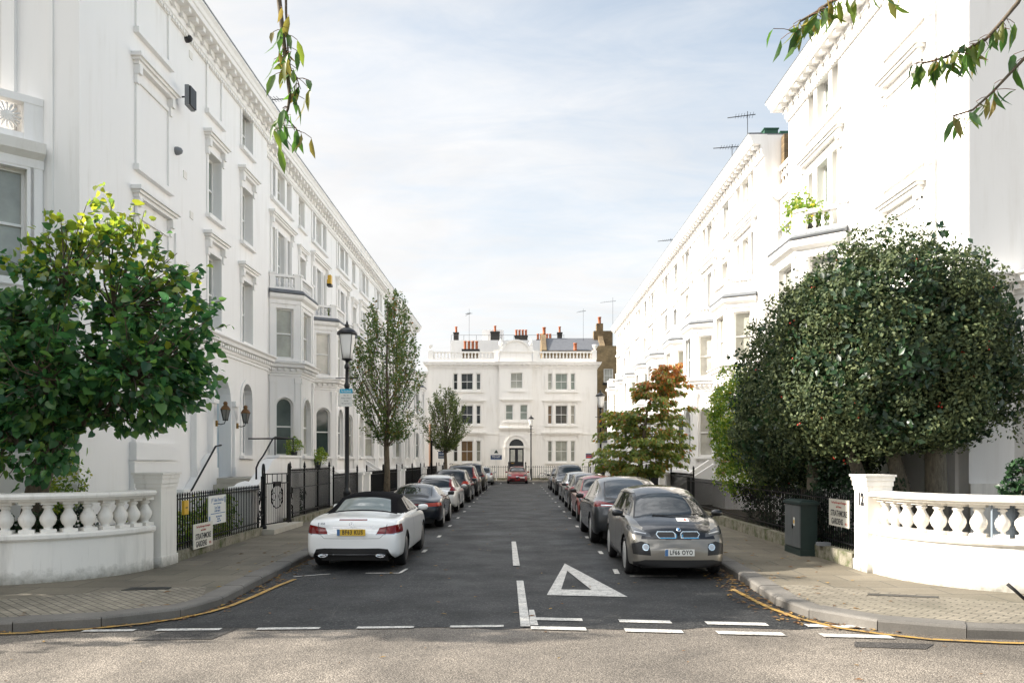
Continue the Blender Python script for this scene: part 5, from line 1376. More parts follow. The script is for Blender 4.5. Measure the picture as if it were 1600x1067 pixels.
# the lime tree behind the left balustrade
def lime():
    rng = np.random.default_rng(5)
    root = empty('lime_tree', (0,0,0), 0, 'broad leafy lime tree with a top coloured sunlit yellow-green, leaning over the left balustrade', 'tree')
    tk = MB()
    tk.tube([(-8.10,13.35,.05),(-8.02,13.35,.7),(-7.86,13.32,1.5),(-7.66,13.3,2.1)],[.23,.19,.17,.15],12,M['bark'])
    fork = np.array([-7.66,13.3,2.1]); limbs = []
    for e in ((-6.5,13.1,3.0),(-6.7,13.5,4.4),(-7.4,13.2,4.7),(-8.8,13.0,3.6),(-6.1,12.9,3.3),(-7.9,13.5,4.3),(-9.3,12.9,2.9),(-7.2,12.5,3.2)):
        p = wobble(fork, e, 5, .07, rng); tk.tube(p, [.10,.08,.06,.045,.03], 7, M['bark']); limbs += list(p[1:])
    limbs = np.array(limbs)
    tips = []
    for (c, r, n) in (((-6.60,13.2,3.95),(1.35,1.35,1.40),150),((-6.9,13.3,4.55),(1.05,1.1,1.20),70),((-9.15,12.95,3.3),(1.45,1.1,1.6),170),((-6.25,13.0,3.15),(1.50,1.1,.80),150),((-7.9,12.9,2.95),(1.2,.9,.85),110),((-8.5,13.3,4.0),(1.0,.9,.9),70),((-7.4,12.9,3.6),(1.2,1.0,1.2),110)):
        d = rdir(n, rng); d[:,2] *= 1.0; tips.append(np.array(c) + d*np.array(r)*(.45+.55*rng.random((n,1))**.5))
    # sprays that break the outline
    for q in ((-6.78,13.2,6.2),(-6.15,13.2,5.95),(-7.35,13.2,5.85),(-7.1,13.3,5.85),(-6.45,13.1,5.85),(-5.25,13.1,5.1),(-5.55,13.2,4.75),(-4.95,13.0,4.2),(-5.0,13.0,3.85),(-5.0,13.0,3.45),(-5.25,12.9,2.9),(-5.45,12.9,2.6),(-5.75,13.1,5.35),(-8.3,13.2,5.2),(-5.2,13.2,4.45),(-5.9,12.9,2.4),(-8.0,13.2,5.2),(-7.75,13.2,5.6)):
        for k in range(4): tips.append((np.array(q) + rng.normal(size=3)*np.array([.10,.15,.10]))[None,:])
    for k in range(120):
        a = rng.uniform(-.75, 3.6); c = np.array([-6.65,13.15,3.95]); rr2 = np.array([1.62*math.cos(a), rng.normal()*.45, 1.85*math.sin(a) if a > 0 and a < PI else 1.35*math.sin(a)])
        tips.append((c + rr2*rng.uniform(.85,1.08))[None,:])
    for k in range(60):
        tips.append((np.array([-7.75,12.7,2.15]) + rdir(1,rng)[0]*np.array([.85,.5,.55]))[None,:])
    tips = np.concatenate(tips)
    A = np.array([limbs[np.argmin(np.linalg.norm(limbs - t, axis=1) + .3*rng.random(len(limbs)))] for t in tips])
    br = MB()
    for a, t in zip(A[::2], tips[::2]): br.tube(wobble(a, t, 4, .05, rng), [.020,.014,.010,.005], 4, M['bark'], caps=False)
    mid = A*.45 + tips*.55
    P1, D1 = shoot_leaves(mid, tips, 9, rng, .9, .55, .06)
    tk.build('trunk', parent=root); br.build('branches', parent=root)
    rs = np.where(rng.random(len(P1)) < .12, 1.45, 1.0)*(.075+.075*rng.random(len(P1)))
    yg = P1[:,2] + .55*rng.normal(size=len(P1)) > 5.15  # leaves high in the crown take the painted backlit colour
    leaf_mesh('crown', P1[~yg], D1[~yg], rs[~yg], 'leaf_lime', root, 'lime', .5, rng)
    leaf_mesh('backlit_leaves', P1[yg], D1[yg], rs[yg]*.9, 'leaf_lime_backlit', root, 'lime', .4, rng)
lime()
def added_shade_tree():  # out-of-view tree, added and shaped to shade the road and left pavement
    rng = np.random.default_rng(8)
    root = empty('added_shade_tree', (0,0,0), 0, 'unseen tree added left of the view to shade the left pavement and road', 'tree')
    tk = MB(); tk.tube([(-12.6,13.3,.05),(-12.5,13.3,2.5),(-12.4,13.0,5.0),(-12.4,12.6,6.8)],[.22,.18,.14,.06],10,M['bark_grey'])
    for k in range(16):
        d = rdir(1,rng)[0]; tk.tube(wobble((-12.4,13.3,4.0+.15*k),np.array([-12.4,12.5,6.3])+d*np.array([2.1,2.2,1.8]),5,.08,rng),[.07,.05,.035,.02,.008],6,M['bark_grey'],caps=False)
    tk.build('trunk', parent=root)
    P1, D1, N1 = clump_leaves([((-12.5,12.3,6.3),(2.6,2.7,2.05),1),((-11.6,12.9,4.9),(1.8,1.8,1.1),.5),((-12.4,11.2,3.4),(1.9,2.4,1.9),1.0)],300,.42,30,rng,.35)
    leaf_mesh('crown', P1, D1, .15+.06*rng.random(len(P1)), 'leaf_lime', root, 'lime', .5, rng, N1)
added_shade_tree()
def holly():
    for (lab, trunks, blobs, n, seed, zmin, per, rc) in (
        ('sunlit holly tree with red berries and three trunks behind the numbered pier',
         [((7.66,14.8,.05),(7.63,14.8,1.2),(7.55,14.7,2.7),.20),((7.45,15.15,.05),(7.22,15.1,1.2),(6.8,15.0,2.5),.15),((6.95,15.4,.05),(6.62,15.4,1.3),(6.1,15.2,2.5),.13)],
         [((6.75,14.5,4.05),(1.85,1.35,1.70),1.0),((7.55,14.5,3.75),(1.05,1.05,1.20),.4),((6.0,14.7,3.2),(1.25,1.2,1.25),.5),((8.25,14.1,3.3),(.7,.6,.6),.06),((7.0,14.2,2.75),(1.1,.9,.55),.2)], 620, 21, 2.2, 70, .30),
        ('darker holly tree standing in shade beyond the sunlit holly',
         [((6.7,18.6,.05),(6.65,18.6,1.3),(6.6,18.6,2.6),.17),((6.4,17.3,.05),(6.3,17.3,1.2),(6.3,17.3,2.4),.14)],
         [((6.8,18.2,3.6),(1.70,1.7,1.80),1.0),((6.4,19.2,2.8),(1.10,1.1,1.35),.6),((6.7,17.0,4.2),(1.3,1.2,1.35),.6),((6.75,18.0,2.3),(1.2,1.4,.8),.4)], 520, 22, 1.35, 62, .30)):
        rng = np.random.default_rng(seed)
        root = empty('holly_tree', (0,0,0), 0, lab, 'tree')
        tk = MB()
        for a, b, c, r in trunks:
            tk.tube([a, tuple((np.array(a)+np.array(b))/2 + rng.normal(size=3)*.02), b, c, tuple(np.array(c)+np.array([.1,.05,1.2]))],[r*1.1,r,r*.95,r*.85,r*.5],12,M['bark_grey'])
        for (c, r, w) in blobs:
            for k in range(int(10*w)+2):
                d = rdir(1,rng)[0]; tk.tube(wobble(np.array(trunks[0][2]), np.array(c)+d*np.array(r)*.8, 5, .08, rng), [.06,.045,.03,.02,.008], 5, M['bark_grey'], caps=False)
        tk.build('trunk', parent=root)
        P1, D1, N1 = clump_leaves(blobs, n, rc, per, rng, .70, zmin)
        leaf_mesh('crown', P1, D1, .055+.035*rng.random(len(P1)), 'leaf_holly', root, 'rhomb', .35, rng, N1)
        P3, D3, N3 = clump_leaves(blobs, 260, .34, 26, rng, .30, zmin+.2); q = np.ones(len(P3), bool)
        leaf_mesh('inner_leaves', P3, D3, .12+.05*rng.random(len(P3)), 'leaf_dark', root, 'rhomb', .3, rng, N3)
        # twigs that stand clear of the outline
        d = rdir(90, rng); c, r, _ = blobs[0]; d[:,2] = np.abs(d[:,2])*.9 + .1
        A = np.array(c)+d*np.array(r)*.9; B = np.array(c)+d*np.array(r)*(1.08+.12*rng.random((90,1)))
        if seed == 21:
            extra = np.array([(9.1,14.0,3.3),(9.05,13.9,2.8),(8.9,14.0,2.45),(8.95,14.1,3.7),(8.6,13.9,2.2),(8.75,14.0,2.3),(9.15,14.0,3.0)])
            A = np.concatenate([A, np.repeat(np.array([[8.2,14.1,2.9]]), len(extra), 0), np.repeat(np.array([[8.3,14.1,2.8]]), len(extra), 0)]); B = np.concatenate([B, extra, extra + rng.normal(size=extra.shape)*.15])
        P2, D2 = shoot_leaves(A, B, 16, rng, .8, .1, .03)
        leaf_mesh('twig_leaves', P2, D2, .05+.02*rng.random(len(P2)), 'leaf_holly', root, 'rhomb', .4, rng)
        be = MB()
        for k in range(46 if seed == 21 else 18):
            d = rdir(1,rng)[0]; d[1] = -abs(d[1]); c, r, _ = blobs[int(rng.integers(0,3))]; q = np.array(c)+d*np.array(r)*1.04
            for j in range(int(rng.integers(1,5))): p = q + rng.normal(size=3)*.03; be.lathe([(.001,-.016),(.014,-.009),(.017,0),(.014,.009),(.001,.016)], tuple(p), 6, M['berry'])
        be.build('berries', parent=root)
holly()
def pear(loc, zs, Rz, n, per, mat, seed, lab, tr, size):
    rng = np.random.default_rng(seed); x, y = loc
    root = empty('street_tree', (0,0,0), 0, lab, 'tree')
    z0, z1 = zs; tk = MB()
    tk.tube([(x,y,PZ),(x+.02,y,z0*.6),(x-.01,y,z0),(x+.05,y,z0+1.2),(x,y,z0+2.6),(x+.05,y,z1-.8)],[tr*1.25,tr,tr*.9,tr*.6,tr*.4,.012],9,M['bark'])
    zt = z0+.3 + (z1-z0-.3)*rng.random(n)**.9; m_ = 9; lead = 2*PI*(np.arange(m_)+.5*rng.random(m_))/m_; hl = .72+.28*rng.random(m_)
    w_ = rng.integers(0,m_,n); az = lead[w_] + rng.normal(size=n)*.24; zt = z0+.3 + (zt-z0-.3)*hl[w_]
    rho = np.interp(zt, *zip(*Rz))*np.sqrt(.10+.90*rng.random(n)); rho *= .84 + .30*rng.random(m_)[w_]
    B = np.stack([x+rho*np.cos(az), y+rho*np.sin(az), zt],1)
    L = .9+.7*rng.random(n); zb = np.maximum(z0-.1, zt-L); rb = rho*np.clip((zb-z0+.2)/(zt-z0+.2),.08,.8)
    A = np.stack([x+rb*np.cos(az), y+rb*np.sin(az), zb],1)
    br = MB()
    for a, b in list(zip(A,B))[::2]: br.tube(wobble(a,b,4,.04,rng),[.016,.011,.007,.003],4,M['bark'],caps=False)
    for k in range(14):
        a_ = 2*PI*k/14; zz = z0 + rng.random()*1.3; r_ = np.interp(zz+1.6, *zip(*Rz))*.6
        br.tube(wobble((x,y,zz),(x+r_*math.cos(a_),y+r_*math.sin(a_),zz+1.7),5,.04,rng),[.04,.032,.024,.016,.01],5,M['bark'],caps=False)
    tk.build('trunk', parent=root); br.build('branches', parent=root)
    P1, D1 = shoot_leaves(A*.7+B*.3, B+(B-A)*.06, per, rng, .9, .45, .05)
    leaf_mesh('crown', P1, D1, size*(.75+.5*rng.random(len(P1))), mat, root, 'rhomb', .35, rng)
pear((-4.72,29.4),(2.55,8.5),[(2.4,.25),(3.0,1.0),(3.9,1.65),(4.8,1.8),(5.8,1.6),(6.8,1.15),(7.8,.65),(8.6,.2)],215,42,'leaf_pear',31,'young upright street tree with orange tinted leaves in front of the left terrace',.105,.10)
pear((-4.72,53.5),(2.5,7.0),[(2.3,.25),(3.0,1.1),(3.9,1.75),(4.8,1.7),(5.7,1.2),(6.5,.55),(7.1,.15)],240,40,'leaf_pear_green',32,'smaller green street tree near the far end of the left pavement',.11,.11)
def amber():
    rng = np.random.default_rng(41); x, y = 4.72, 31.6
    root = empty('street_tree', (0,0,0), 0, 'young street tree with tiered branches turning rust at the top on the right', 'tree')
    tk = MB(); line_ = [(x,y,PZ),(x+.05,y,1.6),(x+.2,y,2.8),(x+.35,y,4.0),(x+.75,y,4.9),(x+1.2,y,5.5)]
    tk.tube(line_,[.11,.09,.07,.05,.03,.012],9,M['bark']); br = MB(); A = []; B = []
    lp = np.array(line_)
    for k in range(100):
        z = 1.35 + 4.15*rng.random()**1.15; c = np.array([np.interp(z,lp[:,2],lp[:,0]),y,z]); a_ = 2.4*k + rng.normal()*.25
        r_ = np.interp(z,[1.3,1.8,2.3,3.0,4.0,4.8,5.5],[1.5,2.3,2.7,2.15,1.85,1.45,.65])*(.55+.50*rng.random())
        if math.cos(a_) < 0 and z > 4.1: r_ *= .75
        e = c + np.array([r_*math.cos(a_), r_*math.sin(a_), rng.normal()*.09 + .05*r_])
        p = wobble(c, e, 5, .03, rng); p[-1][2] -= .10; br.tube(p,[.018,.014,.010,.007,.003],4,M['bark'],caps=False)
        for i in range(1,4):
            A.append(p[i]); B.append(p[i+1])
            s_ = np.array([-math.sin(a_),math.cos(a_),0])*(.36*(1-.2*i))
            for g in (-1,1): A.append(p[i]); B.append(p[i]+s_*g+np.array([math.cos(a_),math.sin(a_),0])*.18)
    tk.build('trunk', parent=root); br.build('branches', parent=root)
    P1, D1 = shoot_leaves(np.array(A), np.array(B), 14, rng, .6, .9, .045)
    k = rng.random(len(P1)) < np.interp(P1[:,2],[2.5,4.0,4.7,5.3],[.04,.16,.50,.80])
    leaf_mesh('crown', P1[~k], D1[~k], .13+.07*rng.random((~k).sum()), 'leaf_amber_low', root, 'rhomb', .38, rng)
    leaf_mesh('rust_leaves', P1[k], D1[k], .12+.06*rng.random(k.sum()), 'leaf_amber_top', root, 'rhomb', .25, rng)
amber()
def shrub(blobs, n, rc, per, size, mat, seed, lab, stem=None, cat='shrub', name='shrub', flowers=None, zmin=.15, shape='rhomb'):
    rng = np.random.default_rng(seed); root = empty(name, (0,0,0), 0, lab, cat)
    P1, D1, N1 = clump_leaves(blobs, n, rc, per, rng, .45, zmin)
    leaf_mesh('foliage', P1, D1, size*(.7+.6*rng.random(len(P1))), mat, root, shape, .4, rng, N1)
    s = MB()
    for (c, r, w) in blobs:
        for k in range(int(8*w)+3):
            d = rdir(1,rng)[0]; s.tube(wobble((c[0]+.1*d[0],c[1]+.1*d[1],max(.1,c[2]-r[2])), np.array(c)+d*np.array(r)*.8,4,.03,rng),[.018,.014,.009,.004],4,M['bark'],caps=False)
    s.build('stems', parent=root)
    if flowers:
        f = MB(); col, cnt = flowers
        for k in range(cnt):
            c, r, w = blobs[int(rng.integers(0,len(blobs)))]; d = rdir(1,rng)[0]; d[2] = abs(d[2]); q = np.array(c)+d*np.array(r)*1.05
            for j in range(5): a_ = 2*PI*j/5; f.add([tuple(q),(q[0]+.035*math.cos(a_),q[1]+.035*math.sin(a_),q[2]+.02),(q[0]+.03*math.cos(a_+.8),q[1]+.03*math.sin(a_+.8),q[2]+.035),(q[0]+.02*math.cos(a_+1.2),q[1]+.02*math.sin(a_+1.2),q[2]+.01)],[(0,1,2,3)],M[col])
        f.build('flowers', parent=root)
shrub([((-8.05,14.35,1.35),(.45,.4,.55),1)],60,.16,30,.07,'leaf_shrub',51,'round yellow-green shrub behind the left balustrade beside the lime trunk')
shrub([((-7.2,16.4,.55),(.4,1.1,.45),1),((-7.0,18.6,.6),(.4,1.2,.5),1)],60,.18,30,.07,'leaf_shrub',52,'low leafy planting behind the left railing below the notices')
shrub([((-7.3,13.0,.7),(.5,.45,.5),1),((-8.6,12.9,.7),(.8,.4,.55),1)],60,.18,30,.08,'leaf_dark',53,'dark shrubs seen between the left balusters')
shrub([((-7.2,25.3,.6),(.4,2.2,.5),1)],80,.2,36,.06,'leaf_dark',54,'dark clipped hedge behind the taller left railing',cat='hedge',name='hedge')
shrub([((6.05,22.6,3.2),(.62,.9,1.30),1),((6.0,22.2,2.3),(.55,.8,.7),.5)],230,.2,34,.085,'leaf_shrub',55,'bright green bush with yellowing leaves left of the dark holly',flowers=('flower_yellow',20))
shrub([((6.35,22.0,1.55),(.85,.9,.70),1)],190,.2,34,.07,'leaf_shrub',56,'low rose bush with pink blooms above the right railing',flowers=('flower_pink',40))
shrub([((6.55,16.5,.95),(.5,2.4,1.0),1),((6.6,20.6,1.0),(.5,2.4,1.05),1)],150,.24,44,.075,'leaf_dark',57,'dark ivy filled hedge behind the right railing and cabinet',cat='hedge',name='hedge')
shrub([((7.85,12.55,1.55),(.32,.3,.42),1)],26,.12,16,.13,'leaf_dark',58,'glossy dark pot plant at the right edge above the balustrade',zmin=1.0)
def wires():
    mb = MB()
    for k in range(34): x = 6.7+.05*k*2; mb.box(x-.004,x+.004,11.45,11.458,.5,1.36,M['mesh_blue'])
    for k in range(18): mb.box(6.7,10.1,11.452,11.46,.5+.05*k-.004,.5+.05*k+.004,M['mesh_blue'])
    mb.box(6.7,10.1,11.47,11.50,.15,1.36,M['mesh_blue'])
    tag(mb.build('mesh_screen'),'blue grey wire mesh screen behind the right balusters','screen')
wires()
def balcony_plant(c, lab, flower=True, s=1.0):
    rng = np.random.default_rng(int(abs(c[0]*10+c[1]*7)))
    root = empty('balcony_plant', (0,0,0), 0, lab, 'plant')
    p = MB(); p.lathe([(.10*s,0),(.14*s,.22*s),(.15*s,.24*s),(.12*s,.25*s)],(c[0],c[1],c[2]),10,M['planter']); p.build('pot', parent=root)
    P1, D1, N1 = clump_leaves([((c[0],c[1],c[2]+.45*s),(.30*s,.34*s,.32*s),1)],40,.12*s,20,rng,.4)
    leaf_mesh('foliage',P1,D1,.075*s,'leaf_shrub',root,'rhomb',.4,rng,N1)
    if flower:
        f = MB()
        for k in range(12): q = np.array(c)+np.array([0,0,.5])+rdir(1,rng)[0]*np.array([.3,.3,.3]); f.lathe([(.001,-.03),(.04,0),(.001,.03)],tuple(q),6,M['flower_yellow'])
        f.build('flowers', parent=root)
balcony_plant((7.75,22.3,7.93),'leafy pot plant on the balcony of the right corner house',False,1.5)
balcony_plant((7.85,21.6,7.93),'yellow flowering pot plant on the balcony of the right corner house',True,1.1)
balcony_plant((-7.95,28.95,2.02),'dark window box plant on the first left bay sill',False,.9)
balcony_plant((-7.75,31.6,1.62),'bushy plant in a dark pot beside the first left bay',False,1.0)
balcony_plant((-8.1,35.6,8.12),'small spiky plant standing on the second left balcony',False,.7)

# cherry tree over the camera --------------------------------------
def cherry():
    rng = np.random.default_rng(61)
    root = empty('cherry_tree', (0,0,0), 0, 'cherry tree reaching in overhead with drooping sprays of green and russet leaves', 'tree')
    tk = MB(); tk.tube([(3.3,-3.0,.1),(3.25,-2.9,1.6),(3.1,-2.6,2.8),(2.9,-1.6,4.1)],[.19,.16,.14,.12],12,M['bark'])
    limbs = [[(2.9,-1.6,4.1),(2.6,.6,5.0),(2.55,2.6,5.15),(2.75,4.05,4.75)],[(2.9,-1.6,4.1),(1.6,.8,5.3),(.2,2.8,5.6),(-1.16,4.05,5.1)],[(2.9,-1.6,4.1),(2.2,1.2,5.2),(1.9,3.2,5.1),(1.85,4.0,4.55)]]
    for l in limbs: tk.tube(l,[.10,.06,.035,.016],8,M['bark'])
    # twigs: (points, radius)
    Z = 4.05
    def at(x, y, dz=0.0): return ((x-808)*(Z+dz)/1270, Z+dz, 1.97+(717.5-y)*(Z+dz)/1270)
    tw = [([limbs[1][-1], at(436,0), at(447,100), at(453,150), at(450,170), at(434,213)], .011, 29),
          ([limbs[1][-1], at(447,20), at(450,80), at(455,112)], .006, 10), ([at(447,100), at(462,118), at(470,140)], .004, 8), ([at(447,185), at(458,196), at(466,205)], .004, 8),
          ([limbs[0][-1], at(1590,5), at(1565,35), at(1540,62), at(1510,78), at(1470,92), at(1440,100)], .010, 64),
          ([limbs[0][-1], at(1640,60), at(1600,92), at(1583,110), at(1550,145), at(1520,172), at(1488,182)], .009, 26),
          ([limbs[2][-1], at(1330,-12), at(1300,2), at(1275,20), at(1250,34), at(1240,52)], .010, 38),
          ([limbs[2][-1], at(1400,-25), at(1360,-8)], .008, 9)]
    A = []; D = []; st = MB()
    for pts, r, n in tw:
        tk.tube(pts, list(np.linspace(r*1.3, r*.4, len(pts))), 6, M['bark'])
        q = [np.array(p) for p in pts[1:]]
        seg = [np.linalg.norm(b-a) for a, b in zip(q[:-1],q[1:])]; tot = sum(seg)
        for k in range(n):
            s_ = tot*(rng.random()**.7 if n > 12 else rng.random()); i = 0
            while i < len(seg)-1 and s_ > seg[i]: s_ -= seg[i]; i += 1
            t = min(1, s_/seg[i]); p = q[i]*(1-t)+q[i+1]*t
            d = np.array([rng.normal()*.42-.08, rng.normal()*.42, -.9+.22*rng.normal()]); d /= np.linalg.norm(d)
            side = np.array([rng.normal()*.75, rng.normal()*.6, -.30]); b = p + side*.055
            tk.tube([p, (p+b)/2+np.array([0,0,.006]), b], .0016, 4, M['rust'], caps=False); A.append(b); D.append(d)
    leaf_mesh('crown', np.array(A), np.array(D), .085+.055*rng.random(len(A)), 'leaf_cherry', root, 'lance', .1, rng)
    tk.build('trunk', parent=root)
cherry()
# ------------------------------------------------------------------ cars
def pchip(pts, x):
    pts = sorted(pts); X = np.array([p[0] for p in pts], float); Y = np.array([p[1] for p in pts], float)
    h = np.diff(X); d = np.diff(Y)/h; m = np.zeros(len(X))
    for i in range(1, len(X)-1):
        if d[i-1]*d[i] > 0:
            w1 = 2*h[i]+h[i-1]; w2 = h[i]+2*h[i-1]; m[i] = (w1+w2)/(w1/d[i-1]+w2/d[i])
    m[0] = d[0]; m[-1] = d[-1]
    x = np.clip(x, X[0], X[-1]); k = np.clip(np.searchsorted(X, x)-1, 0, len(h)-1); t = (x-X[k])/h[k]
    return (2*t**3-3*t**2+1)*Y[k] + (t**3-2*t**2+t)*h[k]*m[k] + (-2*t**3+3*t**2)*Y[k+1] + (t**3-t**2)*h[k]*m[k+1]
def chaikin(p, n=2):
    for _ in range(n):
        q = [p[0]]
        for a, b in zip(p[:-1], p[1:]): q += [a*.75+b*.25, a*.25+b*.75]
        q.append(p[-1]); p = q[:1] + q[2:-2] + q[-1:] if False else q
    return p
def shell(sp):
    L = sp['L']
    u = np.linspace(0, 1, 58); t = L*(.5-.5*np.cos(PI*u))*.55 + L*u*.45
    lo, hw, bl, tp, wt = (pchip(sp[k], t) for k in ('lo','hw','belt','top','wt'))
    cr = pchip(sp['crown'], t) if 'crown' in sp else np.full_like(t, .07)
    bm = bmesh.new(); rows = []
    for i in range(len(t)):
        b = min(bl[i], tp[i]-.035); zt = max(b+.022, tp[i]-cr[i]); w = hw[i]; l = lo[i]; r = min(wt[i], w-.10)
        tuck = sp.get('tuck', .0)*min(1, max(0, (zt-b-.1)/.3))
        P = [(w-.10,l),(w-.03,l+.03),(w-.006,l+.16*(b-l)+.04),(w,l+.58*(b-l)),(w-.014,b-.16*(b-l)),(w-.05,b-.004),(w-.085-tuck,b+.018)]
        c6 = np.array(P[-1]); c8 = np.array((r, zt)); P.append(tuple(c6*.10+c8*.90)); P += [tuple(c8), (r*.68, zt+.68*(tp[i]-zt)), (r*.3, zt+.97*(tp[i]-zt)), (0, tp[i])]
        P = chaikin([np.array(p, float) for p in P], 2)
        row = [bm.verts.new((t[i], p[0], p[1])) for p in P] + [bm.verts.new((t[i], -p[0], p[1])) for p in reversed(P[:-1])]
        rows.append(row)
    m = len(rows[0])
    for a, b in zip(rows[:-1], rows[1:]):
        for k in range(m-1): bm.faces.new((a[k], b[k], b[k+1], a[k+1]))
    mid = m//2; K = 10
    for row, sgn, bulge in ((rows[0], -1, sp.get('rbulge', .06)), (rows[-1], 1, sp.get('fbulge', .08))):
        g = []
        for i in range(mid):
            a, b = row[i], row[m-1-i]; y0 = a.co.y
            g.append([a] + [bm.verts.new((a.co.x + sgn*bulge*(1-(1-2*k/K)**2), y0*(1-2*k/K), a.co.z)) for k in range(1, K)] + [b])
        for i in range(mid-1):
            for k in range(K):
                f = (g[i][k], g[i][k+1], g[i+1][k+1], g[i+1][k]); bm.faces.new(f if sgn > 0 else f[::-1])
        for k in range(K):
            f = (g[-1][k], g[-1][k+1], row[mid]); bm.faces.new(f if sgn > 0 else f[::-1])
    bmesh.ops.recalc_face_normals(bm, faces=bm.faces[:])
    bm.normal_update()
    return bm
AX = {'side': (0, 2), 'front': (1, 2), 'rear': (1, 2), 'top': (0, 1)}
def inside(poly, x, y):
    s = None
    for (a, b), (c, d) in zip(poly, poly[1:]+poly[:1]):
        v = (c-a)*(y-b)-(d-b)*(x-a)
        if abs(v) < 1e-9: continue
        if s is None: s = v > 0
        elif (v > 0) != s: return False
    return True
def carve(bm, lay, view, poly, tagid, rng=None, only=None):
    ia, ib = AX[view]; xs = [p[0] for p in poly]; ys = [p[1] for p in poly]
    x0, x1, y0, y1 = min(xs), max(xs), min(ys), max(ys)
    cx = sum(xs)/len(xs); cy = sum(ys)/len(ys)
    fs = []
    for f in bm.faces:
        if only is not None and f[lay] not in only: continue
        n = f.normal; c = f.calc_center_median()
        if view == 'side' and abs(n.y) < .12: continue
        if view == 'top' and n.z < .10: continue
        if rng and not (rng[0] <= c.x <= rng[1]): continue
        a = [v.co[ia] for v in f.verts]; b = [v.co[ib] for v in f.verts]
        if max(a) < x0 or min(a) > x1 or max(b) < y0 or min(b) > y1: continue
        fs.append(f)
    for (a, b), (c, d) in zip(poly, poly[1:]+poly[:1]):
        if not fs: return
        no = [0, 0, 0]; no[ia] = d-b; no[ib] = -(c-a); co = [0, 0, 0]; co[ia] = a; co[ib] = b
        if (cx-a)*no[ia] + (cy-b)*no[ib] > 0: no = [-k for k in no]
        es = {e for f in fs for e in f.edges}; vs = {v for f in fs for v in f.verts}
        r = bmesh.ops.bisect_plane(bm, geom=list(fs)+list(es)+list(vs), dist=1e-5, plane_co=co, plane_no=no)
        fs = [g for g in r['geom'] if isinstance(g, bmesh.types.BMFace) and ((g.calc_center_median()[ia]-a)*no[ia] + (g.calc_center_median()[ib]-b)*no[ib]) < 0]
    for f in fs: f[lay] = tagid
def mirror_poly(p): return [(-y, z) for y, z in reversed(p)]
def clip_x(poly, xa, xb):
    for lim, sg in ((xa, 1), (xb, -1)):
        out = []
        for p, q in zip(poly, poly[1:]+poly[:1]):
            ip = (p[0]-lim)*sg >= 0; iq = (q[0]-lim)*sg >= 0
            if ip: out.append(p)
            if ip != iq: k = (lim-p[0])/(q[0]-p[0]); out.append((lim, p[1]+k*(q[1]-p[1])))
        poly = out
        if not poly: return []
    return poly
def grow(poly, d):
    cx = sum(p[0] for p in poly)/len(poly); cy = sum(p[1] for p in poly)/len(poly); n = len(poly); out = []
    for i in range(n):
        p0, p1, p2 = (Vector(poly[(i+k-1) % n]) for k in range(3))
        def nr(a, b):
            e = (b-a).normalized(); v = Vector((e.y, -e.x)); m = (a+b)/2
            return v if (m - Vector((cx, cy))).dot(v) > 0 else -v
        n1, n2 = nr(p0, p1), nr(p1, p2); o = n1+n2; o = o/max(.35, o.dot(n1)); q = p1+o*d; out.append((q.x, q.y))
    return out
TAGS = ['body','trim','windscreen','side_window','rear_window','headlight','tail_light','grille','bonnet','soft_top','chrome','cut','roof','lower','light_bar','learner_plate','learner_mark','grille_surround','seam','reflector','tail_orange','light_strip']
TI = {k: i for i, k in enumerate(TAGS)}
INBODY = {'body','trim','seam','lower'}
TAGMAT = dict(trim='black_plastic', windscreen='car_glass', side_window='car_glass', rear_window='car_glass', headlight='lamp_dark', tail_light='tail_red', grille='black_plastic', soft_top='soft_top', chrome='chrome', lower='black_plastic', light_bar='tail_red', learner_plate='plate_white', learner_mark='ink_red', grille_surround='grille_frame', seam='seam', reflector='lamp_clear', light_strip='lamp_clear', roof='paint_black', bonnet='paint_black', tail_orange='tail_orange')
simple('lamp_dark', (.10,.105,.11), .06, .5)
WHEELS = {}
def wheel_meshes(r, w, style, dark):
    key = (round(r, 3), w, style, dark)
    if key in WHEELS: return WHEELS[key]
    ty = MB(); ty.lathe([(r*.66,-w/2+.02),(r*.78,-w/2),(r*.93,-w/2+.008),(r*.985,-w/2+.03),(r,-w/2+.06),(r,w/2-.06),(r*.985,w/2-.03),(r*.93,w/2-.008),(r*.78,w/2),(r*.70,w/2-.01),(r*.66,w/2-.04)], (0,0,0), 30, M['rubber'], axis='y')
    rm = MB(); A = M['alloy_dark' if dark else 'alloy']; K = M['black_plastic']
    rm.lathe([(r*.70,w/2-.006),(r*.715,w/2-.012),(r*.66,w/2-.03),(r*.64,w/2-.09)], (0,0,0), 30, A, axis='y'); rm.lathe([(r*.64,w/2-.085),(.001,w/2-.09)], (0,0,0), 24, K, axis='y')
    ns = {'five': 5, 'multi': 10, 'turbine': 7}[style]; hw = {'five': .24, 'multi': .10, 'turbine': .17}[style]*r
    for k in range(ns):
        a = 2*PI*k/ns; ca, sa = math.cos(a), math.sin(a); sk = .12*r if style == 'turbine' else 0
        def q(rad, off, y): return (ca*rad - sa*off, y, sa*rad + ca*off)
        i0, o0 = hw*.55, hw*.5
        v = [q(.10*r,-i0,w/2-.035),q(.10*r,i0,w/2-.035),q(.68*r,o0+sk,w/2-.016),q(.68*r,-o0+sk,w/2-.016),q(.10*r,-i0,w/2-.08),q(.10*r,i0,w/2-.08),q(.68*r,o0+sk,w/2-.08),q(.68*r,-o0+sk,w/2-.08)]
        rm.add(v, [(0,1,2,3),(0,4,5,1),(1,5,6,2),(2,6,7,3),(3,7,4,0)], A)
    rm.lathe([(r*.16,w/2-.06),(r*.16,w/2-.03),(.001,w/2-.026)], (0,0,0), 12, A, axis='y')
    WHEELS[key] = (ty.mesh('tyre'), rm.mesh('rim')); return WHEELS[key]
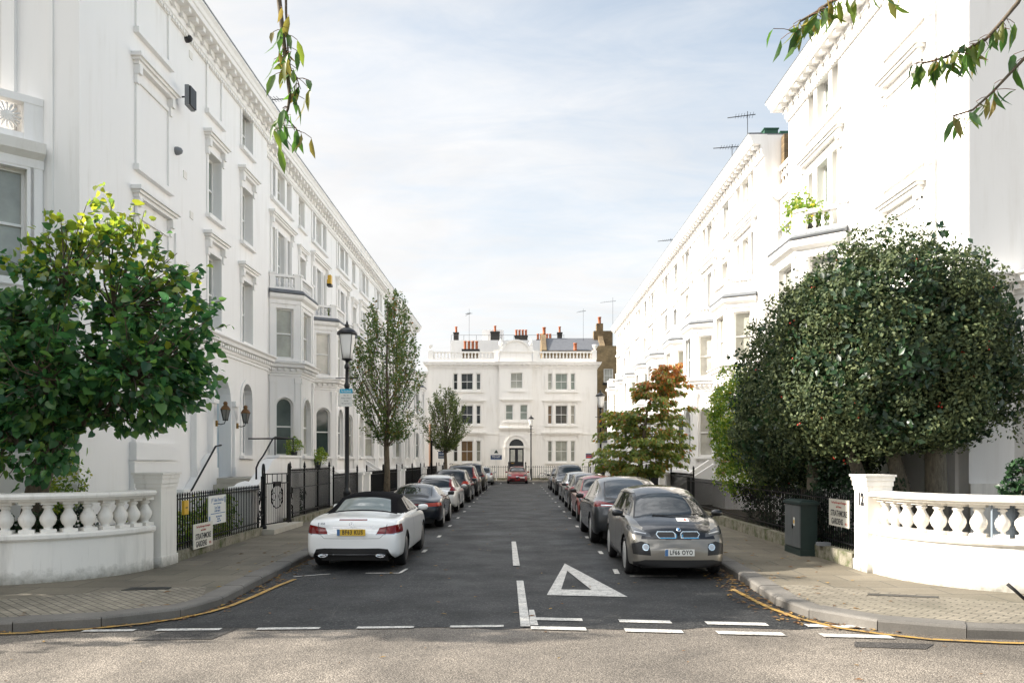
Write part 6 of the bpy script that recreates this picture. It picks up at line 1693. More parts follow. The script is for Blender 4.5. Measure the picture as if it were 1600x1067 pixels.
def plate_on(root, x, z, sgn, text, mat, w=.52, tilt=0.0):
    mb = MB(); mb.box(min(x,x+sgn*.016),max(x,x+sgn*.016),-w/2,w/2,z-.058,z+.058,M[mat]); o = mb.build('number_plate', parent=root)
    if text:
        xd = (0,-1,0) if sgn < 0 else (0,1,0)
        text_mesh(text, .110, M['ink'], o, frame_mat((x+sgn*.0175, .026*sgn, z), xd), 'lettering', .003, .70, 'CENTER', 1.22)
        b = MB(); yy = (w/2-.055, w/2) if sgn < 0 else (-w/2, -w/2+.055)
        b.box(min(x+sgn*.0165,x+sgn*.0178),max(x+sgn*.0165,x+sgn*.0178),yy[0],yy[1],z-.057,z+.057,M['ink_blue']); b.build('blue_band', parent=o)
    return o
def make_car(name, sp, loc, rz, label, group='cars parked along the street', cat='car', scl=.96):
    L = sp['L']; bm = shell(sp); lay = bm.faces.layers.int.new('tag')
    T = lambda v, p, k, r=None, o=None: carve(bm, lay, v, p, TI[k], r, o)
    for ax in (sp['ra'], sp['fa']):
        Rw = sp['wr']+sp.get('gap', .05)
        if sp.get('clad'): T('side', [(ax+(Rw+.05)*math.cos(2*PI*k/20+.1), sp['wr']+(Rw+.05)*math.sin(2*PI*k/20+.1)) for k in range(20)], 'trim')
        T('side', [(ax+Rw*math.cos(2*PI*k/20), sp['wr']+Rw*math.sin(2*PI*k/20)) for k in range(20)], 'cut')
    if sp.get('clad'): T('side', [(ax0, .0) for ax0 in (0,)] + [(L,0),(L,sp['clad']),(0,sp['clad'])], 'lower', None, {0})
    sw = sp['side']; tz = [(sw['rb'],sw['zbr']),(sw['fb'],sw['zbf']),(sw['ft'],sw['zt']),(sw['rt'],sw.get('ztr',sw['zt']))]
    if 'mid' in sw: tz = [(sw['rb'],sw['zbr']),(sw['fb'],sw['zbf']),(sw['ft'],sw['zt']),(sw['mid'],sw['zt']+.02),(sw['rt'],sw.get('ztr',sw['zt']))]
    T('side', grow(tz, .022), sp.get('side_trim', 'trim'), None, {0})
    ps = [sw['rb']-.5]+sw['pillars']+[sw['fb']+.5]
    for a, b in zip(ps[:-1], ps[1:]):
        q = clip_x(tz, a+.03, b-.03)
        if len(q) > 2: T('side', q, 'side_window', None, {0,1})
    for x0, w0, x1, w1 in [sp['ws']]:
        p = [(x1,-w1),(x0,-w0),(x0+.09,-w0*.5),(x0+.10,0),(x0+.09,w0*.5),(x0,w0),(x1,w1)]
        T('top', grow(p, .03), 'trim', (x1-.2,x0+.3)); T('top', p, 'windscreen', (x1-.2,x0+.3))
    rw = sp.get('rw')
    if rw:
        if rw[0] == 'top': _, x0, w0, x1, w1 = rw; p = [(x0,-w0),(x1,-w1),(x1,w1),(x0,w0)]; T('top', grow(p,.025), 'trim' if 'soft' not in sp else 'soft_top', (min(x0,x1)-.1,max(x0,x1)+.1)); T('top', p, 'rear_window', (min(x0,x1)-.1,max(x0,x1)+.1))
        else: _, z0, w0, z1, w1, tm = rw; p = [(-w0,z0),(w0,z0),(w1,z1),(-w1,z1)]; T('rear', grow(p,.025), 'trim', (-.2,tm)); T('rear', p, 'rear_window', (-.2,tm))
    for view, poly, k, r, mir in sp.get('cuts', []):
        T(view, poly, k, r)
        if mir: T(view, mirror_poly(poly) if view != 'top' else [(x,-y) for x, y in reversed(poly)], k, r)
    if sp.get('soft'): 
        for f in bm.faces:
            c = f.calc_center_median()
            if f[lay] in (0,1) and sp['soft'][0] < c.x < sp['soft'][1] and c.z > sp['soft'][2]: f[lay] = TI['soft_top']
    for x in sp.get('seams', []):
        a, b, z0, z1 = x; T('side', [(a-.006,z0),(a+.006,z0),(b+.006,z1),(b-.006,z1)], 'seam', None, {0})
    bm.normal_update()
    root = empty(name, loc, rz, label, cat, group); root.scale = (scl,scl,scl)
    paint_ = M[sp['paint']]; mats = dict(TAGMAT); mats.update(sp.get('mats', {}))
    buckets = {}
    for f in bm.faces:
        k = TAGS[f[lay]]
        if k == 'cut': continue
        sg = '' if k in INBODY or k in ('windscreen','rear_window','soft_top','roof','bonnet','grille','light_bar','learner_plate','learner_mark','chrome','grille_surround') else ('+' if f.calc_center_median().y > 0 else '-')
        buckets.setdefault(('body','') if k in INBODY else (k, sg), []).append(f)
    for (k, sg), fs in buckets.items():
        idx = {}; V = []; N = []; F = []; MI = []; ml = [paint_] if k == 'body' else [M[mats[k]]]
        if k == 'body': ml += [M['black_plastic'], M['seam']]
        for f in fs:
            ids = []
            for v in f.verts:
                if v.index not in idx or True:
                    key = v
                    if key not in idx: idx[key] = len(V); V.append((v.co.x-L/2, v.co.y, v.co.z)); N.append(v.normal.copy())
                ids.append(idx[v])
            F.append(ids); MI.append({'trim':1,'lower':1,'seam':2}.get(TAGS[f[lay]], 0) if k == 'body' else 0)
        me = bpy.data.meshes.new(k); me.from_pydata(V, [], F)
        for m_ in ml: me.materials.append(m_)
        me.polygons.foreach_set('material_index', MI); me.polygons.foreach_set('use_smooth', [True]*len(F)); me.update()
        try: me.normals_split_custom_set_from_vertices([tuple(n) for n in N])
        except Exception: pass
        nm = {'light_bar':'tail_light','tail_orange':'tail_light','chrome':'trim_strip','lower':'body','learner_mark':'learner_letter','reflector':'fog_light'}.get(k, k)
        o = bpy.data.objects.new(nm, me); COL.objects.link(o); o.parent = root
    bm.free()
    ub = MB(); W = max(p[1] for p in sp['hw']); ub.box(-L/2+.25,L/2-.30,-W+.27,W-.27,.16,.60,M['black_plastic']); ub.box(sp['ra']+sp['wr']+.1-L/2,sp['fa']-sp['wr']-.1-L/2,-W+.12,W-.12,.20,.40,M['black_plastic']); ub.build('underbody', parent=root)
    ty, rm = wheel_meshes(sp['wr'], sp.get('ww', .22), sp.get('rim', 'five'), sp.get('dark_rim', False))
    for ax in (sp['ra'], sp['fa']):
        for sg in (1, -1):
            w = bpy.data.objects.new('wheel', ty); COL.objects.link(w); w.parent = root
            w.location = (ax-L/2, sg*(W-sp.get('ww',.22)/2-.015), sp['wr']); w.rotation_euler = (0, random.uniform(0,1.2), 0 if sg > 0 else PI)
            r_ = bpy.data.objects.new('rim', rm); COL.objects.link(r_); r_.parent = w
    mz = sp['mirror']
    for sg in (1, -1):
        mb = MB(); vs = []; n = 10
        mb.lathe([(.001,-.12),(.055,-.105),(.075,-.04),(.078,.03),(.06,.085),(.001,.10)], (0,0,0), 10, M[sp.get('mirror_mat', sp['paint'])], axis='y')
        mb.tube([(0,-.02,-.04),(.02,-.16,-.09)], .022, 5, M['black_plastic'])
        mo = mb.build('mirror', parent=root); mo.location = (mz[0]-L/2, sg*(mz[1]), mz[2]); mo.rotation_euler = (0,0,0 if sg > 0 else PI); mo.scale = (.85,1,.85)
    for p_ in sp.get('plates', []): plate_on(root, p_[0]-L/2, p_[1], p_[2], p_[3], p_[4])
    if 'rails' in sp:
        a, b, y, z = sp['rails']
        for sg in (1,-1):
            mb = MB(); mb.tube([(a-L/2,sg*y,z-.04),(a+.1-L/2,sg*y,z),((a+b)/2-L/2,sg*(y+.01),z+.015),(b-.1-L/2,sg*y,z-.01),(b-L/2,sg*y,z-.06)], .016, 6, M[sp.get('rail_mat','black_plastic')]); mb.build('roof_rail', parent=root)
    return root
def suv(L=4.75, W=1.9, H=1.68, **kw):
    w = W/2; f = L/4.75; h = H/1.68
    S_ = lambda pts: [(x*f, z*h) for x, z in pts]
    sp = dict(L=L, top=S_([(0,.82),(.05,1.00),(.13,1.12),(.42,1.50),(.60,1.62),(1.2,1.675),(2.3,1.68),(2.75,1.62),(3.50,1.13),(4.15,1.04),(4.52,.93),(4.69,.78),(4.75,.64)]),
        belt=S_([(0,.74),(.14,1.0),(1,1.03),(3.4,.98),(4.3,.88),(4.75,.58)]), lo=[(0,.36),(.25*f,.26),(4.4*f,.24),(L,.28)],
        hw=[(0,w*.86),(.10*f,w*.945),(.4*f,w*.99),(1.2*f,w),(3.9*f,w),(4.35*f,w*.95),(4.62*f,w*.85),(L,w*.70)], wt=[(0,w*.72),(.45*f,w*.70),(.7*f,w*.69),(2.7*f,w*.68),(3.5*f,w*.80),(L,w*.55)],
        ra=.88*f, fa=3.80*f, wr=.355, ww=.235, side=dict(rb=.55*f,zbr=1.10*h,fb=3.28*f,zbf=1.05*h,ft=2.62*f,zt=1.53*h,rt=.82*f,ztr=1.50*h,pillars=[1.28*f,2.2*f]), ws=(3.42*f,w*.74,2.78*f,w*.62), rw=('rear',1.17*h,w*.68,1.53*h,w*.60,.75*f), mirror=(3.05*f,w+.05,1.10*h), tuck=.03, gap=.055, crown=[(0,.05),(.6*f,.09),(2.8*f,.09),(3.5*f,.07),(L,.06)])
    sp.update(kw); return sp
def hatch(L=4.3, W=1.8, H=1.47, **kw):
    w = W/2; f = L/4.3; h = H/1.47
    S_ = lambda pts: [(x*f, z*h) for x, z in pts]
    sp = dict(L=L, top=S_([(0,.76),(.05,.92),(.12,1.0),(.45,1.30),(.70,1.41),(1.3,1.47),(2.0,1.465),(2.45,1.40),(3.20,1.0),(3.8,.90),(4.10,.80),(4.24,.68),(4.3,.56)]),
        belt=S_([(0,.66),(.14,.90),(1,.92),(3.1,.87),(3.9,.76),(4.3,.50)]), lo=[(0,.32),(.25*f,.22),(4.0*f,.20),(L,.24)],
        hw=[(0,w*.82),(.10*f,w*.93),(.4*f,w*.985),(1.1*f,w),(3.5*f,w),(3.95*f,w*.94),(4.2*f,w*.83),(L,w*.68)], wt=[(0,w*.70),(.5*f,w*.68),(.8*f,w*.66),(2.4*f,w*.66),(3.2*f,w*.80),(L,w*.55)],
        ra=.76*f, fa=3.42*f, wr=.325, ww=.21, side=dict(rb=.55*f,zbr=.99*h,fb=3.0*f,zbf=.94*h,ft=2.32*f,zt=1.335*h,rt=.88*f,ztr=1.29*h,pillars=[1.2*f,1.95*f]), ws=(3.10*f,w*.74,2.50*f,w*.60), rw=('rear',1.03*h,w*.66,1.33*h,w*.57,.80*f), mirror=(2.75*f,w+.05,.97*h), tuck=.03, crown=[(0,.05),(.6*f,.08),(2.5*f,.08),(3.2*f,.06),(L,.05)])
    sp.update(kw); return sp
UP, DN = R(90), R(-90)
def place(Zrear, L, toward=False): return Zrear + L/2

# 1 white convertible ------------------------------------------------
L = 4.70; w = .893
merc = dict(L=L, paint='paint_white', top=[(0,.72),(.03,.84),(.09,.925),(.20,.965),(.70,1.005),(.95,1.035),(1.55,1.26),(1.95,1.355),(2.35,1.375),(2.75,1.35),(3.0,1.30),(3.72,.985),(4.30,.87),(4.55,.75),(4.66,.64),(4.70,.54)],
    belt=[(0,.66),(.08,.84),(.25,.90),(1.2,.955),(2.2,.94),(3.6,.89),(4.3,.78),(4.7,.46)], lo=[(0,.30),(.2,.22),(4.4,.20),(4.7,.24)],
    hw=[(0,w*.86),(.06,w*.93),(.22,w*.975),(.7,w),(3.9,w),(4.35,w*.93),(4.6,w*.82),(4.7,w*.68)], wt=[(0,w*.70),(.5,w*.78),(.95,w*.76),(1.7,w*.66),(2.9,w*.64),(3.7,w*.82),(4.7,w*.55)],
    crown=[(0,.03),(.8,.05),(1.4,.09),(2.8,.08),(3.6,.05),(4.7,.05)], ra=.93, fa=3.69, wr=.325, ww=.24, rim='five', dark_rim=True, gap=.04, rbulge=.09,
    side=dict(rb=1.92,zbr=1.0,fb=3.35,zbf=.965,ft=2.72,zt=1.27,rt=2.12,ztr=1.24,pillars=[2.28]), ws=(3.62,w*.80,2.98,w*.62), rw=('top',1.06,.55,1.62,.46), soft=(.94,2.98,.985),
    mirror=(3.12,w+.06,1.0), tuck=.02, seams=[(2.0,1.95,.30,.96),(3.30,3.38,.30,.93)],
    cuts=[('rear',[(.44,.665),(.76,.665),(.90,.70),(.90,.845),(.80,.845),(.50,.79)],'tail_light',(-.3,.40),True),('rear',[(.44,.665),(.76,.665),(.76,.682),(.44,.682)],'reflector',(-.3,.40),True),('rear',[(.76,.665),(.90,.70),(.90,.717),(.76,.682)],'reflector',(-.3,.40),True),('rear',[(.60,.66),(.61,.66),(.64,.85),(.63,.85)],'seam',(-.3,.40),True),
          ('rear',[(-.55,.20),(.55,.20),(.74,.24),(.66,.40),(.50,.42),(-.50,.42),(-.66,.40),(-.74,.24)],'trim',(-.3,.3),False),
          ('rear',[(-.52,.285),(.52,.285),(.52,.312),(-.52,.312)],'chrome',(-.3,.3),False),
          ('rear',[(-.36,.788),(.36,.788),(.36,.808),(-.36,.808)],'chrome',(-.3,.3),False),
          ('rear',[(-.26,.918),(.26,.918),(.26,.942),(-.26,.942)],'light_bar',(-.3,.3),False),
          ('rear',[(-.50,.596),(.50,.596),(.50,.602),(-.50,.602)],'seam',(-.3,.2),False),
          ('rear',[(.50,.596),(.508,.596),(.60,.68),(.592,.68)],'seam',(-.3,.2),True),
          ('front',[(.45,.55),(.82,.60),(.82,.74),(.50,.68)],'headlight',(4.2,4.9),True),('front',[(-.40,.42),(.40,.42),(.40,.62),(-.40,.62)],'grille',(4.5,4.9),False)],
    plates=[(-.095,.715,-1,'BF63 KUS','plate_yellow')], mats=dict(rear_window='car_glass_clear'), mirror_mat='paint_white')
c1 = make_car('convertible', merc, (-2.92,14.30+L/2,0), UP, 'white convertible with a closed black fabric roof and yellow plate BF63 KUS')
for sg in (1,-1):
    mb = MB(); mb.lathe([(.075,-.02),(.075,.06),(.062,.06),(.055,.0)],(0,0,0),14,M['chrome'],axis='x'); e = mb.build('exhaust', parent=c1); e.location = (-L/2-.01,sg*.53,.285); e.scale = (1,1.2,.42); e.rotation_euler = (0,0,PI)
text_mesh('E 350', .058, M['grey_plastic'], c1, frame_mat((-L/2-.028,.56,.865),(0,-1,.0),(.5,0,1)), 'badge', .002)
mb = MB(); mb.tube([(0,.04*math.cos(a),.04*math.sin(a)) for a in [2*PI*k/16 for k in range(17)]],.006,5,M['chrome'])
for k in range(3): a = PI/2+2*PI*k/3; mb.tube([(0,0,0),(0,.04*math.cos(a),.04*math.sin(a))],.005,4,M['chrome'])
e = mb.build('emblem', parent=c1); e.location = (-L/2-.085,0,.862); e.rotation_euler = (0,R(25),0)

# 2 dark sports coupe ------------------------------------------------
L = 4.50; w = .925
por = dict(L=L, paint='paint_navy', top=[(0,.70),(.04,.82),(.12,.88),(.35,.94),(.9,1.10),(1.5,1.25),(2.0,1.295),(2.4,1.28),(2.75,1.21),(3.45,.90),(3.9,.82),(4.25,.70),(4.42,.58),(4.5,.46)],
    belt=[(0,.62),(.1,.78),(.5,.88),(1.0,.92),(2.0,.89),(3.4,.83),(4.1,.72),(4.5,.38)], lo=[(0,.32),(.25,.22),(4.2,.18),(4.5,.22)],
    hw=[(0,w*.80),(.08,w*.92),(.3,w*.985),(.8,w),(1.6,w*.975),(2.6,w*.955),(3.6,w*.96),(4.1,w*.90),(4.38,w*.78),(4.5,w*.6)], wt=[(0,w*.6),(.5,w*.62),(1.2,w*.60),(2.4,w*.58),(3.4,w*.74),(4.5,w*.5)],
    crown=[(0,.04),(.5,.07),(2.4,.09),(3.4,.05),(4.5,.05)], ra=1.0, fa=3.45, wr=.335, ww=.27, rim='five', gap=.04,
    side=dict(rb=1.1,zbr=.985,fb=3.15,zbf=.93,ft=2.52,zt=1.20,rt=1.55,ztr=1.16,pillars=[1.72]), side_trim='chrome', ws=(3.36,w*.72,2.76,w*.56), rw=('top',.62,.56,1.58,.47), mirror=(2.95,w+.05,.95), tuck=.05,
    cuts=[('rear',[(-.95,.70),(.95,.70),(.95,.735),(-.95,.735)],'light_bar',(-.3,.30),False),('rear',[(.42,.665),(.80,.675),(.95,.70),(.95,.775),(.80,.785),(.42,.755)],'tail_orange',(-.3,.34),True),
          ('top',[(.30,-.50),(.56,-.50),(.56,.50),(.30,.50)],'trim',(.2,.7),False),('rear',[(-.6,.22),(.6,.22),(.6,.36),(-.6,.36)],'trim',(-.3,.2),False),('front',[(.5,.56),(.8,.6),(.8,.74),(.55,.72)],'headlight',(4.0,4.7),True)],
    plates=[(-.075,.53,-1,'','plate_yellow')], mirror_mat='black_plastic')
make_car('sports_coupe', por, (-3.02,22.85+L/2,0), UP, 'dark navy sports coupe with a full width red tail light behind the white convertible')
# 3 pearl estate -----------------------------------------------------
est = hatch(4.7,1.85,1.45,paint='paint_pearl', wr=.335, rim='multi', rw=('rear',1.0,.62,1.30,.55,.75))
est['cuts'] = [('rear',[(.60,.86),(.90,.84),(.92,.96),(.66,1.02)],'tail_light',(-.2,.40),True),('rear',[(.58,1.0),(.72,.98),(.62,1.34),(.55,1.34)],'tail_light',(-.2,.70),True),('rear',[(-.60,.845),(.60,.845),(.60,.86),(-.60,.86)],'chrome',(-.2,.2),False),('rear',[(-.6,.2),(.6,.2),(.6,.36),(-.6,.36)],'trim',(-.2,.2),False),('front',[(.5,.56),(.8,.6),(.8,.72),(.5,.70)],'headlight',(4.2,4.9),True)]
est['rails'] = (.9,2.9,.58,1.455); est['plates'] = [(-.07,.72,-1,'','plate_yellow')]
make_car('estate_car', est, (-3.06,29.65+4.7/2,0), UP, 'pearl white estate car with tall red tail lights behind the dark sports coupe')
# 4 charcoal compact suv ---------------------------------------------
c4 = suv(4.6,1.92,1.60,paint='paint_charcoal', wr=.345, rim='five')
c4['cuts'] = [('rear',[(.52,.88),(.98,.90),(.98,1.04),(.62,1.02)],'tail_orange',(-.2,.50),True),('rear',[(-.7,.2),(.7,.2),(.7,.40),(-.7,.40)],'trim',(-.2,.2),False),('front',[(.5,.7),(.9,.72),(.9,.86),(.5,.82)],'headlight',(4.1,4.8),True)]; c4['plates'] = [(-.07,.78,-1,'','plate_yellow')]
make_car('compact_suv', c4, (-3.04,36.6+2.3,0), UP, 'charcoal sport utility car between the pearl estate and the tall black one')
# 5 tall black suv ---------------------------------------------------
c5 = suv(4.95,1.95,1.76,paint='paint_black', clad=.42)
c5['cuts'] = [('rear',[(.64,1.02),(.98,1.0),(.98,1.14),(.72,1.16)],'tail_orange',(-.2,.45),True),('rear',[(.66,1.16),(.80,1.14),(.70,1.60),(.63,1.60)],'tail_light',(-.2,.85),True),('front',[(.5,.72),(.9,.74),(.9,.88),(.5,.86)],'headlight',(4.4,5.1),True)]; c5['rails'] = (.9,3.0,.66,1.80); c5['plates'] = [(-.07,.86,-1,'','plate_yellow')]
make_car('large_suv', c5, (-2.98,42.7+2.475,0), UP, 'tall black sport utility car with vertical red and orange tail lights on the left side')
# 6 dark grey suv -----------------------------------------------------
c6 = suv(4.8,1.95,1.82,paint='paint_bronze'); c6['cuts'] = [('rear',[(.70,.95),(.98,.95),(.98,1.18),(.74,1.18)],'tail_light',(-.2,.3),True),('front',[(.5,.76),(.9,.78),(.9,.92),(.5,.9)],'headlight',(4.3,5.0),True)]; c6['rails'] = (.9,3.0,.66,1.86); c6['rail_mat'] = 'alloy'
make_car('large_suv', c6, (-2.88,49.7+2.4,0), UP, 'dark bronze sport utility car with roof bars parked ahead of the tall black one')
# 7 silver hatch -------------------------------------------------------
c7 = hatch(4.2,1.76,1.50,paint='paint_silver'); c7['cuts'] = [('rear',[(.60,.80),(.90,.80),(.90,.98),(.66,.98)],'tail_light',(-.2,.32),True),('front',[(.5,.56),(.8,.6),(.8,.74),(.5,.7)],'headlight',(3.8,4.5),True)]; c7['plates'] = [(-.07,.66,-1,'','plate_yellow')]
make_car('hatchback', c7, (-2.66,62.0+2.1,0), UP, 'silver hatchback parked last on the left, nearest the end railing')

# right side -----------------------------------------------------------
L = 4.0; w = .888
i3 = dict(L=L, paint='paint_taupe', top=[(0,.90),(.05,1.06),(.14,1.16),(.40,1.42),(.62,1.53),(1.2,1.585),(1.9,1.575),(2.35,1.505),(2.55,1.45),(3.26,1.075),(3.62,.965),(3.84,.855),(3.94,.74),(3.98,.64),(4.0,.56)],
    belt=[(0,.80),(.12,1.02),(.9,1.06),(1.8,.98),(2.6,1.03),(3.2,1.0),(3.6,.90),(3.9,.70),(4.0,.50)], lo=[(0,.34),(.25,.24),(3.6,.21),(4.0,.22)],
    hw=[(0,w*.84),(.10,w*.94),(.4,w*.985),(1.0,w),(3.1,w),(3.5,w*.985),(3.78,w*.945),(3.92,w*.885),(4.0,w*.80)], wt=[(0,w*.70),(.5,w*.68),(.8,w*.67),(2.4,w*.66),(3.2,w*.77),(3.8,w*.66),(4.0,w*.6)],
    crown=[(0,.05),(.6,.08),(2.5,.08),(3.2,.07),(3.7,.06),(4.0,.05)], ra=.66, fa=3.23, wr=.35, ww=.18, rim='turbine', gap=.045, fbulge=.07,
    side=dict(rb=.50,zbr=1.14,fb=3.02,zbf=1.07,ft=2.42,zt=1.44,rt=.80,ztr=1.42,pillars=[1.30,2.10]), ws=(3.20,w*.755,2.52,w*.62), rw=('rear',1.16,.58,1.48,.50,.72), mirror=(2.86,w+.07,1.10), mirror_mat='paint_black', tuck=.03,
    seams=[(2.05,2.0,.34,1.04),(2.98,2.92,.36,1.02)],
    cuts=[('top',[(3.24,-.70),(3.60,-.64),(3.86,-.50),(3.96,-.22),(3.96,.22),(3.86,.50),(3.60,.64),(3.24,.70)],'bonnet',(3.05,4.1),False),
          ('top',[(.75,-.50),(2.50,-.54),(2.50,.54),(.75,.50)],'roof',(.5,2.5),False),
          ('front',[(-.66,.70),(.66,.70),(.60,.90),(-.60,.90)],'bonnet',(3.7,4.3),False),
          ('front',[(.48,.735),(.80,.785),(.86,.87),(.84,.93),(.74,.90),(.50,.80)],'headlight',(3.30,4.3),True),
          ('front',[(.045,.720),(.345,.720),(.392,.785),(.36,.835),(.085,.835),(.045,.80)],'grille_surround',(3.6,4.3),True),
          ('front',[(.058,.732),(.339,.732),(.378,.785),(.350,.824),(.092,.824),(.058,.795)],'grille',(3.6,4.3),True),
          ('front',[(.50,.42),(.80,.44),(.82,.62),(.66,.665),(.52,.62)],'trim',(3.4,4.3),True),
          ('front',[(.585+.062*math.cos(2*PI*k/10),.565+.062*math.sin(2*PI*k/10)) for k in range(10)],'grille_surround',(3.4,4.3),True),('front',[(.585+.045*math.cos(2*PI*k/10),.565+.045*math.sin(2*PI*k/10)) for k in range(10)],'reflector',(3.4,4.3),True),('front',[(.56,.785),(.76,.822),(.755,.842),(.56,.803)],'light_strip',(3.30,4.3),True),
          ('front',[(-.78,.18),(.78,.18),(.80,.30),(.60,.345),(-.60,.345),(-.80,.30)],'lower',(3.5,4.3),False),
          ('top',[(3.36,.06),(3.54,.06),(3.54,.28),(3.36,.28)],'learner_plate',(3.2,3.8),False),
          ('top',[(3.395,.20),(3.51,.20),(3.51,.235),(3.395,.235)],'learner_mark',(3.2,3.8),False),('top',[(3.48,.11),(3.51,.11),(3.51,.20),(3.48,.20)],'learner_mark',(3.2,3.8),False),
          ('side',[(.9,.18),(2.9,.18),(2.9,.33),(.9,.33)],'lower',None,False)],
    plates=[(4.058,.475,1,'LF66 OYO','plate_white')])
L = 4.0
ci = make_car('electric_hatchback', i3, (2.665,13.38+L*.93/2,0), DN, 'two-tone taupe and black electric hatchback with blue-edged grilles and plate LF66 OYO', scl=.93)
mb = MB(); mb.lathe([(.042,0),(.042,.012),(.036,.016),(.001,.017)],(0,0,0),16,M['chrome'],axis='x'); mb.lathe([(.030,.0165),(.001,.0185)],(0,0,0),16,M['ink_blue'],axis='x')
e = mb.build('emblem', parent=ci); e.location = (3.955-L/2,0,.868); e.rotation_euler = (0,R(-38),0)
for sg in (1,-1):   # blue inlay along the foot of each grille
    mb = MB(); mb.box(0,.008,.07,.34,.724,.740,M['grille_blue']); mb.box(0,.008,.05,.058,.74,.80,M['grille_blue']); e = mb.build('grille_inlay', parent=ci); e.location = (4.055-L/2,0,0); e.scale = (1,sg,1)
mb = MB(); mb.tube([(3.24-L/2,-.35,1.085),(3.30-L/2,.0,1.078),(3.22-L/2,.52,1.10)],.010,5,M['black_plastic']); mb.build('wiper', parent=ci)
# graphite electric crossover, tail towards the camera
te = suv(5.0,2.0,1.62,paint='paint_graphite', wr=.36, rim='turbine', rw=('top',.42,.66,1.5,.56), side_trim='chrome')
te['top'] = [(0,.80),(.05,.98),(.15,1.09),(.5,1.20),(1.1,1.42),(1.7,1.57),(2.3,1.62),(2.7,1.60),(3.1,1.50),(3.9,1.06),(4.4,.95),(4.75,.83),(4.93,.70),(5.0,.58)]
te['belt'] = [(0,.72),(.14,.98),(1,1.05),(3.6,.95),(4.5,.82),(5,.52)]
te['side'] = dict(rb=.95,zbr=1.14,fb=3.62,zbf=1.02,ft=2.85,zt=1.48,rt=1.62,ztr=1.44,pillars=[1.75,2.5]); te['ws'] = (3.80,.74,3.05,.60); te['mirror'] = (3.35,1.06,1.05)
te['cuts'] = [('rear',[(.40,.93),(.98,.93),(.98,1.05),(.80,1.06),(.46,.99)],'tail_light',(-.2,.45),True),('rear',[(.50,.955),(.80,.955),(.80,.985),(.50,.97)],'reflector',(-.2,.45),True),('rear',[(-.44,.945),(.44,.945),(.44,.965),(-.44,.965)],'chrome',(-.2,.3),False),
              ('rear',[(-.80,.2),(.80,.2),(.74,.44),(-.74,.44)],'trim',(-.2,.25),False),('rear',[(-.7,1.075),(.7,1.075),(.66,1.13),(-.66,1.13)],'trim',(-.2,.5),False),('front',[(.5,.66),(.9,.7),(.9,.82),(.5,.76)],'headlight',(4.4,5.2),True)]
te['plates'] = [(-.07,.62,-1,'','plate_yellow')]; te['mirror_mat'] = 'black_plastic'
make_car('electric_crossover', te, (2.68,18.35+2.5,0), UP, 'dark graphite electric crossover with chrome edged windows behind the two-tone hatchback')
rd = hatch(4.1,1.78,1.50,paint='paint_coral'); rd['cuts'] = [('front',[(.42,.60),(.82,.66),(.84,.80),(.46,.74)],'headlight',(3.5,4.5),True),('front',[(-.4,.3),(.4,.3),(.4,.52),(-.4,.52)],'grille',(3.9,4.5),False)]; rd['mirror_mat'] = 'black_plastic'
make_car('hatchback', rd, (2.74,25.1+2.05,0), DN, 'coral red hatchback mostly hidden beyond the graphite crossover on the right')
bk = hatch(4.0,1.75,1.50,paint='paint_black'); bk['cuts'] = [('rear',[(.60,.84),(.90,.84),(.90,.98),(.66,.98)],'tail_light',(-.2,.34),True)]; bk['plates'] = [(-.07,.68,-1,'','plate_yellow')]
make_car('hatchback', bk, (2.80,30.7+2.0,0), UP, 'small black hatchback with red square tail lights beyond the coral red car')
sl = hatch(4.35,1.78,1.46,paint='paint_silver'); sl['cuts'] = [('rear',[(.58,.80),(.90,.82),(.90,.94),(.62,.92)],'tail_light',(-.2,.34),True)]; sl['plates'] = [(-.07,.66,-1,'','plate_yellow')]
make_car('hatchback', sl, (2.90,36.6+2.2,0), UP, 'silver hatchback parked on the right between the small black one and the black off-roader')
rg_ = suv(4.75,1.92,1.76,paint='paint_black'); rg_['cuts'] = [('front',[(.52,.74),(.90,.76),(.92,.92),(.54,.90)],'headlight',(4.0,5.1),True),('front',[(-.46,.62),(.46,.62),(.46,.88),(-.46,.88)],'grille',(4.4,5.1),False)]; rg_['plates'] = [(4.82,.5,1,'','plate_white')]
make_car('large_suv', rg_, (2.98,44.0+2.4,0), DN, 'black off-roader on the right facing the camera with sky in its windscreen')
dk = hatch(4.3,1.78,1.52,paint='paint_navy'); dk['cuts'] = [('front',[(.46,.60),(.82,.64),(.84,.78),(.48,.74)],'headlight',(3.6,4.6),True)]
make_car('hatchback', dk, (2.92,51.4+2.15,0), DN, 'dark blue hatchback facing the camera, farthest in the right row')
al = hatch(4.35,1.80,1.46,paint='paint_red'); al['cuts'] = [('front',[(.50,.62),(.80,.66),(.84,.78),(.72,.82),(.52,.74)],'headlight',(3.7,4.7),True),('front',[(-.16,.58),(.16,.58),(.06,.34),(-.06,.34)][::-1],'grille',(3.9,4.7),False),('front',[(.20,.26),(.70,.28),(.66,.42),(.22,.40)],'trim',(3.9,4.7),True),('front',[(.62,.30),(.70,.30),(.70,.36),(.62,.36)],'reflector',(3.9,4.7),True),('front',[(-.13,.58),(.13,.58),(.10,.61),(-.10,.61)],'chrome',(3.9,4.7),False)]
ca = make_car('hatchback', al, (0.02,66.0+2.2,0), DN, 'bright red hatchback with a shield grille parked across the end of the street')
mb = MB(); mb.box(4.40-4.35/2,4.415-4.35/2,.16,.62,.47,.58,M['plate_white']); mb.build('number_plate', parent=ca)
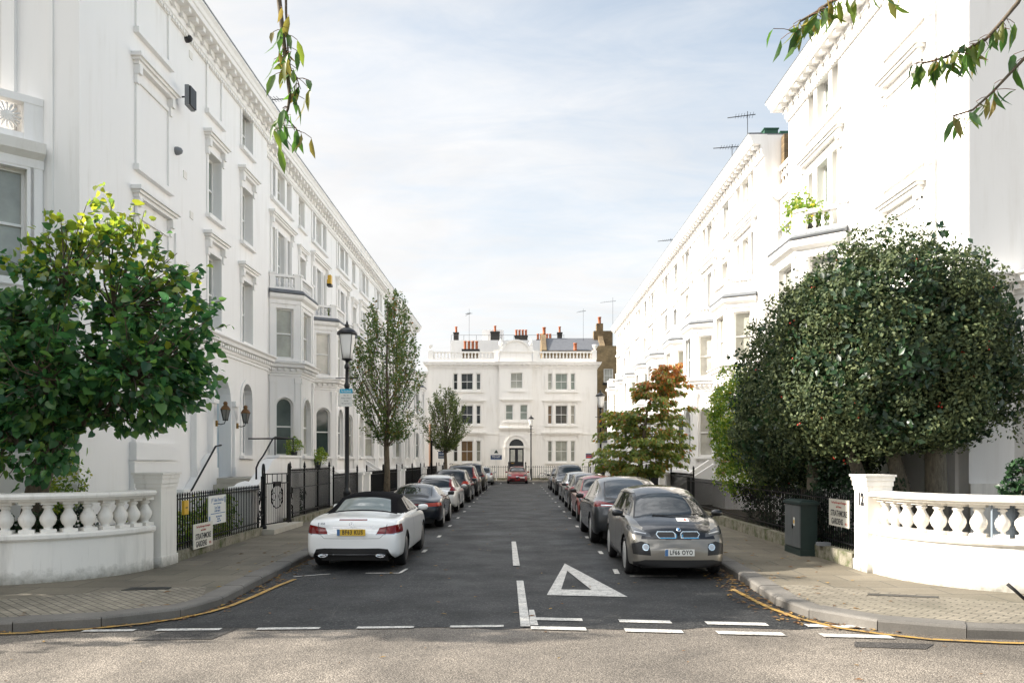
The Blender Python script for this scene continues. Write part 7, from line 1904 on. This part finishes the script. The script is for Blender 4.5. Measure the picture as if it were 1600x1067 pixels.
# ------------------------------------------------------------------ sky, sun, camera
SUN_EL = 29.5
LDIR = Vector((1.0, -0.035, 0)).normalized()           # horizontal travel of the light
el = R(SUN_EL)
W = bpy.data.worlds.new('World'); S.world = W; W.use_nodes = True
nt = W.node_tree; nt.nodes.clear()
out = nt.nodes.new('ShaderNodeOutputWorld'); bg = nt.nodes.new('ShaderNodeBackground')
sky = nt.nodes.new('ShaderNodeTexSky'); sky.sky_type = 'NISHITA'; sky.sun_disc = False
sky.sun_elevation = el; sky.sun_rotation = math.atan2(-LDIR.x, -LDIR.y)
sky.air_density = 1.0; sky.dust_density = 1.6; sky.ozone_density = 1.0
tc = nt.nodes.new('ShaderNodeTexCoord')
sep = nt.nodes.new('ShaderNodeSeparateXYZ'); nt.links.new(tc.outputs['Generated'], sep.inputs[0])
def wm(op, a, b=0.0, c=None):
    m = nt.nodes.new('ShaderNodeMath'); m.operation = op
    for i, v in enumerate((a, b) if c is None else (a, b, c)):
        if isinstance(v, bpy.types.NodeSocket): nt.links.new(v, m.inputs[i])
        else: m.inputs[i].default_value = v
    return m.outputs[0]
# clouds on a flat layer: direction divided by height
zc = wm('MAXIMUM', wm('ADD', sep.outputs[2], .12), .06)
cb = nt.nodes.new('ShaderNodeCombineXYZ'); nt.links.new(wm('DIVIDE', sep.outputs[0], zc), cb.inputs[0]); nt.links.new(wm('DIVIDE', sep.outputs[1], zc), cb.inputs[1])
def wn(scale, det, rough, mp):
    mpn = nt.nodes.new('ShaderNodeMapping'); mpn.inputs['Scale'].default_value = mp; mpn.inputs['Location'].default_value = (1.3,.4,0); nt.links.new(cb.outputs[0], mpn.inputs[0])
    n = nt.nodes.new('ShaderNodeTexNoise'); n.inputs['Scale'].default_value = scale; n.inputs['Detail'].default_value = det; n.inputs['Roughness'].default_value = rough; n.inputs['Distortion'].default_value = .6
    nt.links.new(mpn.outputs[0], n.inputs['Vector']); return n.outputs[0]
cl = wm('ADD', wm('MULTIPLY', wn(.75, 6, .6, (1,1.3,1)), .60), wm('MULTIPLY', wn(2.6, 8, .65, (1,2.2,1)), .40))
# thin veil thickens towards the sun side and the horizon
veil = wm('ADD', wm('MULTIPLY', sep.outputs[0], -.55), wm('MULTIPLY', wm('SUBTRACT', .55, sep.outputs[2]), .42))
cr = nt.nodes.new('ShaderNodeMapRange'); cr.inputs['From Min'].default_value = .22; cr.inputs['From Max'].default_value = .70
nt.links.new(wm('ADD', cl, veil), cr.inputs['Value'])
mix = nt.nodes.new('ShaderNodeMix'); mix.data_type = 'RGBA'
nt.links.new(wm('MULTIPLY', cr.outputs[0], .92), mix.inputs[0]); hs = nt.nodes.new('ShaderNodeHueSaturation'); hs.inputs['Saturation'].default_value = .72; hs.inputs['Value'].default_value = .58; hs.inputs['Hue'].default_value = .488; nt.links.new(sky.outputs[0], hs.inputs['Color']); nt.links.new(hs.outputs[0], mix.inputs[6]); 
# overhead cloud, out of view, brightened as added fill light for the facades
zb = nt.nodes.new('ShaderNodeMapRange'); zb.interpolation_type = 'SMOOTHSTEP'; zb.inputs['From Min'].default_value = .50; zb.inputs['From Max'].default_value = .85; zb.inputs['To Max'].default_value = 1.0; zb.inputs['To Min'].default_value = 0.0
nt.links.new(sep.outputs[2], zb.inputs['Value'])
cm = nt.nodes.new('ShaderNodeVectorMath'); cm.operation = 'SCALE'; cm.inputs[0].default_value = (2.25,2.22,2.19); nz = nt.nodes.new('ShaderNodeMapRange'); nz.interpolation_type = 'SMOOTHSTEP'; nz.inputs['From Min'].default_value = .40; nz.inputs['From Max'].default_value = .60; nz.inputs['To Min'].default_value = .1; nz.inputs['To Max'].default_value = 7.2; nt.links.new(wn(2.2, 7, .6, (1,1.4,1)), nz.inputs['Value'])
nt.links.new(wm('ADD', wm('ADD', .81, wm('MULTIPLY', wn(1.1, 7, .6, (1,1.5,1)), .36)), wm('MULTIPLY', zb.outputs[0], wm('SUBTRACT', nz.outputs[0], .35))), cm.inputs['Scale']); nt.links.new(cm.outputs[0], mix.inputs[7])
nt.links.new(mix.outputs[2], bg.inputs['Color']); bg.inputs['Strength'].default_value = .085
nt.links.new(bg.outputs[0], out.inputs[0])

sl_ = bpy.data.lights.new('sun', 'SUN'); sl_.energy = 2.25; sl_.angle = R(.6); sl_.color = (1.0,.93,.84)
so = bpy.data.objects.new('sun', sl_); COL.objects.link(so)
d = Vector((LDIR.x*math.cos(el), LDIR.y*math.cos(el), -math.sin(el)))
so.rotation_euler = d.to_track_quat('-Z','Y').to_euler(); so.location = (-30,10,30)

cam = bpy.data.cameras.new('camera'); co_ = bpy.data.objects.new('camera', cam); COL.objects.link(co_)
co_.location = (0,0,1.97); co_.rotation_euler = (R(90),0,0)
cam.sensor_fit = 'HORIZONTAL'; cam.sensor_width = 36; cam.lens = 1270/1600*36
cam.shift_x = -8/1600; cam.shift_y = (717.5-533.5)/1600; cam.clip_start = .1; cam.clip_end = 2000
S.camera = co_
S.render.resolution_x = 1024; S.render.resolution_y = 682
S.view_settings.view_transform = 'Standard'; S.view_settings.look = 'None'; S.view_settings.exposure = 2.40; S.view_settings.gamma = 1
